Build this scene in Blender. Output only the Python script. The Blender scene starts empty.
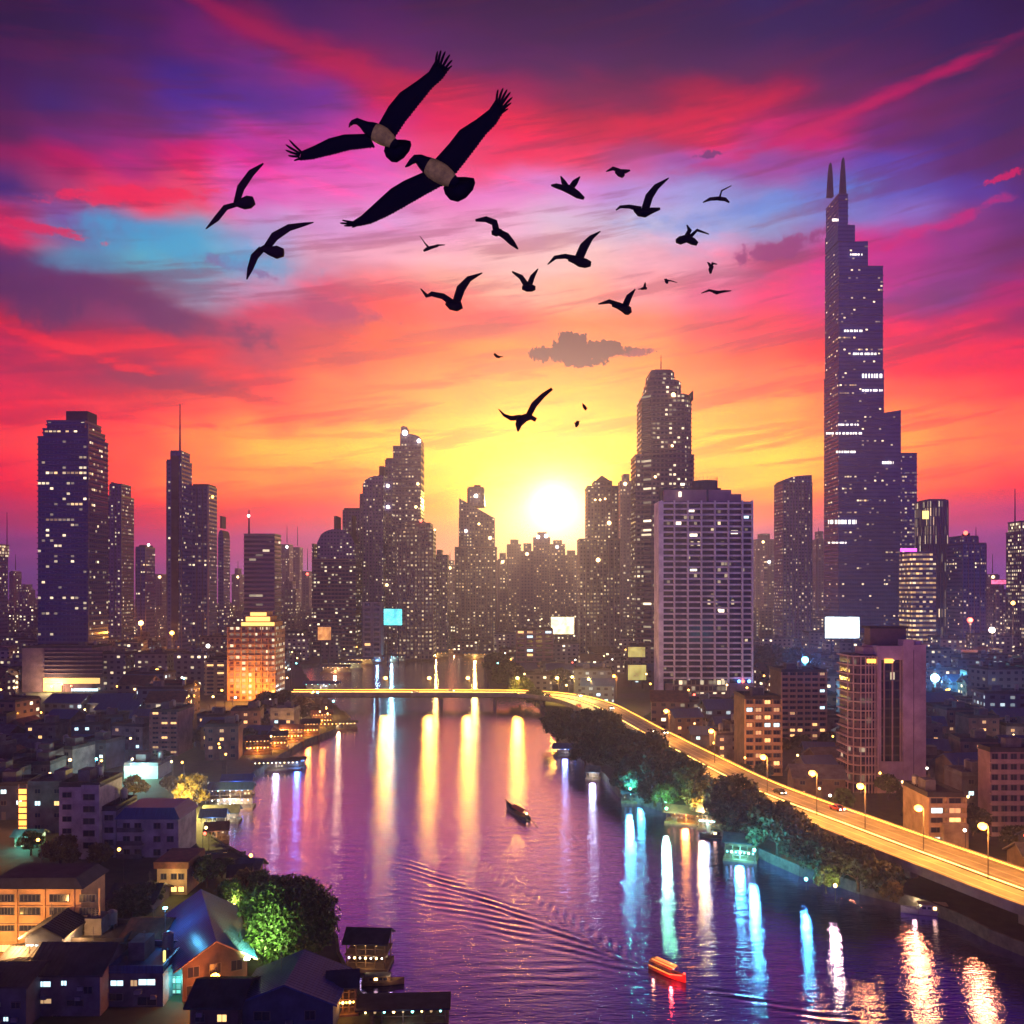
import bpy, math, random
import numpy as np
from mathutils import Vector, Matrix, geometry
PI = math.pi
R = math.radians
rnd = random.Random(7)
S = bpy.context.scene
COL = S.collection
F = 900.0        # focal length in pixels
HY = 590.0       # horizon row
CAMZ = 65.0

# ------------------------------------------------------------------ camera
cam = bpy.data.cameras.new('camera')
cam.sensor_width = 36.0
cam.lens = 36.0 * F / 1024.0
cam.shift_y = (HY - 512.0) / 1024.0
cam.clip_start = 0.5
cam.clip_end = 20000
camo = bpy.data.objects.new('camera', cam)
camo.location = (0, 0, CAMZ)
camo.rotation_euler = (R(90), 0, 0)
COL.objects.link(camo)
S.camera = camo
S.view_settings.view_transform = 'Standard'
S.view_settings.look = 'None'
S.view_settings.exposure = 0.0
S.view_settings.gamma = 1.0
S.cycles.use_denoising = True
S.cycles.volume_bounces = 1
S.cycles.max_bounces = 6
S.cycles.diffuse_bounces = 2
S.cycles.glossy_bounces = 3
S.cycles.transparent_max_bounces = 6
S.cycles.sample_clamp_indirect = 4.0

SUNPX = (553.0, 503.0)
sun_dir = Vector(((SUNPX[0]-512)/F, 1.0, (HY-SUNPX[1])/F)).normalized()   # towards the sun
sun_az = math.atan2(sun_dir.x, sun_dir.y)
sun_el = math.asin(sun_dir.z)

# ------------------------------------------------------------------ sky
SKY_ROWS = list(range(0, 577, 32))
SKY = [
"221a45 2e2058 4a2260 5a2064 4a2064 4a2670 46206a 3c1c5a 3a1c54 381e56 2c1e58 2c2866 2c3270 2a2e68 24245c 26205a 221a4e",
"281c50 2e2052 48246a 7c2a78 b42860 5a2670 6a2670 5c2468 4a2060 44205c 3c1e5c 32245f 2c2a68 2e2862 2c2460 2a2460 221c54",
"401e58 48245a 5a2868 42348c 7a388c cc2c60 8c2a6c 76286a 66246a 5a2464 501f5c 542660 642860 582460 52245f 2a2458 5a2450",
"4a2058 3c2c70 5a2a68 4c3894 5a3c98 7c3c9c e0385c e03c5c b02c60 8c2c5c 8a2858 c83050 cc2c50 6c2860 7c2868 5e2864 3a2660",
"4c2058 6a2c70 7a3078 6c3c90 b84ca0 c04ca4 d84c90 f0486c f0445c c83450 d83c54 ec4060 c04080 b83070 6a2c7c 4a2c74 34265f",
"8a2c60 a83060 a83a7c c03c74 cc4ca0 d85cb4 d868b8 e45c84 f05070 e85070 c05c98 9858a8 8c50a0 8c4ca0 5c50a8 48307c 4c2c6c",
"383078 a84a78 e8586c e06078 d86cb8 dc70b8 dc78bc dc84bc d884c0 cc8ccc b094d0 94a0d4 7c8cc4 6478c0 5460b4 54489c 50307c",
"d04c6c 7860a0 5098c0 58a4c4 a8a4cc c898c8 d09ccc dca0c4 d8a8c4 c8b4cc b0b4d0 a0acd4 88a0cc 7884c4 8070b8 7c3c84 5c2c70",
"403068 4890b0 50acc0 58a8bc 88a8c8 d0a0b8 dca4b8 e4b0b8 e0b8b8 e4c0bc dca8b8 d08ca8 984880 c8408c b83c8c 8c3884 6c2c70",
"4c2458 502860 583460 7c98b0 b48cac c86c84 e08c90 e8a898 e8b0a0 ecac98 e898a0 d86c94 e85080 d84890 b04090 783c88 b03070",
"b83440 70305c 7c3464 80345f c0506c b04870 e06860 e87068 e06068 f08c60 f08468 e45c64 e45060 e04868 e03c60 d83058 982c68",
"b02c50 d83c40 dc3c40 e04444 b84860 cc5454 f07048 f88048 f89050 f09058 f09058 f07c54 f06850 e84c50 e03c54 d83858 d83050",
"b82c4c a83050 883458 903458 e04c4c f07848 f88848 f89448 fca44c fca44c fc9c48 f88448 f87c48 f47848 f46848 f05c40 e84848",
"d03c4c d8444c d84848 dc5848 f06848 f87c48 fc9848 fcb04c fcc050 fcb850 fcb44c fcac4c fca84c f88844 fc9040 f08048 f07048",
"d84c4c e05448 e86048 f48844 fcb450 fcb850 fcc450 fcc858 fcdc70 fcdc70 fcc458 fcc454 fcc858 fcb850 fcac50 f88c50 f07c50",
"d03c54 dc4850 e85850 f47c48 f89048 f08048 f8a850 fcc060 fcec90 fcf0a0 fcc868 f8b060 fcc460 f89c54 f08054 ec7058 e45c60",
"a83c6c bc4068 d04868 d85060 d84c64 d85068 e47060 f49c5c fce498 fcf0a8 f8b878 f09470 e88070 d86878 d05c78 c85480 b84c84",
"783c80 943c80 b04480 b84480 b04888 b44c88 c06080 dc8870 f0b880 f4c08c e09c88 c87c94 c06c98 a85c98 a04c94 984890 8c4490",
"5c3c80 704084 884488 904890 8c5094 8c5498 a06898 c08890 d8a490 e0a898 c8909c b080a4 a070a8 8c5ca0 8450a0 7c4c9c 744898",
]
def lin(c):
    return c/12.92 if c <= 0.04045 else ((c+0.055)/1.055)**2.4
def hexc(h, k=1.0):
    return tuple(lin(int(h[i:i+2], 16)/255.0)*k for i in (0, 2, 4)) + (1.0,)

world = bpy.data.worlds.new('World')
S.world = world
world.use_nodes = True
nt = world.node_tree
nt.nodes.clear()
class NB:
    """tiny node builder"""
    def __init__(s, tree): s.t = tree
    def n(s, kind, **kw):
        nd = s.t.nodes.new(kind)
        for k, v in kw.items(): setattr(nd, k, v)
        return nd
    def put(s, sock, v):
        if hasattr(v, 'is_linked') or isinstance(v, bpy.types.NodeSocket): s.t.links.new(v, sock)
        elif v is not None: sock.default_value = v
    def m(s, op, a, b=None, c=None, clamp=False):
        nd = s.n('ShaderNodeMath', operation=op, use_clamp=clamp)
        s.put(nd.inputs[0], a)
        if b is not None: s.put(nd.inputs[1], b)
        if c is not None: s.put(nd.inputs[2], c)
        return nd.outputs[0]
    def mix(s, f, a, b, blend='MIX'):
        nd = s.n('ShaderNodeMix', data_type='RGBA', blend_type=blend)
        s.put(nd.inputs['Factor'], f)
        s.put(nd.inputs[6], a); s.put(nd.inputs[7], b)
        return nd.outputs[2]
    def noise(s, vec, scale, detail=4, rough=0.5, dim='3D'):
        nd = s.n('ShaderNodeTexNoise', noise_dimensions=dim)
        if vec is not None: s.put(nd.inputs['Vector'], vec)
        nd.inputs['Scale'].default_value = scale
        nd.inputs['Detail'].default_value = detail
        nd.inputs['Roughness'].default_value = rough
        return nd.outputs[0]
    def xyz(s, x, y, z=0.0):
        nd = s.n('ShaderNodeCombineXYZ')
        s.put(nd.inputs[0], x); s.put(nd.inputs[1], y); s.put(nd.inputs[2], z)
        return nd.outputs[0]
    def sep(s, v):
        nd = s.n('ShaderNodeSeparateXYZ'); s.put(nd.inputs[0], v)
        return nd.outputs
    def rng(s, v, a, b, c=0.0, d=1.0, smooth=False):
        nd = s.n('ShaderNodeMapRange', interpolation_type='SMOOTHSTEP' if smooth else 'LINEAR')
        s.put(nd.inputs[0], v)
        for i, q in enumerate((a, b, c, d)): nd.inputs[i+1].default_value = q
        return nd.outputs[0]

SKY_GAIN = 1.0
SKY_SAT, SKY_VAL = 1.06, 1.58
def build_sky():
    b = NB(nt)
    co = b.n('ShaderNodeTexCoord').outputs['Generated']
    x, y, z = b.sep(co)
    az0 = b.m('ARCTAN2', x, y)
    hor = b.m('SQRT', b.m('ADD', b.m('MULTIPLY', x, x), b.m('MULTIPLY', y, y)))
    t0 = b.m('DIVIDE', z, b.m('MAXIMUM', hor, 0.02))
    t0 = b.m('MINIMUM', t0, 3.0)
    # cloud-like warping: stretched, tilted noise
    def layer(tilt, sx, sy, seed, detail=5, rough=0.55):
        u = b.m('MULTIPLY', b.m('ADD', az0, b.m('MULTIPLY', t0, -tilt)), sx)
        v = b.m('MULTIPLY', b.m('ADD', t0, b.m('MULTIPLY', az0, -tilt)), sy)
        return b.noise(b.xyz(u, v, seed), 1.0, detail, rough)
    n1 = layer(0.12, 5.0, 11.0, 3.1)
    n2 = layer(-0.1, 6.0, 9.0, 9.7)
    az = b.m('ADD', az0, b.m('MULTIPLY', b.m('SUBTRACT', n1, 0.5), 0.10))
    t = b.m('ADD', t0, b.m('MULTIPLY', b.m('SUBTRACT', n2, 0.5), 0.075))
    # fade the warp towards the horizon
    k = b.rng(t0, 0.0, 0.16)
    t = b.m('ADD', b.m('MULTIPLY', t, k), b.m('MULTIPLY', t0, b.m('SUBTRACT', 1.0, k)))
    TT = 0.75
    tn = b.m('DIVIDE', t, TT, clamp=True)
    col = None
    azs = [math.atan((i*64-512)/F) for i in range(17)]
    for i in range(17):
        rp = b.n('ShaderNodeValToRGB')
        cr = rp.color_ramp
        cr.interpolation = 'B_SPLINE' if False else 'EASE'
        st = []
        ca = math.cos(azs[i])
        for r_, py in enumerate(SKY_ROWS):
            st.append((((HY-py)/F*ca)/TT, hexc(SKY[r_].split()[i], SKY_GAIN)))
        st.sort(key=lambda q: q[0])
        st = st + [(1.0, hexc('201a48'))]
        while len(cr.elements) < len(st): cr.elements.new(0.5)
        for e, (p, c) in zip(cr.elements, st):
            e.position = p
        for e, (p, c) in zip(cr.elements, st):
            e.color = c
        b.put(rp.inputs[0], tn)
        if col is None: col = rp.outputs[0]
        else:
            f = b.rng(az, azs[i-1], azs[i], smooth=True)
            col = b.mix(f, col, rp.outputs[0])
    # fine streaky clouds: darker purple and brighter rims
    s1 = layer(0.16, 4.0, 38.0, 21.0, 7, 0.62)
    s2 = layer(-0.22, 3.4, 15.0, 5.0, 7, 0.6)
    up = b.rng(t0, 0.10, 0.24)
    dk = b.m('MULTIPLY', b.rng(s1, 0.50, 0.62, smooth=True), 0.40)
    dk = b.m('MULTIPLY', dk, b.rng(t0, 0.05, 0.15))
    col = b.mix(dk, col, b.mix(0.75, col, hexc('7a2a62')))
    col = b.mix(dk, col, b.mix(1.0, col, (0.78, 0.55, 0.62, 1), 'MULTIPLY'))
    br = b.m('MULTIPLY', b.m('MULTIPLY', b.rng(s2, 0.52, 0.64, smooth=True), up), 0.5)
    col = b.mix(br, col, b.mix(1.0, col, (1.5, 0.95, 0.95, 1), 'MULTIPLY'))
    fine = b.m('MULTIPLY', b.m('SUBTRACT', layer(0.1, 9.0, 55.0, 40.0, 6, 0.6), 0.5), 0.5)
    col = b.mix(1.0, col, b.xyz(b.m('ADD', 1.0, fine), b.m('ADD', 1.0, b.m('MULTIPLY', fine, 1.3)), b.m('ADD', 1.0, fine)), 'MULTIPLY')
    # distinct small clouds: (px, py, half width, half height, tilt, colour, opacity)
    def cloud(px, py, hw, hh, tilt, colr, op, seed, ragg=0.8, soft=0.30):
        a = math.atan((px-512)/F); tt = (HY-py)/F*math.cos(a)
        da = b.m('DIVIDE', b.m('SUBTRACT', az0, a), hw/F)
        dt = b.m('SUBTRACT', t0, tt)
        dt = b.m('DIVIDE', b.m('SUBTRACT', dt, b.m('MULTIPLY', b.m('SUBTRACT', az0, a), tilt)), hh/F)
        rr = b.m('SQRT', b.m('ADD', b.m('MULTIPLY', da, da), b.m('MULTIPLY', dt, dt)))
        nz = b.noise(b.xyz(b.m('MULTIPLY', az0, F/hw*2.4), b.m('MULTIPLY', t0, F/hh*(0.75 if hh > 11 and soft < .3 else 0.5)), seed), 1.3, 7, 0.62)
        v = b.m('SUBTRACT', b.m('ADD', 1.0, b.m('MULTIPLY', b.m('SUBTRACT', nz, 0.5), ragg*4)), rr)
        msk = b.rng(v, 0.0, soft, smooth=True)
        return b.m('MULTIPLY', msk, op)
    # sun disc and its aureole
    nrm = b.n('ShaderNodeVectorMath', operation='DOT_PRODUCT')
    b.put(nrm.inputs[0], co); nrm.inputs[1].default_value = sun_dir
    ang = b.m('ARCCOSINE', b.m('MINIMUM', nrm.outputs['Value'], 1.0))
    g1 = b.m('EXPONENT', b.m('DIVIDE', ang, -0.016))
    g2 = b.m('EXPONENT', b.m('DIVIDE', ang, -0.060))
    g3 = b.m('EXPONENT', b.m('DIVIDE', ang, -0.17))
    def addc(c, g, k, colr):
        s = b.m('MULTIPLY', g, k)
        v = b.n('ShaderNodeVectorMath', operation='SCALE'); v.inputs[0].default_value = colr[:3]; b.put(v.inputs['Scale'], s)
        a = b.n('ShaderNodeVectorMath', operation='ADD'); b.put(a.inputs[0], c); b.put(a.inputs[1], v.outputs[0])
        return a.outputs[0]
    col = addc(col, g1, 4.5, (1.0, 0.93, 0.72))
    col = addc(col, g2, 1.05, (1.0, 0.75, 0.30))
    col = addc(col, g3, 0.08, (1.0, 0.6, 0.25))
    for (px, py, hw, hh, tl, cc, op, sd, rg, so) in CLOUDS:
        msk = cloud(px, py, hw, hh, tl, cc, op, sd, rg, so)
        col = b.mix(msk, col, hexc(cc))
    # the sky away from the sunset: dusk blue-violet
    back = b.n('ShaderNodeValToRGB')
    cr = back.color_ramp
    cr.elements[0].position = 0.0; cr.elements[0].color = hexc('7c66c6')
    cr.elements[1].position = 1.0; cr.elements[1].color = hexc('20206a')
    b.put(back.inputs[0], b.m('DIVIDE', t0, 0.8, clamp=True))
    fb = b.rng(b.m('ABSOLUTE', az0), 0.62, 1.5, smooth=True)
    col = b.mix(fb, col, back.outputs[0])
    fz = b.rng(t0, 0.68, 1.0, smooth=True)
    col = b.mix(fz, col, hexc('1e1a4a'))
    # a little physical twilight sky underneath the colours
    sk = b.n('ShaderNodeTexSky', sky_type='NISHITA')
    sk.sun_disc = False; sk.sun_elevation = sun_el; sk.sun_rotation = sun_az
    v = b.n('ShaderNodeVectorMath', operation='SCALE'); b.put(v.inputs[0], sk.outputs[0]); v.inputs['Scale'].default_value = 0.002
    a = b.n('ShaderNodeVectorMath', operation='ADD'); b.put(a.inputs[0], col); b.put(a.inputs[1], v.outputs[0])
    kg = b.m('MULTIPLY', b.rng(t0, 0.05, 0.13, smooth=True), b.rng(t0, 0.14, 0.31, 1.0, 0.0, smooth=True))
    warmed = b.mix(1.0, a.outputs[0], (1.60, 1.22, 0.72, 1), 'MULTIPLY')
    lowc = b.mix(kg, a.outputs[0], warmed)
    kt = b.rng(t0, 0.38, 0.68, 1.0, 0.50, smooth=True)
    lowc = b.mix(1.0, lowc, b.xyz(kt, kt, b.m('POWER', kt, 0.7)), 'MULTIPLY')
    hs = b.n('ShaderNodeHueSaturation'); hs.inputs['Saturation'].default_value = SKY_SAT; hs.inputs['Value'].default_value = SKY_VAL; gmn = b.n('ShaderNodeGamma'); gmn.inputs[1].default_value = 1.22; b.put(gmn.inputs[0], lowc); b.put(hs.inputs['Color'], gmn.outputs[0])
    bg = b.n('ShaderNodeBackground'); b.put(bg.inputs[0], hs.outputs[0]); bg.inputs[1].default_value = 1.0
    out = b.n('ShaderNodeOutputWorld'); nt.links.new(bg.outputs[0], out.inputs[0])
CLOUDS = [
 (578, 353, 46, 10, 0.0, '10031a', 1.0, 4.4, 0.5, 0.20),
 (572, 343, 20, 12, 0.0, '10031a', 1.0, 2.4, 0.5, 0.18),
 (604, 349, 20, 9, 0.0, '10031a', 1.0, 9.4, 0.55, 0.18),
 (583, 362, 22, 6, 0.0, '14041c', 1.0, 6.1, 0.7, 0.25),
 (540, 354, 14, 8, 0.0, '1c0622', 0.95, 3.3, 0.7, 0.25),
 (636, 352, 18, 4, 0.05, '30102c', 0.85, 5.9, 0.9, 0.4),
 (640, 352, 18, 4, 0.1, '8a3c62', 0.6, 7.0, 0.6, 0.5),
 (110, 295, 150, 22, -0.22, '5a2a60', 0.8, 2.0, 0.7, 0.8),
 (20, 300, 60, 26, 0.0, '48255c', 0.7, 12.0, 0.7, 0.8),
 (230, 264, 42, 8, -0.18, '8a4a84', 0.75, 3.0, 0.9, 0.7),
 (185, 250, 120, 26, -0.10, '2aa8cc', 0.75, 31.0, 0.6, 1.0),
 (740, 212, 130, 20, 0.08, '5c94d4', 0.65, 32.0, 0.6, 1.0),
 (420, 385, 160, 6, 0.10, 'f06838', 0.5, 33.0, 0.8, 0.8),
 (90, 415, 120, 6, -0.05, 'b83450', 0.5, 34.0, 0.8, 0.8),
 (930, 330, 130, 6, 0.2, 'c42c60', 0.6, 35.0, 0.8, 0.7),
 (345, 312, 55, 12, -0.15, 'b04a70', 0.7, 4.0, 0.9, 0.8),
 (180, 385, 130, 9, -0.08, '883450', 0.6, 5.0, 0.9, 0.8),
 (775, 250, 52, 12, 0.12, '8c3a78', 0.85, 6.0, 0.8, 0.5),
 (709, 154, 14, 4, 0.05, '5c3474', 0.8, 8.0, 0.8, 0.5),
 (130, 195, 85, 10, 0.20, 'ea5066', 0.75, 9.0, 0.8, 0.6),
 (40, 228, 45, 7, -0.05, 'd84a66', 0.8, 10.0, 0.8, 0.6),
 (260, 30, 150, 13, -0.34, 'c02a60', 0.8, 11.0, 0.5, 0.9),
 (400, 85, 110, 22, -0.34, 'dc3658', 0.6, 13.0, 0.5, 1.0),
 (860, 108, 190, 11, 0.26, 'cc3468', 0.8, 14.0, 0.5, 0.9),
 (680, 118, 120, 20, 0.12, 'dc3a54', 0.6, 15.0, 0.7, 1.0),
 (1005, 176, 17, 4, 0.2, 'd0406c', 0.8, 16.0, 0.9, 0.5),
 (920, 232, 80, 9, 0.25, 'd03c7c', 0.6, 17.0, 0.8, 0.8),
 (60, 345, 110, 7, -0.22, 'e84440', 0.6, 18.0, 0.9, 0.8),
 (960, 285, 90, 9, 0.05, '843a84', 0.55, 19.0, 0.9, 0.8),
 (870, 452, 200, 3, 0.08, 'd86450', 0.5, 20.0, 0.9, 0.8),
 (880, 372, 200, 7, 0.16, 'ec4a4c', 0.5, 22.0, 0.9, 0.8),
 (780, 425, 130, 4, 0.10, 'f08048', 0.5, 24.0, 0.9, 0.8),
 (330, 435, 150, 4, 0.06, 'f07c48', 0.45, 25.0, 0.9, 0.8),
 (290, 470, 130, 4, 0.02, 'ec7450', 0.5, 26.0, 0.9, 0.8),
]
build_sky()
try:
    world.cycles.sampling_method = 'MANUAL'; world.cycles.sample_map_resolution = 1024
except Exception: pass

sunl = bpy.data.lights.new('sun', 'SUN')
sunl.energy = 1.25
sunl.angle = R(0.5)
sunl.color = (1.0, 0.66, 0.12)
suno = bpy.data.objects.new('sun', sunl)
suno.rotation_euler = (-sun_dir).to_track_quat('-Z', 'Y').to_euler()
COL.objects.link(suno)
# ------------------------------------------------------------------ helpers
def X(px, d): return (px-512.0)*d/F
def Z(py, d): return CAMZ + (HY-py)*d/F
def D(py, z=2.0): return (CAMZ-z)*F/(py-HY)
def G(px, py, z=2.0):
    d = D(py, z)
    return Vector((X(px, d), d, z))

class MB:
    def __init__(s): s.v = []; s.f = []; s.m = []
    def box(s, x0, x1, y0, y1, z0, z1, mi=0):
        n = len(s.v)
        s.v += [(x0,y0,z0),(x1,y0,z0),(x1,y1,z0),(x0,y1,z0),(x0,y0,z1),(x1,y0,z1),(x1,y1,z1),(x0,y1,z1)]
        for q in ((0,3,2,1),(4,5,6,7),(0,1,5,4),(1,2,6,5),(2,3,7,6),(3,0,4,7)):
            s.f.append(tuple(n+i for i in q)); s.m.append(mi)
        return s
    def prism(s, pts, z0, z1, mi=0, top=None, sc=1.0, cen=None):
        """pts counter-clockwise; top scaled by sc about its centre"""
        n = len(s.v); k = len(pts)
        cx = sum(p[0] for p in pts)/k if cen is None else cen[0]
        cy = sum(p[1] for p in pts)/k if cen is None else cen[1]
        s.v += [(p[0], p[1], z0) for p in pts]
        s.v += [(cx+(p[0]-cx)*sc, cy+(p[1]-cy)*sc, z1) for p in pts]
        for i in range(k):
            j = (i+1) % k
            s.f.append((n+i, n+j, n+k+j, n+k+i)); s.m.append(mi)
        s.f.append(tuple(n+k+i for i in range(k))); s.m.append(mi if top is None else top)
        s.f.append(tuple(n+k-1-i for i in range(k))); s.m.append(mi)
        return s
    def cyl(s, x, y, z0, z1, r, k=10, mi=0, sc=1.0):
        return s.prism([(x+r*math.cos(2*PI*i/k), y+r*math.sin(2*PI*i/k)) for i in range(k)], z0, z1, mi, sc=sc, cen=(x, y))
    def tube(s, pts, rad, k=6, mi=0):
        n0 = len(s.v)
        for i, p in enumerate(pts):
            p = Vector(p)
            a = Vector(pts[max(i-1, 0)]); c = Vector(pts[min(i+1, len(pts)-1)])
            t = (c-a).normalized()
            u = t.cross(Vector((0, 0, 1)))
            if u.length < 1e-3: u = t.cross(Vector((0, 1, 0)))
            u.normalize(); w = t.cross(u).normalized()
            r = rad[i] if hasattr(rad, '__len__') else rad
            for j in range(k):
                an = 2*PI*j/k
                s.v.append(tuple(p + u*(r*math.cos(an)) + w*(r*math.sin(an))))
        for i in range(len(pts)-1):
            for j in range(k):
                a = n0+i*k+j; b_ = n0+i*k+(j+1) % k
                s.f.append((a, b_, b_+k, a+k)); s.m.append(mi)
        s.f.append(tuple(n0+j for j in range(k-1, -1, -1))); s.m.append(mi)
        m = n0+(len(pts)-1)*k
        s.f.append(tuple(m+j for j in range(k))); s.m.append(mi)
        return s
    def ball(s, c, r, seg=10, rings=6, mi=0, sq=(1, 1, 1)):
        n = len(s.v)
        s.v.append((c[0], c[1], c[2]+r*sq[2]))
        for i in range(1, rings):
            th = PI*i/rings
            for j in range(seg):
                ph = 2*PI*j/seg
                s.v.append((c[0]+r*sq[0]*math.sin(th)*math.cos(ph), c[1]+r*sq[1]*math.sin(th)*math.sin(ph), c[2]+r*sq[2]*math.cos(th)))
        s.v.append((c[0], c[1], c[2]-r*sq[2]))
        e = len(s.v)-1
        for j in range(seg):
            s.f.append((n, n+1+j, n+1+(j+1) % seg)); s.m.append(mi)
            q = n+1+(rings-2)*seg
            s.f.append((e, q+(j+1) % seg, q+j)); s.m.append(mi)
        for i in range(rings-2):
            for j in range(seg):
                a = n+1+i*seg+j; b_ = n+1+i*seg+(j+1) % seg
                s.f.append((a, a+seg, b_+seg, b_)); s.m.append(mi)
        return s
    def quad(s, a, b, c, d, mi=0):
        n = len(s.v); s.v += [tuple(a), tuple(b), tuple(c), tuple(d)]
        s.f.append((n, n+1, n+2, n+3)); s.m.append(mi); return s
    def loft(s, rings, mi=0, close=True, caps=True):
        n = len(s.v); k = len(rings[0])
        for r in rings: s.v += [tuple(p) for p in r]
        for i in range(len(rings)-1):
            for j in range(k if close else k-1):
                a = n+i*k+j; b_ = n+i*k+(j+1) % k
                mm = mi[i] if hasattr(mi, '__len__') else mi
                s.f.append((a, b_, b_+k, a+k)); s.m.append(mm)
        if caps:
            s.f.append(tuple(n+j for j in range(k-1, -1, -1))); s.m.append(mi[0] if hasattr(mi, '__len__') else mi)
            q = n+(len(rings)-1)*k
            s.f.append(tuple(q+j for j in range(k))); s.m.append(mi[-1] if hasattr(mi, '__len__') else mi)
        return s
    def mesh(s, name, mats, smooth=False):
        me = bpy.data.meshes.new(name)
        me.from_pydata(s.v, [], s.f)
        if not isinstance(mats, (list, tuple)): mats = [mats]
        for m in mats: me.materials.append(m)
        me.polygons.foreach_set('material_index', s.m)
        if smooth: me.polygons.foreach_set('use_smooth', [True]*len(s.f))
        me.update()
        return me
    def build(s, name, mats, parent=None, loc=(0, 0, 0), smooth=False):
        return link(name, s.mesh(name, mats, smooth), parent, loc)

def link(name, me, parent=None, loc=(0, 0, 0), rz=0.0):
    o = bpy.data.objects.new(name, me)
    o.location = loc
    if rz: o.rotation_euler[2] = rz
    COL.objects.link(o)
    if parent is not None: o.parent = parent
    return o
KIDS = {}
def tag(o, label, cat, group=None, kind=None):
    o['label'] = label; o['category'] = cat
    if group: o['group'] = group
    if kind: o['kind'] = kind
    return o
def thing(name, label, cat, loc=(0, 0, 0), rz=0.0, group=None):
    o = bpy.data.objects.new(name, None)
    o.location = loc; o.rotation_euler[2] = rz
    o.empty_display_size = 0.5
    COL.objects.link(o)
    return tag(o, label, cat, group)
def kids_map():
    m = {}
    for o in COL.objects:
        if o.parent: m.setdefault(o.parent.name, []).append(o)
    return m
class Proto:
    """snapshot of a thing's tree, so that copying does not search the whole scene each time"""
    def __init__(s, root):
        m = kids_map()
        s.root = root
        s.tree = [(c, m.get(c.name, [])) for c in m.get(root.name, [])]
    def copy(s, loc, rz=0.0, sc=1.0, label=None, group=None):
        r = s.root.copy(); COL.objects.link(r)
        r.location = loc; r.rotation_euler[2] = rz; r.scale = (sc, sc, sc)
        if label: r['label'] = label
        if group: r['group'] = group
        for c, gs in s.tree:
            k = c.copy(); COL.objects.link(k); k.parent = r
            for g in gs:
                q = g.copy(); COL.objects.link(q); q.parent = k
        return r

# ------------------------------------------------------------------ materials
MATS = {}
def pbr(name, col, rough=0.7, metal=0.0, var=0.25, vscale=0.3, spec=0.5, emit=None, estr=0.0, bump=0.0, stretch=None, nolight=False):
    if name in MATS: return MATS[name]
    m = bpy.data.materials.new(name); m.use_nodes = True
    t = m.node_tree; b = NB(t)
    p = t.nodes['Principled BSDF']
    if isinstance(col, str): col = hexc(col)
    col = tuple(col[:3])+(1.0,)
    p.inputs['Base Color'].default_value = col
    p.inputs['Roughness'].default_value = rough
    p.inputs['Metallic'].default_value = metal
    p.inputs['Specular IOR Level'].default_value = spec
    if var > 0:
        co = b.n('ShaderNodeTexCoord').outputs['Object']
        if stretch:
            mp = b.n('ShaderNodeMapping'); b.put(mp.inputs[0], co); mp.inputs['Scale'].default_value = stretch; co = mp.outputs[0]
        n = b.noise(co, vscale, 5, 0.62)
        k = b.rng(n, 0.3, 0.7, 1.0-var*1.4, 1.0+var*0.6)
        b.put(p.inputs['Base Color'], b.mix(1.0, col, b.xyz(k, k, k), 'MULTIPLY'))
        if bump:
            bp = b.n('ShaderNodeBump'); bp.inputs['Strength'].default_value = bump
            b.put(bp.inputs['Height'], n); b.put(p.inputs['Normal'], bp.outputs[0])
    if emit is not None:
        if isinstance(emit, str): emit = hexc(emit)
        p.inputs['Emission Color'].default_value = tuple(emit[:3])+(1.0,)
        p.inputs['Emission Strength'].default_value = estr
        if nolight: m.cycles.emission_sampling = 'NONE'
    MATS[name] = m
    return m
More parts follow.
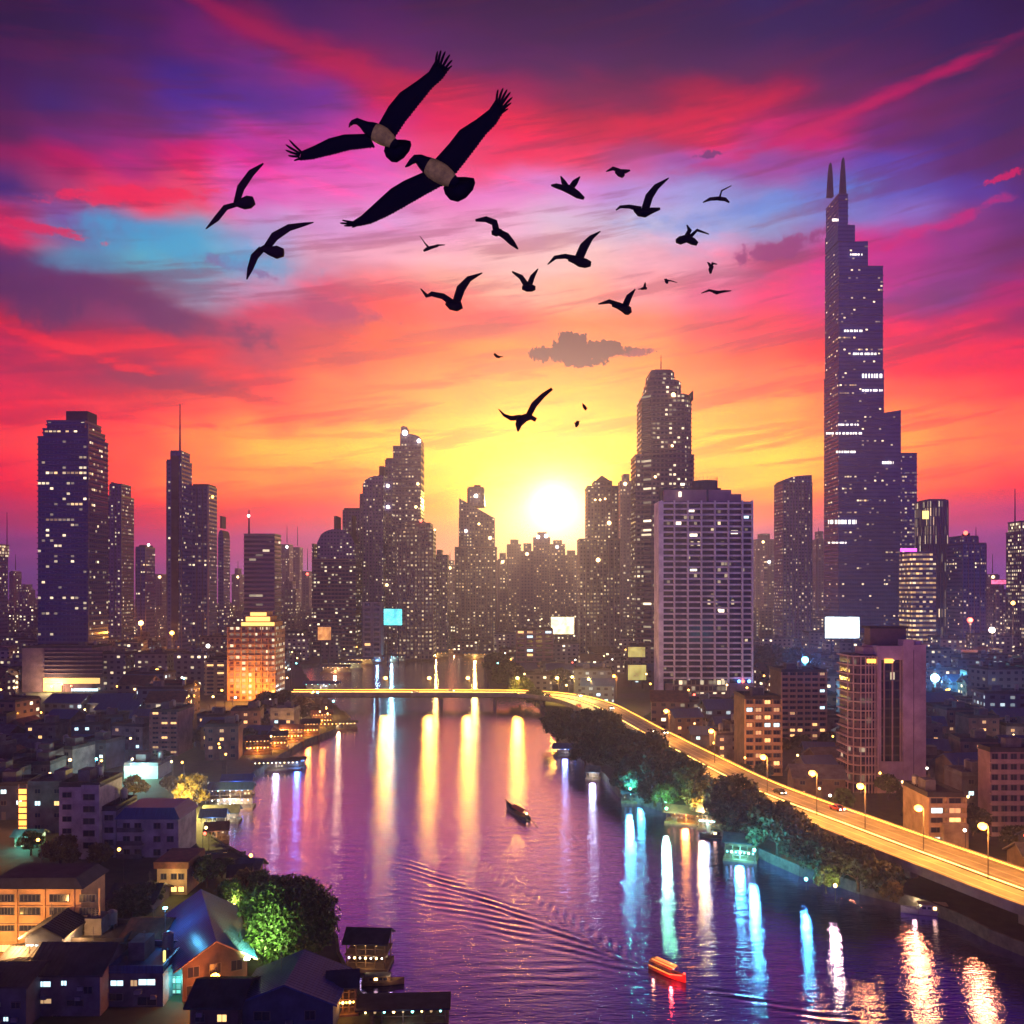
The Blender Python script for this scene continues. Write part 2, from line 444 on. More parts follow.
def facade(name, wall, glass, fh=3.6, bay=3.0, lit=0.18, ww=0.7, wh=0.55, strength=2.0, warm=0.5, cluster=0.12,
           rows=0.0, grough=0.18, tint=None, even=False):
    """glazed wall: a grid of window panes set in solid wall, some of them lit from inside"""
    m = bpy.data.materials.new(name); m.use_nodes = True
    t = m.node_tree; b = NB(t); p = t.nodes['Principled BSDF']
    co = b.n('ShaderNodeTexCoord').outputs['Object']
    x, y, z = b.sep(co)
    nx, ny, nz = b.sep(b.n('ShaderNodeTexCoord').outputs['Normal'])
    orn = b.n('ShaderNodeObjectInfo').outputs['Random']
    u = b.m('DIVIDE', b.m('ADD', b.m('ADD', x, y), 500.0), bay)
    v = b.m('DIVIDE', b.m('ADD', z, 500.0*fh), fh)
    iu, iv = b.m('FLOOR', u), b.m('FLOOR', v)
    fu, fv = b.m('FRACT', u), b.m('FRACT', v)
    side = b.m('LESS_THAN', b.m('ABSOLUTE', nz), 0.5)
    wu = b.m('LESS_THAN', b.m('ABSOLUTE', b.m('SUBTRACT', fu, 0.5)), ww/2)
    wv = b.m('LESS_THAN', b.m('ABSOLUTE', b.m('SUBTRACT', fv, 0.5)), wh/2)
    win = b.m('MULTIPLY', b.m('MULTIPLY', wu, wv), side)
    wn = b.n('ShaderNodeTexWhiteNoise', noise_dimensions='3D')
    b.put(wn.inputs['Vector'], b.xyz(iu, iv, b.m('MULTIPLY', orn, 97.0)))
    r1 = wn.outputs['Value']; rc = b.sep(wn.outputs['Color'])
    cl = b.noise(b.xyz(b.m('MULTIPLY', iu, cluster), b.m('MULTIPLY', iv, cluster*1.6), b.m('MULTIPLY', orn, 31.0)), 1.0, 2)
    thr = b.m('MULTIPLY', b.rng(cl, 0.35, 0.65, 0.25 if not even else 1.0, 1.9 if not even else 1.0), lit)
    if rows > 0:
        wr = b.n('ShaderNodeTexWhiteNoise', noise_dimensions='2D')
        b.put(wr.inputs['Vector'], b.xyz(iv, b.m('FLOOR', b.m('MULTIPLY', iu, 0.16)), 0.0))
        thr = b.m('ADD', thr, b.m('MULTIPLY', b.m('LESS_THAN', wr.outputs['Value'], rows), 0.6))
    on = b.m('MULTIPLY', b.m('LESS_THAN', r1, thr), win)
    inten = b.m('MULTIPLY', b.m('MULTIPLY', on, b.m('ADD', 0.10, b.m('POWER', rc[1], 3.0))), strength)
    base = b.mix(win, tuple(wall[:3])+(1,), tuple(glass[:3])+(1,))
    dirt = b.rng(b.noise(co, 0.07, 5, 0.65), 0.3, 0.7, 0.72, 1.15)
    base = b.mix(1.0, base, b.xyz(dirt, dirt, dirt), 'MULTIPLY')
    b.put(p.inputs['Base Color'], base)
    b.put(p.inputs['Roughness'], b.m('ADD', b.m('MULTIPLY', win, grough-0.75), 0.75))
    w0 = (1.0, 0.55, 0.18, 1) if tint is None else tint[0]
    w1 = (1.0, 0.82, 0.52, 1) if tint is None else tint[1]
    ec = b.mix(b.rng(rc[0], warm-0.4, warm+0.4), w1, w0)
    b.put(p.inputs['Emission Color'], ec)
    b.put(p.inputs['Emission Strength'], inten)
    m.cycles.emission_sampling = 'NONE'
    return m

def glow(name, col, s, light=False):
    """lit glass or lamp surface"""
    if name in MATS: return MATS[name]
    m = bpy.data.materials.new(name); m.use_nodes = True
    p = m.node_tree.nodes['Principled BSDF']
    if isinstance(col, str): col = hexc(col)
    p.inputs['Base Color'].default_value = tuple(col[:3])+(1,)
    p.inputs['Emission Color'].default_value = tuple(col[:3])+(1,)
    p.inputs['Emission Strength'].default_value = s
    if not light: m.cycles.emission_sampling = 'NONE'
    MATS[name] = m
    return m
LAMP_K = 2.6
def lamp(parent, loc, energy, col, rad=0.5, name='bulb', aim=None, cone=60):
    l = bpy.data.lights.new(name, 'POINT' if aim is None else 'SPOT')
    l.energy = energy*LAMP_K; l.color = col[:3]; l.shadow_soft_size = rad
    o = bpy.data.objects.new(name, l); o.location = loc
    COL.objects.link(o); o.parent = parent
    if aim is not None:
        l.spot_size = R(cone); l.spot_blend = 0.6; o.rotation_euler = Vector(aim).to_track_quat('-Z', 'Y').to_euler()
    return o
ORANGE = (1.0, 0.36, 0.05); WARM = (1.0, 0.66, 0.30); TEAL = (0.15, 0.85, 0.8); COOL = (0.7, 0.9, 1.0)
YELLOW = (1.0, 0.72, 0.18); TEALP = (.12, .85, .85)

# ------------------------------------------------------------------ ground, water, haze
RB = [(545,712),(552,730),(562,748),(600,777),(620,798),(690,820),(740,850),(800,876),(860,894),(930,913),(1024,956)]
LB = [(325,700),(350,722),(330,736),(300,748),(262,773),(216,803),(212,845),(250,868),(260,890),(326,935),(348,985),(372,1024)]
def W1(px, py): d = (CAMZ-0.0)*F/(py-HY); return (X(px, d), d)
right = [(130, 60), (112, 110)] + [W1(*p) for p in RB[::-1]] + [W1(530,700), W1(490,690), W1(484,668), W1(512,657)]
left = [W1(400,656), W1(368,662), W1(300,668), W1(312,690)] + [W1(*p) for p in LB] + [(-18, 110), (-14, 60)]
far_pt = [W1(455,654)]
river = right + far_pt + left        # from the lower right round the far end to the lower left
def jag(pts, amp, n, seed):
    q = random.Random(seed); out = []
    for a, b_ in zip(pts[:-1], pts[1:]):
        L = math.hypot(b_[0]-a[0], b_[1]-a[1]); k = max(1, int(L/n))
        for i in range(k):
            t = i/k
            out.append((a[0]+(b_[0]-a[0])*t + (q.uniform(-amp, amp) if i else 0), a[1]+(b_[1]-a[1])*t + (q.uniform(-amp, amp) if i else 0)))
    out.append(pts[-1]); return out
river = jag(river, 0.8, 7.0, 3)
EXT = 2150.0
outer = [(-14, -45), (-EXT, -45), (-EXT, EXT+50), (EXT, EXT+50), (EXT, -45), (130, -45)]
poly = river + outer
tris = geometry.tessellate_polygon([[Vector((p[0], p[1], 0)) for p in poly]])
gm = MB()
gm.v = [(p[0], p[1], 2.0) for p in poly]
for t in tris:
    a, b_, c = [Vector(gm.v[i]) for i in t]
    if (b_-a).cross(c-a).z < 0: t = (t[0], t[2], t[1])
    gm.f.append(tuple(t)); gm.m.append(0)
def ground_mat():
    m = bpy.data.materials.new('city_ground'); m.use_nodes = True
    t = m.node_tree; b = NB(t); p = t.nodes['Principled BSDF']
    co = b.n('ShaderNodeTexCoord').outputs['Object']
    n = b.noise(co, 0.02, 6, 0.6); n2 = b.noise(co, 0.4, 5, 0.6)
    c = b.mix(b.rng(n, 0.42, 0.58), (0.045, 0.045, 0.05, 1), (0.03, 0.045, 0.02, 1))
    k = b.rng(n2, 0.3, 0.7, 0.6, 1.3)
    b.put(p.inputs['Base Color'], b.mix(1.0, c, b.xyz(k, k, k), 'MULTIPLY'))
    p.inputs['Roughness'].default_value = 0.85
    return m
o = gm.build('ground', ground_mat()); o['kind'] = 'structure'
em = MB()
for a, b_ in zip(river[:-1], river[1:]):
    em.quad((a[0], a[1], -3.5), (b_[0], b_[1], -3.5), (b_[0], b_[1], 2.4), (a[0], a[1], 2.4))
o = em.build('embankment', pbr('bank_concrete', (0.10, 0.095, 0.09), 0.85, var=0.5, vscale=0.5)); o['kind'] = 'structure'
sm_ = o.modifiers.new('thick', 'SOLIDIFY'); sm_.thickness = 0.5; sm_.offset = 0.0
bed = MB(); bed.quad((-400, -45, -3.5), (400, -45, -3.5), (400, 1000, -3.5), (-400, 1000, -3.5))
o = bed.build('riverbed', pbr('mud', (0.03, 0.03, 0.025), 0.9)); o['kind'] = 'structure'

def build_water():
    xs = np.concatenate([np.linspace(-260, -92, 20), np.arange(-90, 90, 0.42), np.linspace(92, 200, 14)])
    ys = np.concatenate([np.linspace(-40, 118, 14), np.arange(120, 330, 0.42), 330*np.exp(np.linspace(0.004, math.log(960/330.0), 150))])
    XX, YY = np.meshgrid(xs, ys)
    ZZ = np.zeros_like(XX)
    fade = np.clip((YY-112)/12, 0, 1)*np.clip((330-YY)/40, 0, 1)*np.clip((88-np.abs(XX))/8, 0, 1)
    # wake trains: (start px,py) boat -> (end px,py), crest direction offset, wavelength, width near/far, amplitude
    def wake(p0, p1, lam, w0, w1, amp, skew, phase=0.0, off=0.0):
        a = np.array(W1(*p0)); c = np.array(W1(*p1))
        dv = c-a; L = np.linalg.norm(dv); dv /= L
        nv = np.array([-dv[1], dv[0]])
        s = (XX-a[0])*dv[0]+(YY-a[1])*dv[1]
        q = (XX-a[0])*nv[0]+(YY-a[1])*nv[1] - off*np.clip(s/L, 0, 1)
        w = w0+(w1-w0)*np.clip(s/L, 0, 1)
        env = np.exp(-(q/w)**2)*np.clip(s/6.0, 0, 1)*np.clip((L-s)/(L*0.35), 0, 1)
        kx = dv*math.cos(skew)+nv*math.sin(skew)
        ph = ((XX-a[0])*kx[0]+(YY-a[1])*kx[1])*2*PI/lam + 0.9*np.sin(s*0.11+phase)
        irr = 0.62+0.38*np.sin(XX*0.31+phase*3+1.3*np.sin(YY*0.17))*np.sin(YY*0.23+0.7*np.sin(XX*0.12))
        return 1.15*amp*env*irr*np.sin(ph+0.5*np.sin(q*0.6+s*0.23))
    ZZ += wake((655,976), (372,850), 2.3, 1.2, 4.0, 0.11, R(-78))
    ZZ += wake((640,978), (400,880), 2.7, 2.5, 8.0, 0.085, R(-68), 1.0)
    ZZ += wake((600,985), (470,960), 3.0, 5.0, 11.0, 0.06, R(-62), 2.0)
    ZZ += wake((648,966), (450,848), 1.7, 1.0, 2.6, 0.10, R(55), 0.4)
    ZZ += wake((640,968), (520,905), 2.0, 1.6, 3.0, 0.08, R(70), 3.0)
    ZZ += wake((690,985), (1000,1060), 2.4, 1.0, 3.0, 0.10, R(-70), 1.4)
    ZZ += wake((540,822), (600,850), 1.8, 0.8, 2.0, 0.05, R(70), 0.1)
    rs = np.random.RandomState(3)
    for i in range(16):
        th = rs.uniform(-0.9, 0.9)+PI/2; lam = rs.uniform(1.6, 5.5)
        ZZ += 0.0009*lam*0.5*np.sin((XX*math.cos(th)+YY*math.sin(th))*2*PI/lam+rs.uniform(0, 6.28)+1.2*np.sin(XX*0.05*rs.uniform(.5, 1.5)+i))
    ZZ *= fade
    ny, nx = XX.shape
    V = np.stack([XX, YY, ZZ], -1).reshape(-1, 3).astype(np.float32)
    idx = np.arange(ny*nx).reshape(ny, nx)
    Q = np.stack([idx[:-1, :-1], idx[:-1, 1:], idx[1:, 1:], idx[1:, :-1]], -1).reshape(-1, 4)
    me = bpy.data.meshes.new('water')
    me.vertices.add(len(V)); me.vertices.foreach_set('co', V.ravel())
    me.loops.add(Q.size); me.loops.foreach_set('vertex_index', Q.ravel().astype(np.int32))
    me.polygons.add(len(Q)); me.polygons.foreach_set('loop_start', np.arange(0, Q.size, 4, dtype=np.int32))
    me.polygons.foreach_set('loop_total', np.full(len(Q), 4, dtype=np.int32))
    me.update(calc_edges=True); me.validate()
    me.polygons.foreach_set('use_smooth', [True]*len(me.polygons))
    m = bpy.data.materials.new('river_water'); m.use_nodes = True
    t = m.node_tree; b = NB(t); p = t.nodes['Principled BSDF']
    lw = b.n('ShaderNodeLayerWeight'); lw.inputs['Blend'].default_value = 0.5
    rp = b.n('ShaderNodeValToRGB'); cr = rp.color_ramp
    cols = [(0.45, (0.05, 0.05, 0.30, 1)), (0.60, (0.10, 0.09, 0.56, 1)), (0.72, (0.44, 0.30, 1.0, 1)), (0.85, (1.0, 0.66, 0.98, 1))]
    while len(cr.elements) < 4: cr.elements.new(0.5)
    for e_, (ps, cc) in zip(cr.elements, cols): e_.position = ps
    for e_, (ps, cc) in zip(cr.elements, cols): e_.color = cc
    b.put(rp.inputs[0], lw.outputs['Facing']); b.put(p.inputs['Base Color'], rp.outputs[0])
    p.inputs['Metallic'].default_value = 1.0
    p.inputs['Roughness'].default_value = WATER_ROUGH
    co = b.n('ShaderNodeTexCoord').outputs['Object']
    mp = b.n('ShaderNodeMapping'); b.put(mp.inputs[0], co); mp.inputs['Scale'].default_value = (0.5, 1.9, 1)
    n1 = b.noise(mp.outputs[0], 0.75, 4, 0.55)
    n2 = b.noise(mp.outputs[0], 0.13, 3, 0.5)
    h = b.m('ADD', b.m('MULTIPLY', n1, 0.30), b.m('MULTIPLY', n2, 0.22))
    bp = b.n('ShaderNodeBump'); bp.inputs['Strength'].default_value = 1.0; bp.inputs['Distance'].default_value = WATER_BUMP
    b.put(bp.inputs['Height'], h); b.put(p.inputs['Normal'], bp.outputs[0])
    me.materials.append(m)
    o = link('water', me); o['kind'] = 'structure'
WATER_ROUGH, WATER_IOR, WATER_TINT, WATER_BUMP = 0.045, 3.2, (1.0, 0.72, 1.0, 1), 0.42
build_water()

def haze():
    mb = MB(); mb.box(-2200, 2200, -50, 2250, -5, 600)
    m = bpy.data.materials.new('haze'); m.use_nodes = True
    t = m.node_tree; t.nodes.clear()
    v = t.nodes.new('ShaderNodeVolumePrincipled'); o_ = t.nodes.new('ShaderNodeOutputMaterial')
    v.inputs['Color'].default_value = (0.42, 0.38, 1.0, 1)
    v.inputs['Density'].default_value = HAZE_D
    v.inputs['Anisotropy'].default_value = HAZE_G
    t.links.new(v.outputs[0], o_.inputs['Volume'])
    o = mb.build('haze', m); o['kind'] = 'stuff'; o['label'] = 'thin violet evening haze over the city and river'
HAZE_D, HAZE_G = 0.00027, 0.80
haze()
# ------------------------------------------------------------------ towers of the skyline
NAVY = (0.05, 0.075, 0.24); GLASS = (0.018, 0.035, 0.13); CONC = (0.16, 0.13, 0.17); BROWN = (0.11, 0.08, 0.15)
plant_mat = pbr('plant_room_metal', (0.12, 0.08, 0.13), 0.7, vscale=0.15)
dark_mat = pbr('dark_concrete', (0.045, 0.042, 0.07), 0.8, vscale=0.12, var=0.4)
ledge_navy = pbr('navy_ledge', (0.075, 0.085, 0.17), 0.5, vscale=0.1)
ledge_pink = pbr('pale_ledge', (0.34, 0.26, 0.33), 0.6, vscale=0.1)
ledge_brown = pbr('brown_ledge', (0.22, 0.14, 0.17), 0.65, vscale=0.1)
mast_mat = pbr('mast_steel', (0.10, 0.07, 0.10), 0.5, 0.3)
pale_mat = pbr('pale_wall', (0.42, 0.34, 0.40), 0.75, vscale=0.12)
bulb_white = glow('bulb_white', (1.0, 0.93, 0.78), 9.0)
bulb_red = glow('bulb_red', (1.0, 0.10, 0.06), 7.0)
bulb_warm = glow('bulb_warm', (1.0, 0.62, 0.22), 9.0)
bulb_orange = glow('bulb_orange', (1.0, 0.45, 0.07), 12.0)
bulb_teal = glow('bulb_teal', (0.25, 0.95, 0.88), 9.0)
bulb_blue = glow('bulb_blue', (0.10, 0.30, 1.0), 7.0)

def span(a, b_, d, dep):
    """world x-range of a box between d and d+dep whose whole outline covers pixels a..b_"""
    if b_ <= 512: return (a-512)*d/F, (b_-512)*(d+dep)/F
    if a >= 512: return (a-512)*(d+dep)/F, (b_-512)*d/F
    return (a-512)*d/F, (b_-512)*d/F
def tower(name, label, cat, d, tiers, mat, dep=34, ledge=None, ledge_mat=None, fins=None, masts=(), lamps=(), extras=(), base_py=None):
    """tiers: (px0, px1, top_py, bottom_py or None, kind, dy) ; the first reaches the ground"""
    a, b_ = tiers[0][0], tiers[0][1]
    cx = sum(span(a, b_, d, dep))/2
    root = thing(name, label, cat, (cx, d+dep/2, 2.0))
    def loc(px0, px1, dd, dp):
        x0, x1 = span(px0, px1, dd, dp); return x0-cx, x1-cx
    for ti in tiers:
        px0, px1, top, bot, kind = ti[:5]
        off = ti[5] if len(ti) > 5 else 0.0; mt = ti[6] if len(ti) > 6 else mat
        dd = d+off; dp = dep-2*max(off, 0) if off >= 0 else dep-2*off
        x0, x1 = loc(px0, px1, dd, dp)
        y0, y1 = dd-(d+dep/2), dd-(d+dep/2)+dp
        z1 = Z(top, dd)-2.0; z0 = 0.0 if bot is None else Z(bot, dd)-2.0
        mb = MB(); mats = [mt, dark_mat, ledge_mat or ledge_navy]
        w = x1-x0
        if kind == 'box':
            mb.prism([(x0, y0), (x1, y0), (x1, y1), (x0, y1)], z0, z1, 0, top=1)
            mb.box(x0-0.25, x1+0.25, y0-0.25, y0+0.4, z1, z1+1.3, 2); mb.box(x0-0.25, x1+0.25, y1-0.4, y1+0.25, z1, z1+1.3, 2)
            mb.box(x0-0.25, x0+0.4, y0+0.4, y1-0.4, z1, z1+1.3, 2); mb.box(x1-0.4, x1+0.25, y0+0.4, y1-0.4, z1, z1+1.3, 2)
        elif kind == 'chamfer':
            c = w*0.16
            mb.prism([(x0+c, y0), (x1-c, y0), (x1, y0+c), (x1, y1-c), (x1-c, y1), (x0+c, y1), (x0, y1-c), (x0, y0+c)], z0, z1, 0, top=1)
            mb.prism([(x0+c+1, y0+1), (x1-c-1, y0+1), (x1-1, y0+c+1), (x1-1, y1-c-1), (x1-c-1, y1-1), (x0+c+1, y1-1), (x0+1, y1-c-1), (x0+1, y0+c+1)], z1, z1+1.5, 2)
        elif kind == 'round':
            k = 20
            mb.prism([((x0+x1)/2+w/2*math.cos(2*PI*i/k), (y0+y1)/2+min(dp, w)/2*math.sin(2*PI*i/k)) for i in range(k)], z0, z1, 0, top=1)
        elif kind in ('archl', 'archr', 'arch', 'slant', 'slantr'):
            # extruded outline with a curved or sloping roof
            rise = (ti[7] if len(ti) > 7 else 6)*dd/F
            pts = []
            N = 10
            for i in range(N+1):
                t = i/N
                if kind == 'arch': h = z1-rise+rise*math.sqrt(max(0, 1-(2*t-1)**2))
                elif kind == 'archl': h = z1-rise+rise*math.sqrt(max(0, 1-(1-t)**2))
                elif kind == 'archr': h = z1-rise+rise*math.sqrt(max(0, 1-t**2))
                elif kind == 'slant': h = z1-rise+rise*t
                else: h = z1-rise*t
                pts.append((x0+w*t, h))
            fr = [(x0, z0)]+pts+[(x1, z0)]
            n = len(mb.v); k = len(fr)
            mb.v += [(p[0], y0, p[1]) for p in fr]+[(p[0], y1, p[1]) for p in fr]
            mb.f.append(tuple(n+i for i in range(k-1, -1, -1))); mb.m.append(0)
            mb.f.append(tuple(n+k+i for i in range(k))); mb.m.append(0)
            for i in range(k):
                j = (i+1) % k
                mb.f.append((n+i, n+j, n+k+j, n+k+i)); mb.m.append(1 if 0 < i < k-2 else 0)
        elif kind == 'pyr':
            mb.prism([(x0, y0), (x1, y0), (x1, y1), (x0, y1)], z0, z1, 0, sc=0.05)
        elif kind == 'plain':
            mb.box(x0, x1, y0, y1, z0, z1, 1)
        if ledge and kind in ('box', 'chamfer', 'round') and kind != 'plain':
            z = z0+ledge
            e = 0.55
            while z < z1-1.0:
                if kind == 'box':
                    mb.box(x0-e, x1+e, y0-e, y0, z-0.35, z+0.35, 2)
                    mb.box(x0-e, x0, y0, y1, z-0.35, z+0.35, 2); mb.box(x1, x1+e, y0, y1, z-0.35, z+0.35, 2)
                elif kind == 'chamfer':
                    c = w*0.16
                    mb.prism([(x0+c, y0-e), (x1-c, y0-e), (x1+e, y0+c), (x1+e, y1-c), (x1-c, y1+e), (x0+c, y1+e), (x0-e, y1-c), (x0-e, y0+c)], z-0.3, z+0.3, 2)
                else:
                    k = 20
                    mb.prism([((x0+x1)/2+(w/2+e)*math.cos(2*PI*i/k), (y0+y1)/2+(min(dp, w)/2+e)*math.sin(2*PI*i/k)) for i in range(k)], z-0.3, z+0.3, 2)
                z += ledge
        if fins and kind in ('box', 'chamfer', 'slant', 'slantr', 'arch', 'archl', 'archr'):
            nf = max(2, int(w/fins)); c = w*0.17 if kind == 'chamfer' else 0
            zt = z1-(ti[7] if len(ti) > 7 else 6)*dd/F if kind not in ('box', 'chamfer') else z1
            for i in range(nf+1):
                xx = x0+c+(w-2*c)*i/nf
                mb.box(xx-0.3, xx+0.3, y0-0.9, y0, z0, zt, 2)
        nm = 'shaft' if bot is None else ('plant_room' if kind == 'plain' else ('spire' if kind == 'pyr' else 'setback_tier'))
        mb.build(nm, mats, root)
    for (px, top, bot, r_) in masts:
        x = X(px, d+dep/2)-cx
        MB().tube([(x, 0, Z(bot, d+dep/2)-2.0-1.5), (x, 0, Z(top, d+dep/2)-2.0)], [r_, r_*0.45], 6).build('mast', mast_mat, root)
    for (px, py, mt, r_) in lamps:
        x = X(px, d)-cx
        MB().ball((x, -dep/2-1.2, Z(py, d)-2.0), r_, 8, 6).build('beacon', mt, root)
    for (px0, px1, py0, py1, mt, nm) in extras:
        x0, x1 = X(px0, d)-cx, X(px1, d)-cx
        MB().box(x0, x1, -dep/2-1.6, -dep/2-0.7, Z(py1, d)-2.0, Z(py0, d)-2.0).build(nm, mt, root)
    return root

m_navy = facade('navy_curtain_wall', NAVY, GLASS, 3.5, 2.8, 0.09, 0.75, 0.42, 2.4, 0.35, 0.11, rows=0.035)
m_navy2 = facade('blue_glass_wall', (0.06, 0.09, 0.32), (0.02, 0.04, 0.18), 3.6, 2.5, 0.12, 0.66, 0.42, 2.0, 0.4, 0.10, rows=0.02)
m_purple = facade('violet_residential_wall', (0.11, 0.08, 0.26), (0.03, 0.025, 0.075), 3.4, 3.0, 0.26, 0.5, 0.42, 1.5, 0.6, 0.10)
m_brown = facade('brown_residential_wall', BROWN, (0.05, 0.03, 0.05), 3.4, 3.0, 0.38, 0.50, 0.42, 1.4, 0.7, 0.09)
m_dense = facade('many_lit_windows_wall', (0.14, 0.09, 0.13), (0.05, 0.035, 0.07), 3.8, 3.4, 0.7, 0.55, 0.42, 1.1, 0.65, 0.08)
m_super = facade('dark_blue_banded_glass', (0.025, 0.06, 0.30), (0.01, 0.03, 0.20), 4.2, 2.6, 0.05, 0.8, 0.36, 2.4, 0.3, 0.13, rows=0.03)
m_super2 = facade('dark_blue_glass_lit_base', (0.04, 0.08, 0.36), (0.02, 0.045, 0.24), 4.2, 2.6, 0.28, 0.8, 0.4, 1.5, 0.4, 0.12, rows=0.06)
m_strip = facade('horizontal_strip_wall', (0.30, 0.20, 0.26), (0.05, 0.04, 0.09), 4.0, 6.0, 0.10, 1.0, 0.5, 1.5, 0.5, 0.1)
m_stripw = facade('lit_strip_wall', (0.10, 0.11, 0.24), (0.04, 0.04, 0.12), 4.2, 3.0, 0.7, 0.9, 0.42, 2.0, 0.3, 0.1, rows=0.1)
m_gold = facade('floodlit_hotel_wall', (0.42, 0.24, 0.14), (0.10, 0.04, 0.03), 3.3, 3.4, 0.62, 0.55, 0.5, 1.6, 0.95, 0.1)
m_far = facade('far_tower_wall', (0.10, 0.08, 0.15), (0.05, 0.04, 0.09), 4.0, 4.0, 0.26, 0.5, 0.45, 1.6, 0.6, 0.12)

tower('office_tower', 'broad dark office tower with banded floors and square rooftop box at the left', 'tower', 605,
      [(38, 108, 438, None, 'box', 0), (43, 105, 430, 438, 'box', 1.5), (47, 101, 422, 430, 'box', 3), (66, 97, 411, 422, 'plain', 8, None)],
      m_navy, 30, ledge=3.5, ledge_mat=ledge_navy, extras=[(87.5, 89.5, 424, 640, ledge_navy, 'lift_shaft_rib')])
tower('residential_tower', 'violet tower with stepped roof just right of the broad dark office tower', 'tower', 800,
      [(108, 134, 497, None, 'box'), (110, 131, 485, 497, 'box', 3), (112, 118, 482, 485, 'plain', 6, None)], m_purple, 26, fins=5)
tower('office_tower', 'short dark blue tower with bright white roof edge in the left haze', 'tower', 900,
      [(136, 155, 548, None, 'box'), (139, 153, 545, 548, 'plain', 3, None)], m_navy2, 24, lamps=[(149, 545, bulb_white, 1.3)], fins=4)
tower('office_tower', 'slim dark blue tower with a tall needle mast', 'tower', 750,
      [(167, 192, 461, None, 'box'), (171, 190, 452, 461, 'box', 2)], m_navy2, 24, masts=[(180, 404, 452, 0.9)],
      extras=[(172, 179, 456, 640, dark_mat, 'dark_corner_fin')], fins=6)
tower('office_tower', 'blue glass tower with reddish roof edge touching the needle mast tower', 'tower', 775,
      [(191, 217, 487, None, 'box'), (193, 216, 484, 487, 'plain', 1, None)], m_navy2, 22,
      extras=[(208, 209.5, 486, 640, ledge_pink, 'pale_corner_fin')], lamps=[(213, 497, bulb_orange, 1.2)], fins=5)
tower('office_tower', 'narrow blue tower with round shoulder right of the mast tower pair', 'tower', 950,
      [(218, 230, 530, None, 'arch', 0, m_navy2, 8), (220, 226, 516, 528, 'plain', 4, None)], m_navy2, 22)
tower('apartment_slab', 'pink striped slab tower behind the floodlit orange hotel', 'tower', 800,
      [(244, 281, 535, None, 'box')], m_strip, 22, ledge=4.0, ledge_mat=ledge_pink, masts=[(249, 510, 535, 1.0)], lamps=[(249, 516, bulb_white, 1.2)])
tower('apartment_tower', 'dark round shouldered tower at the left of the central cluster', 'tower', 850,
      [(312, 362, 560, None, 'box'), (317, 360, 529, 560, 'arch', 2, m_purple, 14), (312, 322, 545, 560, 'box', 0), (334, 341, 516, 535, 'plain', 8, None), (352, 356, 515, 535, 'plain', 8, None)],
      facade('dark_apartment_wall', (0.05, 0.04, 0.09), (0.02, 0.02, 0.05), 3.6, 3.4, 0.22, 0.6, 0.45, 2.4, 0.75, 0.1), 36, ledge=3.6, ledge_mat=ledge_brown)
tower('apartment_tower', 'purple flat topped block between the round shouldered and the curved roof towers', 'tower', 905,
      [(343, 372, 511, None, 'box'), (344, 362, 508, 511, 'plain', 4, None)], m_purple, 26, fins=4)
tower('office_tower', 'curved roof tower stepping up left of the tallest central tower', 'tower', 880,
      [(363, 387, 475, None, 'archl', 0, m_purple, 9), (360, 368, 495, None, 'box', 3), (379, 386, 466, 476, 'plain', 6, None)], m_purple, 26, fins=4)
tower('office_tower', 'narrow slab tower squeezed against the tallest central tower', 'tower', 895,
      [(385, 397, 461, None, 'box'), (386, 396, 458, 461, 'plain', 2, None)], m_purple, 26, lamps=[(388, 486, bulb_white, 1.6), (388, 507, bulb_white, 1.6), (387, 585, bulb_warm, 1.4)])
tower('office_tower', 'tallest tower of the central cluster with rounded top and lit lantern', 'tower', 862,
      [(393, 424, 447, None, 'box'), (400, 424, 433, 447, 'archr', 1, m_brown, 6), (401, 409, 428, 436, 'box', 5), (402, 407, 426, 428, 'plain', 6, None)],
      m_brown, 30, ledge=7.0, ledge_mat=ledge_brown, lamps=[(405, 433, bulb_white, 2.6), (419, 441, bulb_white, 1.8), (418, 484, bulb_warm, 1.3), (416, 507, bulb_warm, 1.3)])
tower('apartment_tower', 'stepped dome topped apartment tower covered in lit windows', 'tower', 820,
      [(397, 436, 530, None, 'box'), (402, 433, 524, 530, 'box', 2), (407, 429, 519, 524, 'arch', 4, m_dense, 6)], m_dense, 32, fins=4, ledge_mat=ledge_brown,
      lamps=[(421, 521, bulb_red, 1.2), (435, 530, bulb_warm, 1.0)])
tower('apartment_tower', 'small dim purple tower right of the dome topped apartment tower', 'tower', 900,
      [(435, 449, 556, None, 'box'), (437, 443, 551, 556, 'box', 2)], m_purple, 24, fins=5)
tower('apartment_tower', 'stepped pinkish tower standing left of the sun', 'tower', 950,
      [(455, 497, 548, None, 'box'), (459, 495, 498, 548, 'slantr', 1, m_brown, 20), (467, 485, 488, 506, 'chamfer', 4), (474, 481, 485, 488, 'plain', 8, None)],
      m_brown, 34, fins=5, ledge_mat=ledge_brown, lamps=[(476, 496, bulb_white, 2.0), (466, 531, bulb_white, 1.6), (479, 524, bulb_warm, 1.2), (490, 538, bulb_warm, 1.8)])
tower('apartment_tower', 'pointed roof tower just right of the sun', 'tower', 800,
      [(577, 620, 540, None, 'box'), (585, 618, 487, 540, 'box', 2), (592, 612, 482, 487, 'box', 5), (592, 612, 474, 482, 'pyr', 6, ledge_brown)],
      m_brown, 34, fins=4.5, ledge_mat=ledge_brown, lamps=[(609, 523, bulb_warm, 1.8), (598, 560, bulb_warm, 1.8), (595, 500, bulb_warm, 0.9), (600, 500, bulb_warm, 0.9), (605, 499, bulb_warm, 0.9)])
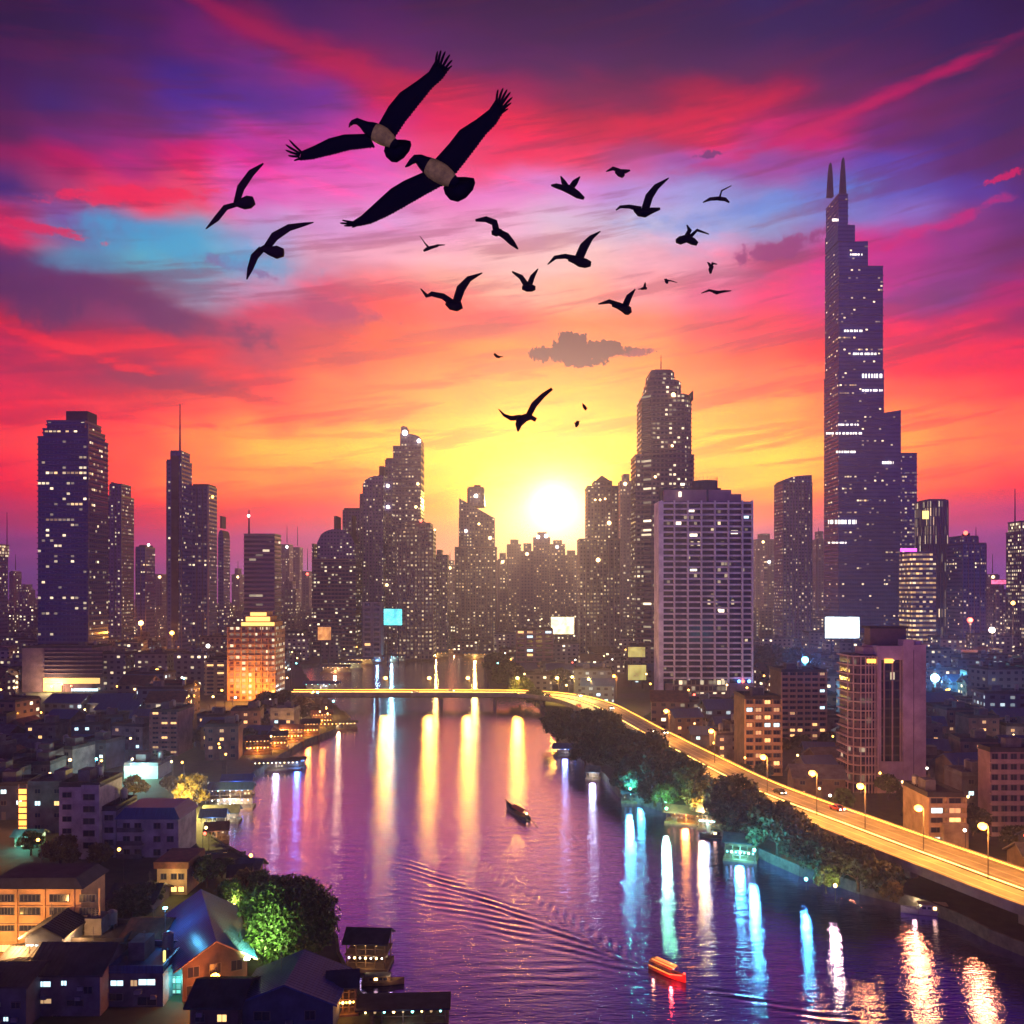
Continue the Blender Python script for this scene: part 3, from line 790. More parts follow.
tower('apartment_tower', 'brown tower with balconies and stepped crown behind the white gridded hotel', 'tower', 700,
      [(631, 694, 456, None, 'box', 6), (636, 693, 395, None, 'chamfer', 1), (642, 682, 381, 395, 'chamfer', 3), (645, 675, 371, 381, 'chamfer', 5), (653, 668, 367, 371, 'pyr', 8, ledge_brown), (684, 692, 391, 400, 'plain', 1, None)],
      facade('balconied_tower_wall', (0.12, 0.085, 0.13), (0.025, 0.022, 0.05), 3.6, 3.2, 0.24, 0.6, 0.45, 2.4, 0.6, 0.1), 40, ledge=3.6, ledge_mat=ledge_brown,
      masts=[(661, 355, 367, 0.5)], lamps=[(673, 395, bulb_warm, 1.6), (672, 446, bulb_warm, 1.0), (655, 477, bulb_warm, 1.0)])
tower('office_tower', 'violet tower with rounded roof corner left of the supertall tower', 'tower', 900,
      [(774, 812, 475, None, 'archl', 0, None, 7)] if False else [(774, 812, 475, None, 'archl', 0, m_purple, 7)], m_purple, 30, fins=3.4)
# the supertall: stepping tiers rising to the left
st = tower('supertall_tower', 'supertall dark blue stepped tower crowned by two spires', 'tower', 950,
      [(824, 884, 371, None, 'box', 0), (825, 883, 267, 371, 'box', 0.8), (825, 868, 241, 267, 'slant', 1.6, m_super, 1), (825, 855, 224, 241, 'slantr', 2.4, m_super, 1), (826, 848, 195, 224, 'box', 3.2),
       (866, 901, 410, None, 'slant', 0.5, m_super, 3), (883, 917, 454, None, 'box', 1.0, m_super2)],
      m_super, 44, ledge=8.4, ledge_mat=pbr('dark_navy_ledge', (0.04, 0.055, 0.16), 0.4))
cxs = st.location.x
for (a0, a1, tp) in ((828, 834, 162), (840.5, 847, 157)):
    mb = MB(); dd = 955
    xa, xb = X(a0, dd)-cxs, X(a1, dd)-cxs; xm = (xa+xb)/2; hw = (xb-xa)/2
    rings = []
    for py, k in ((196, 1.0), (184, 0.85), (172, 0.65), (164 if tp > 160 else 160, 0.40), (tp, 0.12)):
        z = Z(py, dd)-2
        rings.append([(xm-hw*k, -16, z), (xm+hw*k, -16, z), (xm+hw*k, -16+3.5*k+1, z), (xm-hw*k, -16+3.5*k+1, z)])
    mb.loft(rings).build('spire', dark_mat, st)
lp = glow('lit_floor_white', (1.0, 0.90, 0.75), 2.6)
for (a0, a1, p0, p1) in ((862, 882, 374, 378), (862, 882, 389.5, 391.5), (828, 856, 520, 524), (838, 858, 424, 425.5), (826, 862, 432.5, 434.5), (836, 856, 451, 453), (882, 893, 461.5, 464), (828, 846, 542, 543.5), (832, 838, 219, 221.5), (850, 862, 254, 255.5), (844, 862, 330, 332), (853, 876, 353, 355)):
    mb = MB(); x = a0
    q = random.Random(int(a0*7+p0))
    while x < a1:
        wd = q.uniform(0.8, 2.6)
        mb.box(X(x, 950)-cxs, X(min(x+wd, a1), 950)-cxs, -23.1, -22.4, Z(p1, 950)-2, Z(p0, 950)-2)
        x += wd+q.uniform(0.3, 2.2)
    mb.build('lit_floor', lp, st)
tower('office_tower', 'blue tower with vertical lit fins right of the supertall tower', 'tower', 880,
      [(915, 948, 501, None, 'box'), (917, 946, 499, 501, 'plain', 2, None)],
      facade('vertical_fin_wall', (0.06, 0.07, 0.17), (0.03, 0.04, 0.12), 9.0, 2.8, 0.5, 0.35, 0.9, 1.8, 0.6, 0.1), 30, fins=3.2,
      extras=[(922, 928, 511, 519, glow('gold_sign', (1.0, 0.7, 0.2), 2.5), 'lit_panel')])
tower('office_tower', 'lower striped tower with bright floors in front of the fin tower', 'tower', 800,
      [(899, 936, 553, None, 'box')], m_stripw, 26, ledge=4.2, ledge_mat=ledge_navy,
      extras=[(900, 916, 548.5, 551.5, glow('magenta_sign', (1.0, 0.10, 0.75), 3.5), 'magenta_sign')])
tower('office_tower', 'dark blue flat topped tower near the right edge of the skyline', 'tower', 850,
      [(947, 986, 544, None, 'box'), (949, 978, 537, 544, 'box', 3), (962, 970, 533, 537, 'plain', 8, None)], m_navy2, 30, fins=5,
      masts=[(976, 527, 540, 0.6)], lamps=[(965, 533, bulb_red, 2.0)])
tower('office_tower', 'golden topped tower at the right edge with a slim mast', 'tower', 830,
      [(1006, 1040, 532, None, 'box'), (1008, 1040, 522, 532, 'box', 3, facade('gold_crown_wall', (0.3, 0.18, 0.1), (0.2, 0.1, 0.05), 3.0, 2.5, 0.8, 0.8, 0.7, 2.2, 0.9, 0.1))],
      facade('gold_flecked_wall', (0.07, 0.06, 0.14), (0.03, 0.03, 0.08), 3.6, 3.2, 0.45, 0.5, 0.5, 2.4, 0.7, 0.1), 28, masts=[(1015, 489, 524, 0.8)], fins=4)
tower('office_tower', 'half hidden blue tower with glowing gold roof at the left edge', 'tower', 820,
      [(-20, 8, 556, None, 'box'), (-14, 9, 545, 556, 'box', 2, MATS.get('x') or facade('gold_roof_wall', (0.3, 0.2, 0.1), (0.2, 0.1, 0.05), 3.0, 2.5, 0.7, 0.8, 0.7, 2.0, 0.8, 0.1))], m_navy2, 26, masts=[(7, 512, 545, 0.5)])

# ---- faint towers in the haze behind
FARS = [  # px0, px1, top, d, label
 (18, 36, 590, 1250, 'faint block in haze left of the broad dark office tower'),
 (9, 22, 572, 1330, 'faint slim tower in haze near the left edge'),
 (141, 162, 588, 1400, 'low hazy block behind the short white-edged tower'),
 (232, 244, 575, 1450, 'hazy sliver tower left of the pink striped slab'),
 (281, 293, 545, 1380, 'pale hazy tower with bright tip right of the pink striped slab'),
 (292, 303, 548, 1460, 'pale hazy tower in the gap before the central cluster'),
 (302, 313, 572, 1300, 'hazy block touching the round shouldered tower'),
 (279, 300, 590, 1150, 'wide low hazy block over the floodlit hotel'),
 (443, 457, 566, 1250, 'hazy tower between the dim purple and stepped pinkish towers'),
 (497, 508, 560, 1200, 'first golden hazed block left of the sun'),
 (507, 521, 545, 1320, 'golden hazed tower directly left of the sun'),
 (520, 534, 552, 1150, 'golden hazed block below left of the sun'),
 (533, 550, 538, 1300, 'golden hazed tower below the sun with two white beacons'),
 (549, 565, 545, 1180, 'golden hazed block right below the sun'),
 (563, 578, 556, 1240, 'golden hazed block left of the pointed roof tower'),
 (618, 632, 482, 1000, 'faint tall tower between the pointed roof tower and the balconied brown tower'),
 (752, 774, 540, 1400, 'lilac hazed tower right of the white gridded hotel'),
 (760, 778, 560, 1250, 'lower lilac hazed block right of the white gridded hotel'),
 (811, 826, 540, 1350, 'faint tower squeezed left of the supertall tower'),
 (985, 1000, 575, 1200, 'hazy block between the right edge towers'),
 (986, 1008, 590, 1050, 'low dim block with red lit front near the right edge'),
 (60, 84, 600, 1100, 'hazy block behind the louvred podium'),
 (152, 168, 575, 1300, 'purple haze tower left of the needle mast tower'),
]
qq = random.Random(5)
for (a0, a1, tp, d, lab) in FARS:
    k = qq.choice(['box', 'box', 'chamfer'])
    ti = [(a0, a1, tp, None, k, 0)]
    if qq.random() < 0.7: ti.append((a0+(a1-a0)*0.25, a1-(a1-a0)*0.2, tp-qq.uniform(3, 8), tp, 'box', 3))
    ms = [((a0+a1)/2, tp-qq.uniform(12, 24), tp-3, 0.8)] if qq.random() < 0.35 else []
    lm = [((a0+a1)/2, tp+2, qq.choice([bulb_white, bulb_warm, bulb_red]), 2.0)] if qq.random() < 0.6 else []
    if '538' in str(tp): lm = [(538, 537, bulb_white, 2.6), (546, 536, bulb_white, 2.6)]
    r_ = tower('distant_tower', lab, 'tower', d, ti, m_far, 24, masts=ms, lamps=lm, fins=6)
    r_['group'] = 'towers fading into the haze'
# ------------------------------------------------------------------ mid-distance and near buildings
win_dark = pbr('dark_window_glass', (0.02, 0.025, 0.05), 0.15, var=0)
win_warm = glow('warm_lit_window', (1.0, 0.58, 0.20), 1.8)
win_cool = glow('cool_lit_window', (0.62, 0.92, 1.0), 1.8)
win_dim = glow('dim_lit_window', (0.9, 0.55, 0.25), 0.7)
frame_m = pbr('window_frame', (0.12, 0.11, 0.12), 0.6, var=0.1)
roof_dark = pbr('dark_roof_felt', (0.035, 0.035, 0.05), 0.85, vscale=0.4, var=0.5)
roof_blue = pbr('blue_metal_roof', (0.03, 0.07, 0.22), 0.4, vscale=0.5, var=0.3, stretch=(6, 0.3, 1))
roof_rust = pbr('rust_metal_roof', (0.16, 0.06, 0.04), 0.7, vscale=0.5, var=0.5)
roof_grey = pbr('grey_sheet_roof', (0.12, 0.12, 0.14), 0.6, vscale=0.4, var=0.5)
wall_grey = pbr('grey_plaster', (0.12, 0.115, 0.14), 0.85, vscale=0.35, var=0.45)
wall_white = pbr('white_plaster', (0.36, 0.34, 0.38), 0.85, vscale=0.3, var=0.4)
wall_cream = pbr('cream_plaster', (0.42, 0.32, 0.20), 0.85, vscale=0.3, var=0.4)
wall_orange = pbr('ochre_plaster', (0.48, 0.27, 0.13), 0.85, vscale=0.3, var=0.35)
wall_blue = pbr('bluegrey_plaster', (0.05, 0.07, 0.13), 0.85, vscale=0.35, var=0.4)
wall_pink = pbr('dusky_pink_plaster', (0.26, 0.16, 0.19), 0.85, vscale=0.2, var=0.35)
wall_brown = pbr('brown_plaster', (0.10, 0.07, 0.065), 0.85, vscale=0.35, var=0.45)
tank_m = pbr('water_tank_steel', (0.28, 0.29, 0.32), 0.4, 0.5)

WIN_CACHE = {}
def window_mesh(w, h, glass, nb=2):
    key = (round(w, 2), round(h, 2), glass.name, nb)
    if key not in WIN_CACHE:
        mb = MB(); t = 0.09
        mb.box(-w/2, w/2, 0.02, 0.10, 0, h, 0)                       # glass
        mb.box(-w/2-t, w/2+t, -0.06, 0.02, h, h+t, 1); mb.box(-w/2-t, w/2+t, -0.14, 0.02, -t, 0, 1)
        mb.box(-w/2-t, -w/2, -0.06, 0.02, 0, h, 1); mb.box(w/2, w/2+t, -0.06, 0.02, 0, h, 1)
        for i in range(1, nb): x = -w/2+w*i/nb; mb.box(x-0.035, x+0.035, -0.04, 0.02, 0, h, 1)
        WIN_CACHE[key] = mb.mesh('window', [glass, frame_m])
    return WIN_CACHE[key]
def put_window(root, x, y, z, w, h, glass, face='S', nb=2):
    """face S looks to the camera (-y), E to +x, W to -x"""
    rz = {'S': 0.0, 'E': PI/2, 'W': -PI/2}[face]
    return link('window', window_mesh(w, h, glass, nb), root, (x, y, z), rz)
def pick_glass(q, p_lit, cool=0.3):
    if q.random() < p_lit:
        return win_cool if q.random() < cool else (win_warm if q.random() < 0.6 else win_dim)
    return win_dark

def flat_roof(root, w, dp, h, mat, q, tank=True, box=True):
    mb = MB(); p = 0.35
    mb.box(-w/2-0.15, w/2+0.15, -dp/2-0.15, dp/2+0.15, h, h+0.2)
    for (a, b_, c, e) in ((-w/2, w/2, -dp/2, -dp/2+p), (-w/2, w/2, dp/2-p, dp/2), (-w/2, -w/2+p, -dp/2+p, dp/2-p), (w/2-p, w/2, -dp/2+p, dp/2-p)):
        mb.box(a, b_, c, e, h+0.2, h+1.1)
    mb.build('roof', mat, root)
    if box:
        bx = q.uniform(-w*0.25, w*0.25); bw = min(4.0, w*0.3)
        MB().box(bx-bw/2, bx+bw/2, -dp*0.1, -dp*0.1+min(4, dp*0.4), h+0.2, h+3.0).build('stair_head', wall_grey, root)
    if tank:
        tx = q.uniform(-w*0.35, w*0.35)
        m = MB(); m.cyl(tx, dp*0.3, h+0.9, h+2.9, 0.9, 10); m.cyl(tx, dp*0.3, h+2.9, h+3.3, 0.9, 10, sc=0.3)
        for sx in (-.6, .6):
            for sy in (-.6, .6): m.box(tx+sx-.08, tx+sx+.08, dp*.3+sy-.08, dp*.3+sy+.08, h+.2, h+1.0)
        m.build('water_tank', tank_m, root)
    ax = q.uniform(-w*.4, w*.4); m = MB(); m.tube([(ax, 0, h), (ax, 0, h+4.2)], .05, 4)
    for k in range(4): m.box(ax-.5+.06*k, ax+.5-.06*k, -.03, .03, h+3.0+.35*k, h+3.06+.35*k)
    m.build('antenna', frame_m, root)
def gable_roof(root, w, dp, h, mat, rise=None, over=0.8, ridge='x', ribs=False):
    rise = rise or min(w, dp)*0.28
    mb = MB(); t = 0.25
    if ridge == 'x':
        a, b_ = w/2+over, dp/2+over
        pr = [(-b_, h-over*rise/(dp/2)), (0, h+rise), (b_, h-over*rise/(dp/2))]
        rings = [[(x, y, z) for (y, z) in pr]+[(x, y, z+t) for (y, z) in pr[::-1]] for x in (-a, a)]
    else:
        a, b_ = dp/2+over, w/2+over
        pr = [(-b_, h-over*rise/(w/2)), (0, h+rise), (b_, h-over*rise/(w/2))]
        rings = [[(x, y, z) for (x, z) in pr]+[(x, y, z+t) for (x, z) in pr[::-1]] for y in (a, -a)]
    mb.loft(rings)
    if ribs:
        L2 = a; n = int(2*L2/0.7)
        for i in range(n+1):
            u = -L2+2*L2*i/n
            for s_ in (-1, 1):
                e0 = (s_*b_, pr[0][1]+t); e1 = (0, h+rise+t)
                if ridge == 'x': P4 = [(u-.05, e0[0], e0[1]), (u+.05, e0[0], e0[1]), (u+.05, e1[0], e1[1]), (u-.05, e1[0], e1[1])]
                else: P4 = [(e0[0], u-.05, e0[1]), (e0[0], u+.05, e0[1]), (e1[0], u+.05, e1[1]), (e1[0], u-.05, e1[1])]
                mb.loft([P4, [(p[0], p[1], p[2]+.07) for p in P4]])
    return mb.build('roof', mat, root)

def house_walls(root, w, dp, h, mat, gable=None, rise=0, name='wall'):
    mb = MB()
    mb.box(-w/2, w/2, -dp/2, dp/2, 0, h)
    if gable == 'x':
        for x0, x1 in ((-w/2, -w/2+0.3), (w/2-0.3, w/2)):
            mb.loft([[(x, -dp/2, h), (x, dp/2, h), (x, 0, h+rise-0.05)] for x in (x0, x1)])
    if gable == 'y':
        for y0, y1 in ((-dp/2, -dp/2+0.3), (dp/2-0.3, dp/2)):
            mb.loft([[(-w/2, y, h), (w/2, y, h), (0, y, h+rise-0.05)] for y in (y1, y0)])
    return mb.build(name, mat, root)

def generic_house(w, dp, floors, wallm, roofm, rtype, q, p_lit=0.3, bay=3.2, fh=3.1, cool=0.3, door=True, name='house', both=True, ww=1.5, wh=1.3):
    root = thing(name, '', 'house')
    h = floors*fh
    rise = min(w, dp)*0.26
    house_walls(root, w, dp, h, wallm, None if rtype == 'flat' else rtype, rise)
    if rtype == 'flat': flat_roof(root, w, dp, h, roofm, q)
    else: gable_roof(root, w, dp, h, roofm, rise, 0.7, rtype)
    n = max(1, int(w/bay))
    for f_ in range(floors):
        for i in range(n):
            x = -w/2+w*(i+0.5)/n
            if f_ == 0 and i == n//2 and door:
                MB().box(x-0.55, x+0.55, -dp/2-0.06, -dp/2+0.02, 0, 2.2).build('door', frame_m, root); continue
            put_window(root, x, -dp/2-0.03, f_*fh+1.0, ww, wh, pick_glass(q, p_lit, cool))
    if both:
        n2 = max(1, int(dp/4.0))
        for f_ in range(floors):
            for i in range(n2):
                y = -dp/2+dp*(i+0.5)/n2
                put_window(root, w/2+0.03, y, f_*fh+1.0, ww*0.8, wh, pick_glass(q, p_lit, cool), 'E')
    return root

# ---- grid-fronted hotel slab (white slabs and fins, dark bays)
def grid_hotel():
    d, dep = 530.0, 17.0
    xa, xb = X(656, d+dep), X(753, d)
    root = thing('hotel', 'big white gridded hotel slab with dark balcony bays beside the curve of the lit expressway', 'hotel', ((xa+xb)/2, d+dep/2, 2.0))
    w = xb-xa; z1 = Z(503, d)-2; z0 = Z(678, d)-2
    bayglass = facade('hotel_bay_glass', (0.015, 0.014, 0.04), (0.008, 0.01, 0.035), 3.85, 2.0, 0.045, 0.85, 0.7, 1.8, 0.3, 0.3)
    MB().box(-w/2+1.6, w/2, -dep/2+1.8, dep/2, 0, z1).build('core_wall', bayglass, root)
    pale = pbr('hotel_white_concrete', (0.88, 0.74, 0.80), 0.7, vscale=0.15, var=0.3)
    nfl = 30; fh = (z1-z0)/nfl
    sl = MB().box(-w/2, w/2, -dep/2, -dep/2+1.8, -0.5, 0.5).mesh('balcony_slab', pale)
    q = random.Random(9)
    rail = MB().box(-w/2, w/2, -dep/2-0.05, -dep/2+0.08, 0.5, 0.9).mesh('balcony_parapet', pbr('hotel_parapet', (0.09, 0.07, 0.13), 0.7, var=0.2))
    for i in range(nfl+1):
        o = link('balcony_slab', sl, root, (0, 0, z0+i*fh))
        link('balcony_parapet', rail, o)
    fn = MB().box(-0.42, 0.42, -dep/2-0.5, -dep/2+1.8, z0-3, z1+1.5).mesh('fin', pale)
    for px in (661.5, 674.5, 688, 701.5, 715, 728.5, 742.5, 752.4):
        link('fin', fn, root, (X(px, d)-root.location.x, 0, 0))
    MB().box(-w/2-1.2, -w/2+1.6, -dep/2-0.7, dep/2, 0, z1+1.0).build('end_wall', pale, root)
    MB().box(-w/2+3, w/2, -dep/2-1.5, dep/2, 0, z0-3.2).build('podium', wall_pink, root)
    MB().box(-w/2+7, w/2-16, -dep/2-2, -dep/2-1.5, 2, 10).build('lobby_glazing', facade('lobby_glazing', (0.3, 0.2, 0.15), (0.1, 0.06, 0.05), 3.5, 2.5, 0.6, 0.8, 0.7, 2.0, 0.8, 0.2), root)
    # roof storeys
    pk = pbr('hotel_roof_pink', (0.40, 0.24, 0.30), 0.8, vscale=0.15)
    MB().box(-w/2+3, X(733, d)-root.location.x, -dep/2+4, dep/2, z1, Z(489, d)-2).build('roof_storey', pk, root)
    MB().box(X(730, d)-root.location.x, X(744, d)-root.location.x, -dep/2+6, dep/2-2, z1, Z(493, d)-2).build('roof_storey', pk, root)
    MB().box(X(662, d)-root.location.x, X(725, d)-root.location.x, -dep/2+10, dep/2-4, z1, Z(486, d)-2).build('plant_room', wall_blue, root)
    m = MB(); cx_ = X(709, d)-root.location.x
    m.cyl(cx_, 3, z1, Z(479, d)-2, 7.6, 20); m.build('drum', wall_blue, root)
    m = MB()
    for k in range(20):
        a = 2*PI*k/20; m.tube([(cx_+7.4*math.cos(a), 3+7.4*math.sin(a), Z(479, d)-2), (cx_+7.4*math.cos(a), 3+7.4*math.sin(a), Z(475, d)-2)], 0.12, 4)
    m.build('drum_railing', pale_mat, root)
    for (px, py, mt, sx, sz) in ((680.5, 494, bulb_white, .8, 1.5), (692, 510, bulb_white, 1.6, 1.0), (679, 524, bulb_white, 1.5, 1.4), (694, 535, bulb_warm, 2.2, 0.8), (735, 532, bulb_warm, 2.0, 1.0), (722, 612, bulb_white, 1.6, 1.6), (694, 570, bulb_white, 2, .6), (683, 484, bulb_white, 1.2, .7), (747, 517, win_cool, 1.4, .7)):
        x = X(px, d)-root.location.x; z = Z(py, d)-2
        MB().box(x-sx, x+sx, -dep/2+1.3, -dep/2+1.7, z-sz, z+sz).build('lit_window', mt if mt is win_cool else glow('hotel_lit', (1, .85, .62), 2.6), root)
    for px, c in ((738, bulb_blue), (748, bulb_blue), (742, bulb_red)):
        MB().ball((X(px, d)-root.location.x, -dep/2-2.4, 9.5), 1.0, 8, 6).build('signal_light', c, root)
grid_hotel()

# ---- tall pinkish-grey block on the right with a glazed bay and blank side wall
def grey_tower():
    d, dep = 279.0, 12.0
    x0, x1 = X(838, d+dep), X(926, d)
    root = thing('hotel_block', 'tall pinkish grey block with rounded balcony corner and blank side wall on the right bank', 'hotel', ((x0+x1)/2, d+dep/2, 2.0))
    cx = root.location.x; w = x1-x0
    def zz(py): return Z(py, d)-2
    L = lambda px: X(852+(px-838)*(926-852)/(926-838.0), d)-cx
    top = zz(646)
    # left part with curved balcony grid
    k = 8; xl, xr = L(840), L(869)
    curve = [(xr, -dep/2+0.8)]+[(xl+3.2-3.2*math.sin(a*PI/2/k), -dep/2+4.0-3.2*math.cos(a*PI/2/k)) for a in range(k+1)]
    pts = curve[::-1]+[]
    body = [(xr, -dep/2+0.8), (xr, dep/2), (xl, dep/2)]+[(xl+3.2-3.2*math.cos(a*PI/2/k), -dep/2+4.0-3.2*math.sin(a*PI/2/k)) for a in range(k+1)]
    gl = facade('balcony_corner_glass', (0.10, 0.06, 0.09), (0.02, 0.02, 0.05), 3.0, 2.0, 0.10, 0.8, 0.6, 1.2, 0.8, 0.2)
    MB().prism(body, 0, zz(655), 0, top=1).build('corner_wall', [gl, roof_dark], root)
    slab_m = pbr('balcony_concrete', (0.55, 0.38, 0.36), 0.8, vscale=0.4)
    e = 1.0
    sl = [(xr, -dep/2+0.8-e), (xr, dep/2), (xl-e, dep/2)]+[(xl+3.2-(3.2+e)*math.cos(a*PI/2/k), -dep/2+4.0-(3.2+e)*math.sin(a*PI/2/k)) for a in range(k+1)]
    sm = MB().prism(sl, 0, 0.32).mesh('balcony_slab', slab_m)
    nf = 15; fh = zz(657)/nf
    for i in range(1, nf+1): link('balcony_slab', sm, root, (0, 0, i*fh))
    post = MB().box(-0.14, 0.14, -0.14, 0.14, 0, zz(657)).mesh('balcony_post', slab_m)
    for i in range(5): link('balcony_post', post, root, (xr-(xr-xl-3.2)*i/4.5, -dep/2-0.05, 0))
    for a in (0.15, 0.5, 0.85): link('balcony_post', post, root, (xl+3.2-(3.2+e*.8)*math.cos(a*PI/2), -dep/2+4.0-(3.2+e*.8)*math.sin(a*PI/2), 0))
    # glazed middle bay with pink piers
    pink = pbr('dusky_concrete', (0.55, 0.40, 0.45), 0.85, vscale=0.12, var=0.35)
    xm0, xm1 = L(869), L(899)
    MB().box(xm0+1.0, xm1, -dep/2+1.2, dep/2, 0, top).build('middle_wall', facade('dark_bay_glass', (0.05, 0.05, 0.06), (0.012, 0.02, 0.03), 2.9, 1.55, 0.03, 0.88, 0.80, 1.2, 0.8, 0.3), root)
    MB().box(xm0-0.3, xm0+1.0, -dep/2, dep/2, 0, top).build('pier', pink, root)
    mul = MB().box(-0.13, 0.13, -dep/2+0.6, -dep/2+1.2, zz(762), zz(660)).mesh('mullion', slab_m)
    for px in (877.5, 887.5, 897): link('mullion', mul, root, (L(px), 0, 0))
    MB().box(xm0+1.0, xm1, -dep/2+0.3, -dep/2+1.2, zz(660), top).build('bay_head', pink, root)
    MB().box(xm0+1.0, xm1, -dep/2+0.3, -dep/2+1.2, 0, zz(762)).build('bay_base', pink, root)
    for (px, py) in ((861, 661), (882, 661)):
        MB().box(L(px)-1.3, L(px)+1.3, -dep/2+(0.0 if px > 870 else -0.3), -dep/2+0.28, zz(py+2), zz(py-2)).build('lit_window', glow('orange_window', (1.0, .5, .08), 2.5), root)
    # blank right wall, notched
    MB().box(xm1, L(926), -dep/2, dep/2, 0, zz(645)).build('side_wall', pink, root)
    MB().box(xm1, L(912), -dep/2+0.002, dep/2-1, zz(645), zz(640)).build('side_wall_step', pink, root)
    MB().box(L(917), L(923), -dep/2+2, dep/2-2, zz(645), zz(641)).build('side_wall_step', pink, root)
    MB().box(L(911), L(911.6), -dep/2-0.12, -dep/2, 4, zz(650)).build('downpipe', frame_m, root)
    MB().box(L(866), L(909), -dep/2+4, dep/2-3, top, zz(629)).build('plant_room', pbr('plant_room_grey', (.12, .08, .12), .8), root)
    MB().box(L(864), L(911), -dep/2+3.4, dep/2-2.4, zz(629), zz(627)).build('plant_room_roof', roof_dark, root)
    MB().box(L(856), L(869), -dep/2+3, dep/2-2, zz(655), zz(648)).build('roof_terrace', slab_m, root)
grey_tower()

# ---- balconied slabs: (name, label, px0, px1, top, d, dep, floors, wall, slab, p_lit, extra)
def slab_block(label, px0, px1, top, d, dep, floors, wallm, slabm, p_lit, q, cool=0.2, rz=0.0, name='apartment_block', bay=3.0, fins=True, side='E', tilt=0):
    x0, x1 = span(px0, px1, d, dep)
    root = thing(name, label, 'apartment block', ((x0+x1)/2, d+dep/2, 2.0), rz)
    w = x1-x0; h = Z(top, d)-2.0; fh = h/floors
    MB().box(-w/2, w/2, -dep/2, dep/2, 0, h).build('wall', wallm, root)
    flat_roof(root, w, dep, h, roof_dark, q)
    sl = MB().box(-w/2-0.2, w/2+0.2, -dep/2-1.1, -dep/2, -0.12, 0.14); sl.box(-w/2-0.2, w/2+0.2, -dep/2-1.1, -dep/2-0.98, 0.14, 0.95)
    sme = sl.mesh('balcony', slabm)
    n = max(2, int(w/bay)); cnt = 0
    for f_ in range(floors):
        if f_ > 0 or True: link('balcony', sme, root, (0, 0, f_*fh+0.1 if f_ else fh*0.05))
        for i in range(n):
            if cnt > 85: break
            put_window(root, -w/2+w*(i+0.5)/n, -dep/2-0.03, f_*fh+0.75, w/n*0.62, fh*0.55, pick_glass(q, p_lit, cool)); cnt += 1
    if fins:
        fm = MB().box(-0.15, 0.15, -dep/2-1.0, -dep/2, 0, h).mesh('partition', slabm)
        for i in range(n+1): link('partition', fm, root, (-w/2+w*i/n, 0, 0))
    return root
q = random.Random(21)
slab_block('brown balconied slab behind the riverside road, just left of the pinkish grey block', 770, 826, 672, 366, 16, 13, wall_brown, pbr('tan_balcony', (.36, .22, .20), .8), 0.14, q)
slab_block('orange lit block of curved balconies, lowest front one beside the expressway lamps', 734, 781, 699, 306, 15, 10, wall_brown, pbr('amber_balcony', (.46, .28, .16), .8), 0.28, q)
slab_block('tan office block with five window rows cut by the right edge of the picture', 978, 1075, 752, 231, 6, 8, wall_pink, pbr('tan_band', (.42, .28, .24), .8), 0.04, q, fins=False, bay=2.4)
slab_block('small slab with balconies on the left bank behind the riverside bars', 151, 193, 712, 343, 16, 9, wall_pink, wall_pink, 0.25, q)
slab_block('low pink block with gridded window panel on the far right bank below the sun', 516, 553, 630, 700, 22, 9, wall_pink, pbr('rose_band', (.45, .28, .30), .8), 0.2, q, bay=6)
slab_block('white windowless looking block behind the cyan screen on the far left bank', 363, 384, 602, 790, 18, 12, wall_white, wall_white, 0.06, q, bay=8)
slab_block('beige office block with orange sign left of the floodlit hotel', 205, 246, 660, 540, 20, 9, wall_cream, wall_cream, 0.1, q, bay=6, fins=False)

def lowrise_lit():
    d, dep = 222.0, 14.0
    root = slab_block('amber lit four storey terrace with columns beside the nearest expressway lamps', 903, 964, 797, d, dep, 5, wall_cream, pbr('amber_terrace', (.5, .34, .2), .8), 0.35, random.Random(4), name='apartment_block')
    MB().box(-1.5, 4.5, -dep/2-2.2, dep/2-4, 0, Z(822, d)-2).build('porch_block', wall_cream, root)
lowrise_lit()

# louvred podium building under the broad tower
def podium():
    d, dep = 556.0, 28.0
    x0, x1 = span(22, 112, d, dep)
    root = thing('podium_building', 'pinkish podium with dark louvred front and glowing arcade at the foot of the broad tower', 'building', ((x0+x1)/2, d+dep/2, 2.0))
    w = x1-x0; h = Z(648, d)-2; cx = root.location.x
    MB().box(-w/2, w/2, -dep/2, dep/2, 0, h).build('wall', wall_pink, root)
    flat_roof(root, w, dep, h, roof_dark, random.Random(2))
    lx0, lx1 = X(45, d)-cx, X(103, d)-cx
    MB().box(lx0, lx1, -dep/2-0.5, -dep/2-0.02, Z(677, d)-2, Z(650, d)-2).build('recess', pbr('louvre_recess', (.05, .035, .07), .8), root)
    lv = MB().box(lx0, lx1, -dep/2-1.5, -dep/2-0.5, -0.25, 0.25).mesh('louvre', wall_pink)
    for i in range(6): link('louvre', lv, root, (0, 0, Z(675, d)-2+i*(Z(650, d)-Z(675, d))/6+1))
    MB().box(X(44, d)-cx, X(100, d)-cx, -dep/2-0.8, -dep/2-0.02, Z(683.5, d)-2, Z(678, d)-2).build('lit_arcade', glow('gold_arcade', (1.0, .60, .18), 1.3), root)
    MB().box(X(44, d)-cx, X(62, d)-cx, -dep/2-0.9, -dep/2-0.02, 0.5, Z(684, d)-2).build('lit_arcade', glow('gold_arcade', (1.0, .60, .18), 1.3), root)
    MB().box(X(72, d)-cx, X(98, d)-cx, -dep/2-0.9, -dep/2-0.02, Z(691, d)-2, Z(688.5, d)-2).build('shop_window', win_cool, root)
    lamp(root, (X(55, d)-cx, -dep/2-8, 5), 9000, WARM, 2.0)
podium()

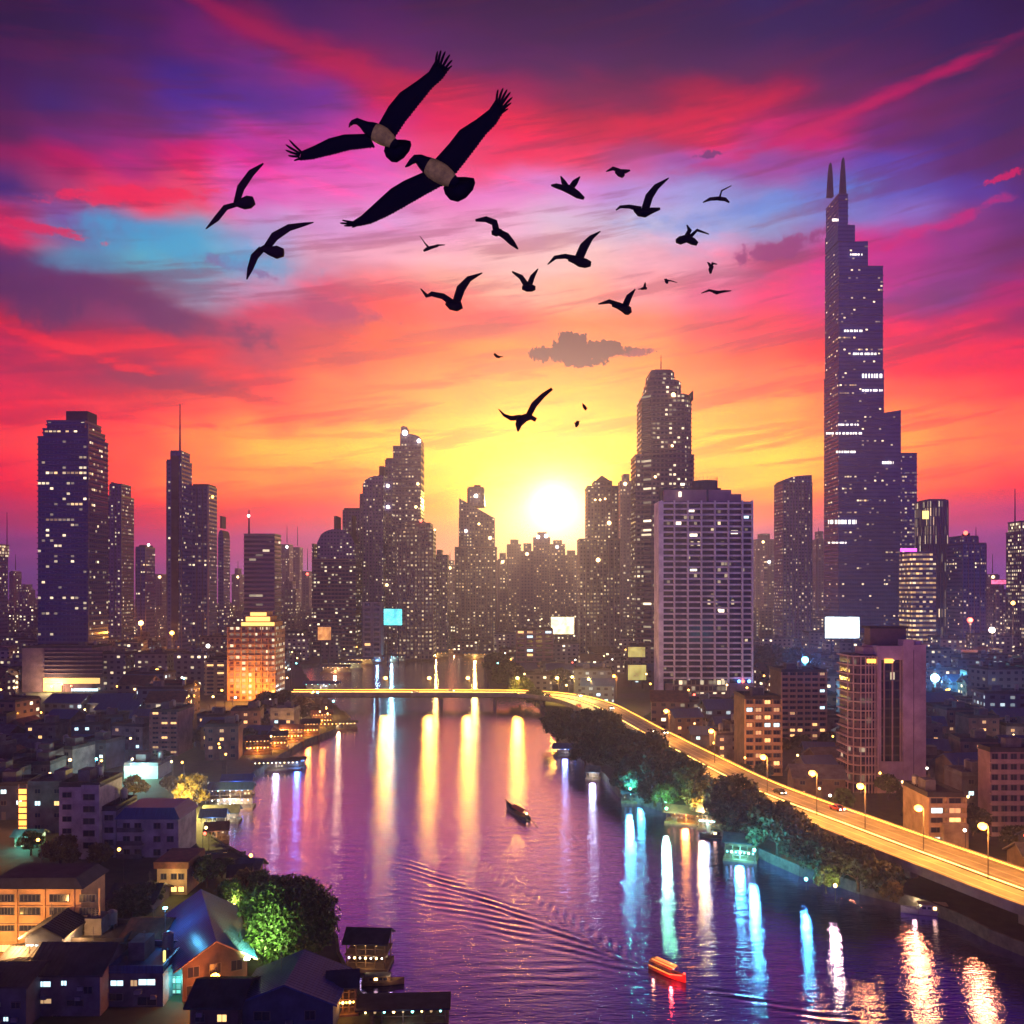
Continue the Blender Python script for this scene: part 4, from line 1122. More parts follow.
def gold_hotel():
    d, dep = 512.0, 22.0
    x0, x1 = span(228, 285, d, dep)
    root = thing('hotel', 'floodlit orange hotel with glowing stepped crown on the left bank before the bridge', 'hotel', ((x0+x1)/2, d+dep/2, 2.0))
    w = x1-x0; cx = root.location.x
    def zz(py): return Z(py, d)-2
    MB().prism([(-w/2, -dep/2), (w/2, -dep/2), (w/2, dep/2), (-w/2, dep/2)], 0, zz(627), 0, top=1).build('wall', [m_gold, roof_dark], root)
    L = lambda px: X(px, d)-cx
    gcr = glow('gold_crown', (1.0, .56, .14), 2.2)
    MB().box(L(239), L(274), -dep/2+3, dep/2-3, zz(627), zz(622)).build('crown_storey', pbr('crown_wall', (.5, .3, .12), .8), root)
    MB().box(L(240), L(273), -dep/2+2.6, -dep/2+3, zz(626), zz(622.5)).build('crown_glazing', gcr, root)
    MB().box(L(243), L(269), -dep/2+4, dep/2-4, zz(622), zz(616.5)).build('crown_storey', pbr('crown_wall', (.5, .3, .12), .8), root)
    MB().box(L(244), L(268), -dep/2+3.6, -dep/2+4, zz(621.5), zz(617)).build('crown_glazing', gcr, root)
    MB().box(L(247), L(265), -dep/2+5, dep/2-5, zz(616.5), zz(612)).build('crown_storey', pbr('crown_wall', (.5, .3, .12), .8), root)
    MB().box(L(248), L(264), -dep/2+4.6, -dep/2+5, zz(616), zz(612.6)).build('crown_glazing', gcr, root)
    led = MB().box(-w/2-0.5, w/2+0.5, -dep/2-0.7, -dep/2, -0.2, 0.2).mesh('ledge', pbr('orange_ledge', (.5, .26, .12), .8))
    for i in range(1, 13): link('ledge', led, root, (0, 0, i*zz(627)/13))
    fn = MB().box(-0.25, 0.25, -dep/2-0.9, -dep/2, 0, zz(627)).mesh('pilaster', pbr('orange_ledge', (.5, .26, .12), .8))
    for i in range(8): link('pilaster', fn, root, (-w/2+w*i/7, 0, 0))
    lamp(root, (-4, -dep/2-12, 10), 16000, ORANGE, 2.0)
    lamp(root, (10, -dep/2-11, 4), 10000, ORANGE, 1.5)
gold_hotel()

# screens and billboards
def screen_mat(name, col, s):
    m = glow(name, col, s, True); t = m.node_tree; b = NB(t); p = t.nodes['Principled BSDF']
    n = b.noise(b.n('ShaderNodeTexCoord').outputs['Object'], 0.16, 5, 0.65)
    b.put(p.inputs['Emission Strength'], b.rng(n, 0.38, 0.62, s*0.35, s*1.15))
    return m
def screen(label, px0, px1, py0, py1, d, col, s, post=None, en=0, name='billboard'):
    cx = X((px0+px1)/2, d)
    root = thing(name, label, 'billboard', (cx, d, 2.0))
    w = (px1-px0)*d/F; z0, z1 = Z(py1, d)-2, Z(py0, d)-2
    MB().box(-w/2, w/2, -0.6, -0.3, z0, z1).build('panel', screen_mat('lit_panel_%d' % int(px0), col, s), root)
    MB().box(-w/2-0.6, w/2+0.6, -0.3, 0.8, z0-0.6, z1+0.6).build('frame', dark_mat, root)
    for sx in (-w*0.3, w*0.3): MB().box(sx-0.5, sx+0.5, 0, 0.8, 0, z0-0.6).build('post', dark_mat, root)
    return root
screen('big blank white lit billboard above rooftops in front of the supertall tower', 825, 859, 617, 638, 600, (0.75, 0.95, 1.0), 4.5)
screen('cyan lit screen on the far left bank below the dome topped apartment tower', 384, 402, 609, 625, 740, (0.10, 0.80, 0.85), 3.0)
screen('orange lit sign by the water on the far left bank', 318, 331, 627, 640, 720, (1.0, 0.42, 0.12), 1.1)
screen('greenish yellow lit billboard, upper of the two left of the gridded hotel', 628, 645, 647, 657, 600, (0.80, 0.70, 0.20), 0.9)
screen('greenish yellow lit billboard, lower of the two left of the gridded hotel', 628, 646, 665, 680, 575, (0.85, 0.65, 0.2), 0.8)
screen('bright yellow white lit sign between the low pink block and the pointed tower', 551, 574, 617, 634, 820, (1.0, 0.82, 0.40), 3.5)
screen('red lit sign on a low roof near the right edge of the skyline', 991, 1006, 580, 584, 1000, (1.0, 0.15, 0.3), 2.5)

# ---- left bank foreground
def orange_block():
    d, dep = 153.0, 9.0
    x1 = X(105, d+dep); x0 = X(-12, d)
    root = thing('apartment_block', 'long four storey orange lit block with rows of dark windows at the left edge', 'apartment block', ((x0+x1)/2, d+dep/2, 2.0))
    w = x1-x0; h = Z(888, d)-2; cx = root.location.x
    MB().box(-w/2, w/2, -dep/2, dep/2, 0, h).build('wall', wall_orange, root)
    # tiled hipped roof, dark
    m = MB(); m.prism([(-w/2-.6, -dep/2-.6), (w/2+.6, -dep/2-.6), (w/2+.6, dep/2+.6), (-w/2-.6, dep/2+.6)], h, h+1.6, sc=0.8); m.build('roof', roof_dark, root)
    m = MB()
    for z in (h*0.25, h*0.5, h*0.75): m.box(-w/2-.1, w/2+.1, -dep/2-.18, -dep/2, z-.1, z+.1)
    m.build('string_course', wall_orange, root)
    for px in (17, 45, 74, 100):
        x = X(px, d)-cx; MB().box(x-.15, x+.15, -dep/2-.3, -dep/2, 0, h).build('pilaster', wall_orange, root)
    for fl, py in enumerate((947, 926, 914-4, 897)):
        for (a0, a1) in ((-2, 14), (20, 40), (50, 69), (80, 95)):
            x = X((a0+a1)/2, d)-cx; ww = (a1-a0)*d/F; z = Z(py+4.5, d)-2
            g = win_warm if (py == 947 and a0 == -2) else win_dark
            put_window(root, x, -dep/2-.03, z, ww, 1.15, g, nb=5)
    MB().box(X(4, d)-cx, X(16, d)-cx, -dep/2-.1, -dep/2-.02, 0.2, 2.6).build('lit_shop_front', glow('shopfront_orange', (1., .6, .12), 3.0), root)
    lamp(root, (2, -dep/2-9, 7.5), 3000, (1.0, 0.48, 0.14), 0.6)
    lamp(root, (-6, -dep/2-6, 5.2), 1400, (1.0, 0.5, 0.12), 0.5)
    lamp(root, (10, -dep/2-6, 6.5), 900, (1.0, 0.48, 0.14), 0.5)
orange_block()
def white_block():
    d, dep = 211.0, 12.0
    x0, x1 = X(59, d), X(100, d); fl = (Z(785, d)-2)/6
    root = thing('apartment_block', 'white six storey block with two columns of dark windows on the left bank', 'apartment block', ((x0+x1)/2, d+dep/2, 2.0))
    w = x1-x0; h = Z(787, d)-2; cx = root.location.x
    MB().box(-w/2, w/2, -dep/2, dep/2, 0, h).build('wall', wall_white, root)
    MB().box(X(82, d)-cx, w/2+0.02, -dep/2-.5, -dep/2, 0, h+.5).build('stair_bay', wall_white, root)
    flat_roof(root, w, dep, h, roof_dark, random.Random(3))
    for i in range(6):
        z = h-2.4-i*fl*0.98
        if z < 0.5: continue
        put_window(root, X(67, d)-cx, -dep/2-.03, z, 2.0, 1.1, win_dark)
        put_window(root, X(90, d)-cx, -dep/2-.53, z-.5, 2.6, 1.3, win_dark)
    r2 = thing('apartment_block', 'narrow grey white annex attached right of the white six storey block', 'apartment block', (X(107, d), d+dep/2+1, 2.0))
    h2 = Z(812, d)-2; w2 = X(114, d)-X(100, d)-0.1
    MB().box(-w2/2, w2/2, -dep/2, dep/2, 0, h2).build('wall', wall_white, r2)
    flat_roof(r2, w2, dep, h2, roof_dark, random.Random(4), box=False)
    for i in range(4): put_window(r2, 0, -dep/2-.03, h2-2.2-i*2.9, 2.0, 1.2, win_dark)
    r3 = thing('apartment_block', 'wide pale three storey block with blue roof and balconies, right of the white blocks', 'apartment block', (X(146, d), d+dep/2+1, 2.0))
    w3 = X(177, d)-X(115, d); h3 = Z(820, d)-2
    MB().box(-w3/2, w3/2, -dep/2, dep/2, 0, h3).build('wall', wall_white, r3)
    m = MB(); m.prism([(-w3/2-.5, -dep/2-.5), (w3/2+.5, -dep/2-.5), (w3/2+.5, dep/2+.5), (-w3/2-.5, dep/2+.5)], h3, h3+2.4, sc=0.75); m.build('roof', roof_blue, r3)
    for i in range(3):
        z = h3-2.3-i*3.1
        for x in (-5, -2.3, 2.2, 5.3): put_window(r3, x, -dep/2-.03, z, 1.5, 1.3, win_dark)
        m = MB(); m.box(-6.8, -0.9, -dep/2-1.2, -dep/2, z-.55, z-.35); m.box(-6.8, -0.9, -dep/2-1.2, -dep/2-1.1, z-.35, z+.5)
        m.build('balcony', wall_grey, r3)
white_block()
def small_cream():
    d, dep = 186.0, 9.0
    root = thing('house', 'small cream three storey house glowing yellow between trees left of the blue hall', 'house', (X(172, d), d+dep/2, 2.0))
    w = 6.2; h = Z(868, d)-2
    MB().box(-w/2, w/2, -dep/2, dep/2, 0, h).build('wall', wall_cream, root)
    MB().box(-w/2-.5, w/2+.5, -dep/2-.6, dep/2+.5, h, h+1.4).build('roof', roof_rust, root)
    for z in (h-2.3, h-4.9, 0.6):
        for x in (-1.7, 0.4, 1.9): put_window(root, x, -dep/2-.03, z, 1.1, 1.1, win_dark if z > 1 else win_warm)
    lamp(root, (1, -dep/2-4, 4.5), 500, (1.0, .6, .18), .4)
small_cream()
def blue_hall():
    d = 150.0; root = thing('hall', 'long hall with a shiny blue gabled roof beside the floodlit tree', 'hall', (X(208, d), d, 2.0), R(24))
    w, dep, h, rise = 9.6, 23.0, 6.0, 2.9
    mb = MB(); mb.box(-w/2, w/2, -dep/2, dep/2, 0, h); mb.loft([[(-w/2, y, h), (w/2, y, h), (0, y, h+rise-.1)] for y in (dep/2, dep/2-.4)]); mb.loft([[(-w/2, y, h), (w/2, y, h), (0, y, h+rise-.1)] for y in (-dep/2+.4, -dep/2)])
    mb.build('wall', wall_brown, root)
    ro = gable_roof(root, w, dep, h, pbr('glossy_blue_roof', (0.02, 0.11, 0.30), 0.3, vscale=.8, var=.25, stretch=(.3, 6, .3)), rise, 1.4, 'y', ribs=True)
    tr = MB()
    for sx in (-1, 1):
        a = Vector((sx*(w/2+1.4), -dep/2-1.45, h-1.4*rise/(w/2)+.1)); b_ = Vector((0, -dep/2-1.45, h+rise+.15))
        tr.tube([a, b_], .14, 5)
    tr.build('gable_trim', wall_cream, root)
    for z, xs_ in ((3.6, (-3.2, 0, 3.2)), (0.8, (-3.4, 3.4))):
        for x in xs_: put_window(root, x, -dep/2-.03, z, 1.6, 1.5, win_dark)
    MB().box(-1.2, 1.2, -dep/2-.08, -dep/2-.01, 0, 2.6).build('door', frame_m, root)
    m = MB(); m.tube([(0.4, -dep/2-3.4, 0), (0.4, -dep/2-3.4, 3.0)], .08, 6)
    lr = thing('yard_lamp', 'fierce red orange lamp burning in front of the blue roofed hall', 'lamp', (X(215, 137), 137, 2.0))
    MB().tube([(0, 0, 0), (0, 0, 3.4)], .07, 6).build('post', frame_m, lr)
    MB().ball((0, 0, 3.9), .75, 12, 8).build('globe', glow('red_orange_globe', (1.0, .28, .04), 26), lr)
    lamp(lr, (0, -.9, 3.9), 2200, (1.0, .22, .04), .3)
    bl = thing('floodlight', 'small blue floodlight under the eaves shining on the blue hall roof', 'lamp', (X(172, 152), 149, 2.0))
    MB().tube([(0, 0, 0), (0, 0, 10.2)], .08, 6).build('post', frame_m, bl)
    MB().box(-.3, .3, -.2, .2, 10.2, 10.5).build('lamp_head', bulb_teal, bl)
    lamp(bl, (1.2, 0, 10.6), 420, (.1, .55, 1.0), .3)
blue_hall()
def teal_shop():
    d = 140.0; root = thing('shop', 'small shop glowing teal with a yellow lit sign strip, beside the red orange lamp', 'shop', (X(182, d), d+3, 2.0))
    MB().box(-2.3, 2.3, -3, 3, 0, 4.2).build('wall', wall_grey, root)
    MB().box(-2.1, 2.1, -3.08, -3.01, .3, 2.9).build('shop_window', facade('teal_shop_glass', (.05, .12, .1), (.05, .2, .18), .9, .8, .8, .8, .8, 1.4, .5, .2, tint=((.2, .95, .75, 1), (.6, 1., .9, 1))), root)
    MB().box(-2.6, 2.6, -3.6, 3.2, 4.2, 4.5).build('roof', roof_dark, root)
    MB().box(-2.75, -2.45, -3.5, -3.2, 1.0, 7.0).build('sign_strip', glow('yellow_strip', (1., .75, .15), 2.5), root)
    lamp(root, (0, -4.5, 3.0), 260, TEAL, .4)
teal_shop()
def sign_tower():
    d = 236.0; root = thing('neon_sign', 'tall slim orange neon sign on a pole frame at the left edge', 'sign', (X(23, d), d, 2.0))
    z0, z1 = Z(832, d)-2, Z(788, d)-2
    fr = MB()
    for sx in (-1.1, 1.1): fr.box(sx-.12, sx+.12, -.12, .12, 0, z1+1)
    fr.build('frame', frame_m, root)
    for i in range(7):
        z = z0+(z1-z0)*i/7
        MB().box(-1.0, 1.0, -.25, -.13, z+.15, z+(z1-z0)/7-.25).build('sign_cell', glow('neon_orange', (1., .42, .08), 2.4), root)
    lamp(root, (-5, -3, 8), 1500, (1., .35, .1), .6)
    r2 = thing('market_stall', 'row of teal lit market awnings below the slim orange neon sign', 'stall', (X(30, 222), 222, 2.0))
    MB().box(-3, 3, -1.5, 1.5, 0, 3.0).build('wall', facade('stall_glow', (.1, .25, .2), (.1, .3, .25), 1., 1., .7, .8, .8, 2.2, .5, .2, tint=((.2, .95, .6, 1), (.9, 1., .6, 1))), r2)
    gable_roof(r2, 6, 3, 3.0, roof_grey)
    lamp(r2, (0, -3.5, 3.2), 700, (.2, 1., .7), .4)
sign_tower()
def glow_wall():
    d = 300.0; root = thing('building', 'pale greenish floodlit wall of a warehouse behind the blue roofed block', 'building', (X(141, d), d+6, 2.0))
    w = X(158, d)-X(124, d); h = Z(766, d)-2
    MB().box(-w/2, w/2, -6, 6, 0, h).build('wall', pbr('mint_plaster', (.35, .48, .45), .8, vscale=.2), root)
    flat_roof(root, w, 12, h, roof_grey, random.Random(1))
    lamp(root, (0, -11, 5), 5200, (.45, 1., .9), .8)
    lamp(root, (-9, -9, 6), 1500, ORANGE, .8)
glow_wall()

# dark nearest houses along the bottom left
def near_house(label, px0, px1, top, d, dep, rt, roofm, wallm, wins, name='house', rz=0):
    x0, x1 = X(px0, d), X(px1, d)
    root = thing(name, label, 'house', ((x0+x1)/2, d+dep/2, 2.0), rz)
    w = x1-x0; h = Z(top, d)-2
    rise = min(w, dep)*0.24
    house_walls(root, w, dep, h, wallm, None if rt == 'flat' else rt, rise)
    if rt == 'flat': flat_roof(root, w, dep, h, roofm, random.Random(int(px0)))
    else: gable_roof(root, w, dep, h, roofm, rise, .7, rt, ribs=True)
    cx = root.location.x
    qa = random.Random(int(px1)); acm = MB().box(-.42, .42, -.38, 0, -.3, .3).mesh('air_conditioner', tank_m)
    for i in range(3): link('air_conditioner', acm, root, (qa.uniform(-w*.42, w*.42), -dep/2-.02, qa.uniform(.4, h-.6)))
    at = MB(); ax = qa.uniform(-w*.3, w*.3); at.tube([(ax, 0, h), (ax, 0, h+rise+2.6)], .04, 4)
    for k in range(4): at.box(ax-.45+.05*k, ax+.45-.05*k, -.02, .02, h+rise+1.5+.28*k, h+rise+1.54+.28*k)
    at.build('antenna', frame_m, root)
    for (px, py, wd, ht, g) in wins:
        put_window(root, X(px, d)-cx, -dep/2-.03, Z(py, d)-2-ht/2, wd, ht, g)
    return root
near_house('dark grey house with a row of bright cool white windows at the bottom left', 108, 163, 973, 136, 10, 'flat', roof_blue, wall_grey,
  [(117, 983, 1.9, .8, win_cool), (134, 983, 1.0, .9, win_dim), (147, 982, 2.5, .9, win_cool), (116, 997, 2.0, 1.0, win_dark), (147, 1001, 2.8, 1.2, win_dark), (115, 1015, 1.8, .8, win_cool), (140, 1018, 1.4, .8, win_dark)])
near_house('dark house with two small framed lit windows at the bottom left corner', 30, 100, 973, 133, 10, 'x', roof_dark, wall_grey,
  [(43, 984, 2.3, .8, win_cool), (64, 983, .8, .7, win_cool), (44, 1001, 2.2, .7, win_dim), (75, 1003, 2.4, .8, win_dark), (88, 990, 1.2, 1., win_dark), (57, 1018, 1.2, .8, win_dark)])
near_house('low black roofed hut in the very bottom left corner with one bluish light', -12, 26, 985, 129, 9, 'x', roof_dark, wall_blue, [(6, 1019, .7, .6, win_cool), (16, 1005, 1.2, .8, win_dark)])
near_house('dark shed with blue lit panels standing before the orange block', 25, 62, 936, 145, 7, 'y', roof_dark, wall_blue, [(30, 949, 1.3, 1.5, win_cool), (38, 949, 1.0, 1.5, win_cool), (53, 951, 1.4, 1.2, win_dark)])
near_house('dark flat roofed house behind the row of cool white windows', 66, 124, 945, 148, 9, 'flat', roof_dark, wall_brown, [(80, 962, 1.6, 1.0, win_dark), (96, 962, 1.6, 1.0, win_dim), (110, 962, 1.6, 1.0, win_dark)])
near_house('brown shop house with reddish shutters left of the blue hall', 124, 160, 938, 150, 9, 'x', roof_rust, wall_brown, [(134, 952, 1.6, 1.1, win_dark), (148, 952, 1.6, 1.1, win_dim), (140, 944, 1.2, .8, win_dark)])
near_house('blue gabled house at the bottom middle in front of the floodlit tree', 238, 333, 1003, 128, 11, 'y', roof_blue, wall_blue, [(262, 1016, 2.2, 1.2, win_dark), (310, 1015, 1.4, 1.2, win_dark)])
near_house('long low dark roofed house between the teal shop and the blue gabled house', 190, 238, 1006, 126, 9, 'x', roof_dark, wall_brown, [(200, 1018, 1.3, 1.0, win_dark), (222, 1018, 1.3, 1.0, win_warm)])
near_house('dark house with dim balcony, second row above the cool white windows', 0, 30, 965, 141, 8, 'x', roof_grey, wall_brown, [(8, 974, 1.3, 1.0, win_dark), (20, 974, 1.3, 1.0, win_dark)])
near_house('grey house under the dark trees left of the small cream house', 108, 152, 902, 176, 9, 'x', roof_dark, wall_grey, [(118, 914, 1.8, 1.1, win_dark), (130, 914, 1.8, 1.1, win_dark), (143, 915, 1.8, 1.1, win_warm)])

# ---- the crowd of low houses behind
SEGA = ['grey', 'white', 'slate', 'brown', 'rosy', 'cream']
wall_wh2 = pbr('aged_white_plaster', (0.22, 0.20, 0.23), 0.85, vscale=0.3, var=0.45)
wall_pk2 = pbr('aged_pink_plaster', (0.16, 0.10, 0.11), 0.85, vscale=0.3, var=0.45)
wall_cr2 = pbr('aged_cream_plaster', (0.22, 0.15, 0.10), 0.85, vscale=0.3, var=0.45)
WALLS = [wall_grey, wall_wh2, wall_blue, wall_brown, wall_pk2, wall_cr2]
ROOFS = [('dark', roof_dark), ('blue', roof_blue), ('rust', roof_rust), ('grey', roof_grey)]
FLN = {2: 'two', 3: 'three', 4: 'four', 5: 'five', 6: 'six', 7: 'seven'}
q = random.Random(77)
PROTOS = []
def mk(w, dp, fl, wi, ri, rt, lit, cool):
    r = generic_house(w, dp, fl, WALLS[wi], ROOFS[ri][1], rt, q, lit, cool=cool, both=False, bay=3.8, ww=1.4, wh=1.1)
    desc = '%s %s storey %s %s roofed house' % (SEGA[wi], FLN[fl], ROOFS[ri][0], 'flat' if rt == 'flat' else 'gable')
    r['label'] = desc
    return (r, w, dp, desc)
for spec in ((12, 10, 3, 0, 0, 'flat', .20, .2), (14, 11, 3, 1, 0, 'flat', .32, .2), (10, 9, 2, 2, 1, 'x', .25, .6), (10, 12, 2, 3, 2, 'y', .2, .1),
             (12, 11, 4, 4, 0, 'flat', .22, .3), (15, 11, 2, 3, 3, 'x', .35, .1), (10, 10, 4, 0, 3, 'flat', .22, .4), (12, 10, 3, 5, 1, 'x', .25, .1), (12, 10, 3, 2, 0, 'flat', .25, .7)):
    PROTOS.append(mk(*spec))
# simpler far ones: walls with lit panes in the material
FARP = []
far_f = [facade('far_house_front_%s' % nm, c, (0.02, 0.02, 0.04), 3.3, 4.2, 0.26, .45, .42, 3.0, wm, .25, tint=tn) for nm, c, wm, tn in
         (('grey', (.14, .13, .17), .6, None), ('blue', (.07, .09, .17), .4, ((.3, .7, 1, 1), (.8, .95, 1, 1))), ('brown', (.16, .10, .10), .9, None), ('pale', (.30, .27, .32), .6, None))]
for i, (w, dp, fl, fi, rt, ri) in enumerate(((18, 14, 3, 0, 'flat', 0), (22, 15, 5, 1, 'flat', 0), (16, 16, 4, 2, 'x', 2), (26, 14, 6, 3, 'flat', 3), (20, 16, 7, 0, 'flat', 0), (18, 14, 3, 1, 'x', 1), (24, 16, 4, 2, 'flat', 0))):
    r = thing('house', '', 'house'); h = fl*3.3
    rise = min(w, dp)*.24
    house_walls(r, w, dp, h, far_f[fi], None if rt == 'flat' else rt, rise)
    if rt == 'flat': flat_roof(r, w, dp, h, ROOFS[ri][1], q)
    else: gable_roof(r, w, dp, h, ROOFS[ri][1], rise, .7, rt)
    desc = '%s %s storey %s %s roofed house' % (['grey', 'bluish', 'brown', 'pale'][fi], FLN[fl], ROOFS[ri][0], 'flat' if rt == 'flat' else 'gable')
    r['label'] = desc
    FARP.append((r, w, dp, desc))

def xr_bank(d):
    """x of the right bank at distance d"""
    pts = sorted([W1(*p) for p in RB]+[W1(530, 700), W1(490, 690), W1(484, 668), W1(512, 657), (130, 60), (112, 110)], key=lambda p: p[1])
    for a, b_ in zip(pts[:-1], pts[1:]):
        if a[1] <= d <= b_[1]: return a[0]+(b_[0]-a[0])*(d-a[1])/(b_[1]-a[1]+1e-6)
    return 0
def xl_bank(d):
    pts = sorted([W1(*p) for p in LB]+[W1(312, 690), W1(300, 668), W1(368, 662), W1(400, 656), (-18, 110)], key=lambda p: p[1])
    for a, b_ in zip(pts[:-1], pts[1:]):
        if a[1] <= d <= b_[1]: return a[0]+(b_[0]-a[0])*(d-a[1])/(b_[1]-a[1]+1e-6)
    return 0
# expressway centreline (x, y, half width)
ROAD = [(150, 60, 9.3), (117, 118, 9.3), (98.5, 152, 9.3), (87.5, 182, 9.3), (79.5, 206, 9.3), (66, 250, 9.3), (57.5, 300, 9.3), (50, 350, 9.5), (44, 395, 10), (38, 430, 10.5), (27, 460, 10), (8, 477, 9.3), (-20, 481, 9), (-100, 482, 9), (-119, 482, 9)]
RS = 57.0/55.0
ROAD = [(x*RS, y*RS, w*RS) for x, y, w in ROAD]
def smooth_path(P, n=8):
    out = []
    for i in range(len(P)-1):
        p0, p1, p2, p3 = [np.array(P[max(0, min(len(P)-1, j))], float) for j in (i-1, i, i+1, i+2)]
        for k in range(n):
            t = k/n
            out.append(0.5*((2*p1)+(-p0+p2)*t+(2*p0-5*p1+4*p2-p3)*t*t+(-p0+3*p1-3*p2+p3)*t**3))
    out.append(np.array(P[-1], float)); return out
RP = smooth_path(ROAD)
def near_road(x, y, m):
    for p in RP[::2]:
        if (p[0]-x)**2+(p[1]-y)**2 < (p[2]+m)**2: return True
    return False
taken = []   # circles already used
for o in list(COL.objects):
    if o.parent is None and o.get('category') and o.location.y > 100 and o.type == 'EMPTY':
        m_ = 0
        for c in o.children:
            if c.type == 'MESH' and c.name.split('.')[0] in ('wall', 'shaft', 'core_wall', 'side_wall', 'corner_wall', 'podium', 'panel'):
                for v in c.bound_box: m_ = max(m_, abs(v[0]), abs(v[1]))
        taken.append((o.location.x, o.location.y, max(m_, 2)*0.98))
n_near = n_far = 0
HOUSES = []
def free(x, y, r):
    for a, b_, c in taken:
        if (a-x)**2+(b_-y)**2 < (c+r)**2: return False
    return True
KEEP = [(20, 114, 643, 692, 556), (226, 287, 610, 700, 512), (203, 248, 655, 698, 540), (148, 196, 703, 752, 343), (56, 178, 783, 850, 211), (654, 755, 480, 690, 530), (836, 928, 625, 775, 279), (768, 828, 665, 735, 366),
        (732, 783, 695, 760, 306), (901, 966, 794, 835, 222), (980, 1024, 748, 822, 231), (122, 160, 764, 784, 300), (13, 44, 786, 848, 236), (202, 250, 780, 828, 262), (166, 214, 765, 806, 262), (38, 108, 410, 640, 605),
        (823, 861, 615, 640, 600), (513, 556, 626, 660, 700), (360, 404, 600, 645, 740), (316, 333, 625, 642, 720), (626, 648, 645, 672, 575), (900, 950, 560, 600, 800), (926, 944, 668, 688, 520), (549, 576, 615, 636, 820), (755, 812, 605, 660, 640)]
def hides(x, y, w, h):
    a = 512+min((x-w*.65)*F/(y-w*.55), (x-w*.65)*F/(y+w*.55)); b_ = 512+max((x+w*.65)*F/(y-w*.55), (x+w*.65)*F/(y+w*.55)); t = HY+(CAMZ-2-h)*F/(y+w*.5)
    for (k0, k1, t0, t1, dd) in KEEP:
        if y < dd-2 and b_ > k0+3 and a < k1-3 and t < t1-3: return True
    return False
used = set()
def place(proto, x, y, rz):
    r, w, dp, desc = proto
    if id(r) in used:
        if not hasattr(place, 'c'): place.c = {}
        if id(r) not in place.c: place.c[id(r)] = Proto(r)
        o = place.c[id(r)].copy((x, y, 2.0), rz)
    else:
        used.add(id(r)); o = r; o.location = (x, y, 2.0); o.rotation_euler[2] = rz
    o['desc'] = desc; HOUSES.append(o)
    taken.append((x, y, max(w, dp)*0.5))
d = 192.0
while d < 1150 and n_near+n_far < 296:
    step = 14.5 if d < 330 else (24 if d < 520 else 40)
    half = 0.60*d
    x = -half+q.uniform(0, 8)
    while x < half:
        far = d > 400
        pr = q.choice(FARP if far else PROTOS)
        w = max(pr[1], pr[2]); hh = {'two': 7.5, 'three': 12, 'four': 15, 'five': 19, 'six': 22, 'seven': 26}[[t_ for t_ in pr[3].split() if t_ in FLN.values()][0]]+1.0
        xx = x+w/2; yy = d+q.uniform(-3, 3)
        ok = (xx < xl_bank(yy)-w*0.75-3 or xx > xr_bank(yy)+w*0.6+5) and not near_road(xx, yy, w*0.5+6) and free(xx, yy, w*0.5)
        if d > 885: ok = free(xx, yy, w*0.5)
        # keep the strip between river and expressway for trees
        if xx > 0 and yy < 470:
            rx = min((abs(p[1]-yy), p[0]) for p in RP)[1]
            if xx < rx: ok = False
        if ok and hides(xx, yy, w, hh): ok = False
        if ok and q.random() < (0.93 if not far else (0.72 if d < 620 else 0.42)):
            place(pr, xx, yy, q.choice([0, 0, R(8), R(-7), R(-14)]) if not far else R(q.uniform(-10, 10)))
            if far: n_far += 1
            else: n_near += 1
            x += w+q.uniform(2, 7)
        else: x += 6
    d += step
print('houses', n_near, n_far)
# remaining far-off blocks: one mass that nobody could count
fm = MB(); qq = random.Random(15)
for i in range(900):
    d = qq.uniform(560, 1900); x = qq.uniform(-0.62, 0.62)*d
    w = qq.uniform(12, 30); h = qq.uniform(7, 22) if d < 1000 else qq.uniform(10, 45)
    if d < 900 and (xl_bank(d)-w-8 < x < xr_bank(d)+w+8): continue
    if not free(x, d, w*0.5) or near_road(x, d, 20) or hides(x, d, w, h+4): continue
    fm.box(x-w/2, x+w/2, d-w/2.4, d+w/2.4, 2.0, 2+h)
    if qq.random() < .5: fm.box(x-w/6, x+w/6, d-w/6, d+w/6, 2+h, 2+h+qq.uniform(2, 5))
o = fm.build('distant_city', facade('distant_city_wall', (.10, .09, .14), (.03, .03, .06), 3.6, 4.5, .30, .42, .42, 3.6, .55, .06)); tag(o, 'far off carpet of city blocks fading into haze behind the towers', 'city blocks', kind='stuff')
# ------------------------------------------------------------------ expressway and bridge
DZ = 8.0
asphalt = pbr('road_concrete', (0.30, 0.28, 0.25), 0.55, vscale=0.25, var=0.3, stretch=(1, 1, 1))
conc = pbr('viaduct_concrete', (0.26, 0.22, 0.20), 0.8, vscale=0.2, var=0.35)
paint = pbr('road_paint', (0.75, 0.70, 0.60), 0.6, var=0.15)
strip_m = glow('added_edge_glow_orange', (1.0, 0.40, 0.05), 7.0, True)  # added glow for the parapet strips, brightens the road surface
strip_y = glow('added_median_glow_yellow', (1.0, 0.55, 0.12), 8.0, True)  # same added glow for the median, in yellow
def ribbon(P, offs, zs, mats, name, parent, mi=None, closed=True):
    """sweep a cross-section: offs as fractions (k*halfwidth + c), zs heights"""
    rings = []
    for i, p in enumerate(P):
        a = P[max(i-1, 0)]; b_ = P[min(i+1, len(P)-1)]
        t = np.array([b_[0]-a[0], b_[1]-a[1]]); t /= np.linalg.norm(t)
        n = np.array([t[1], -t[0]])
        rings.append([(p[0]+n[0]*(k*p[2]+c), p[1]+n[1]*(k*p[2]+c), z) for (k, c), z in zip(offs, zs)])
    mb = MB(); mb.loft(rings, close=closed, caps=closed)
    return mb.build(name, mats, parent)
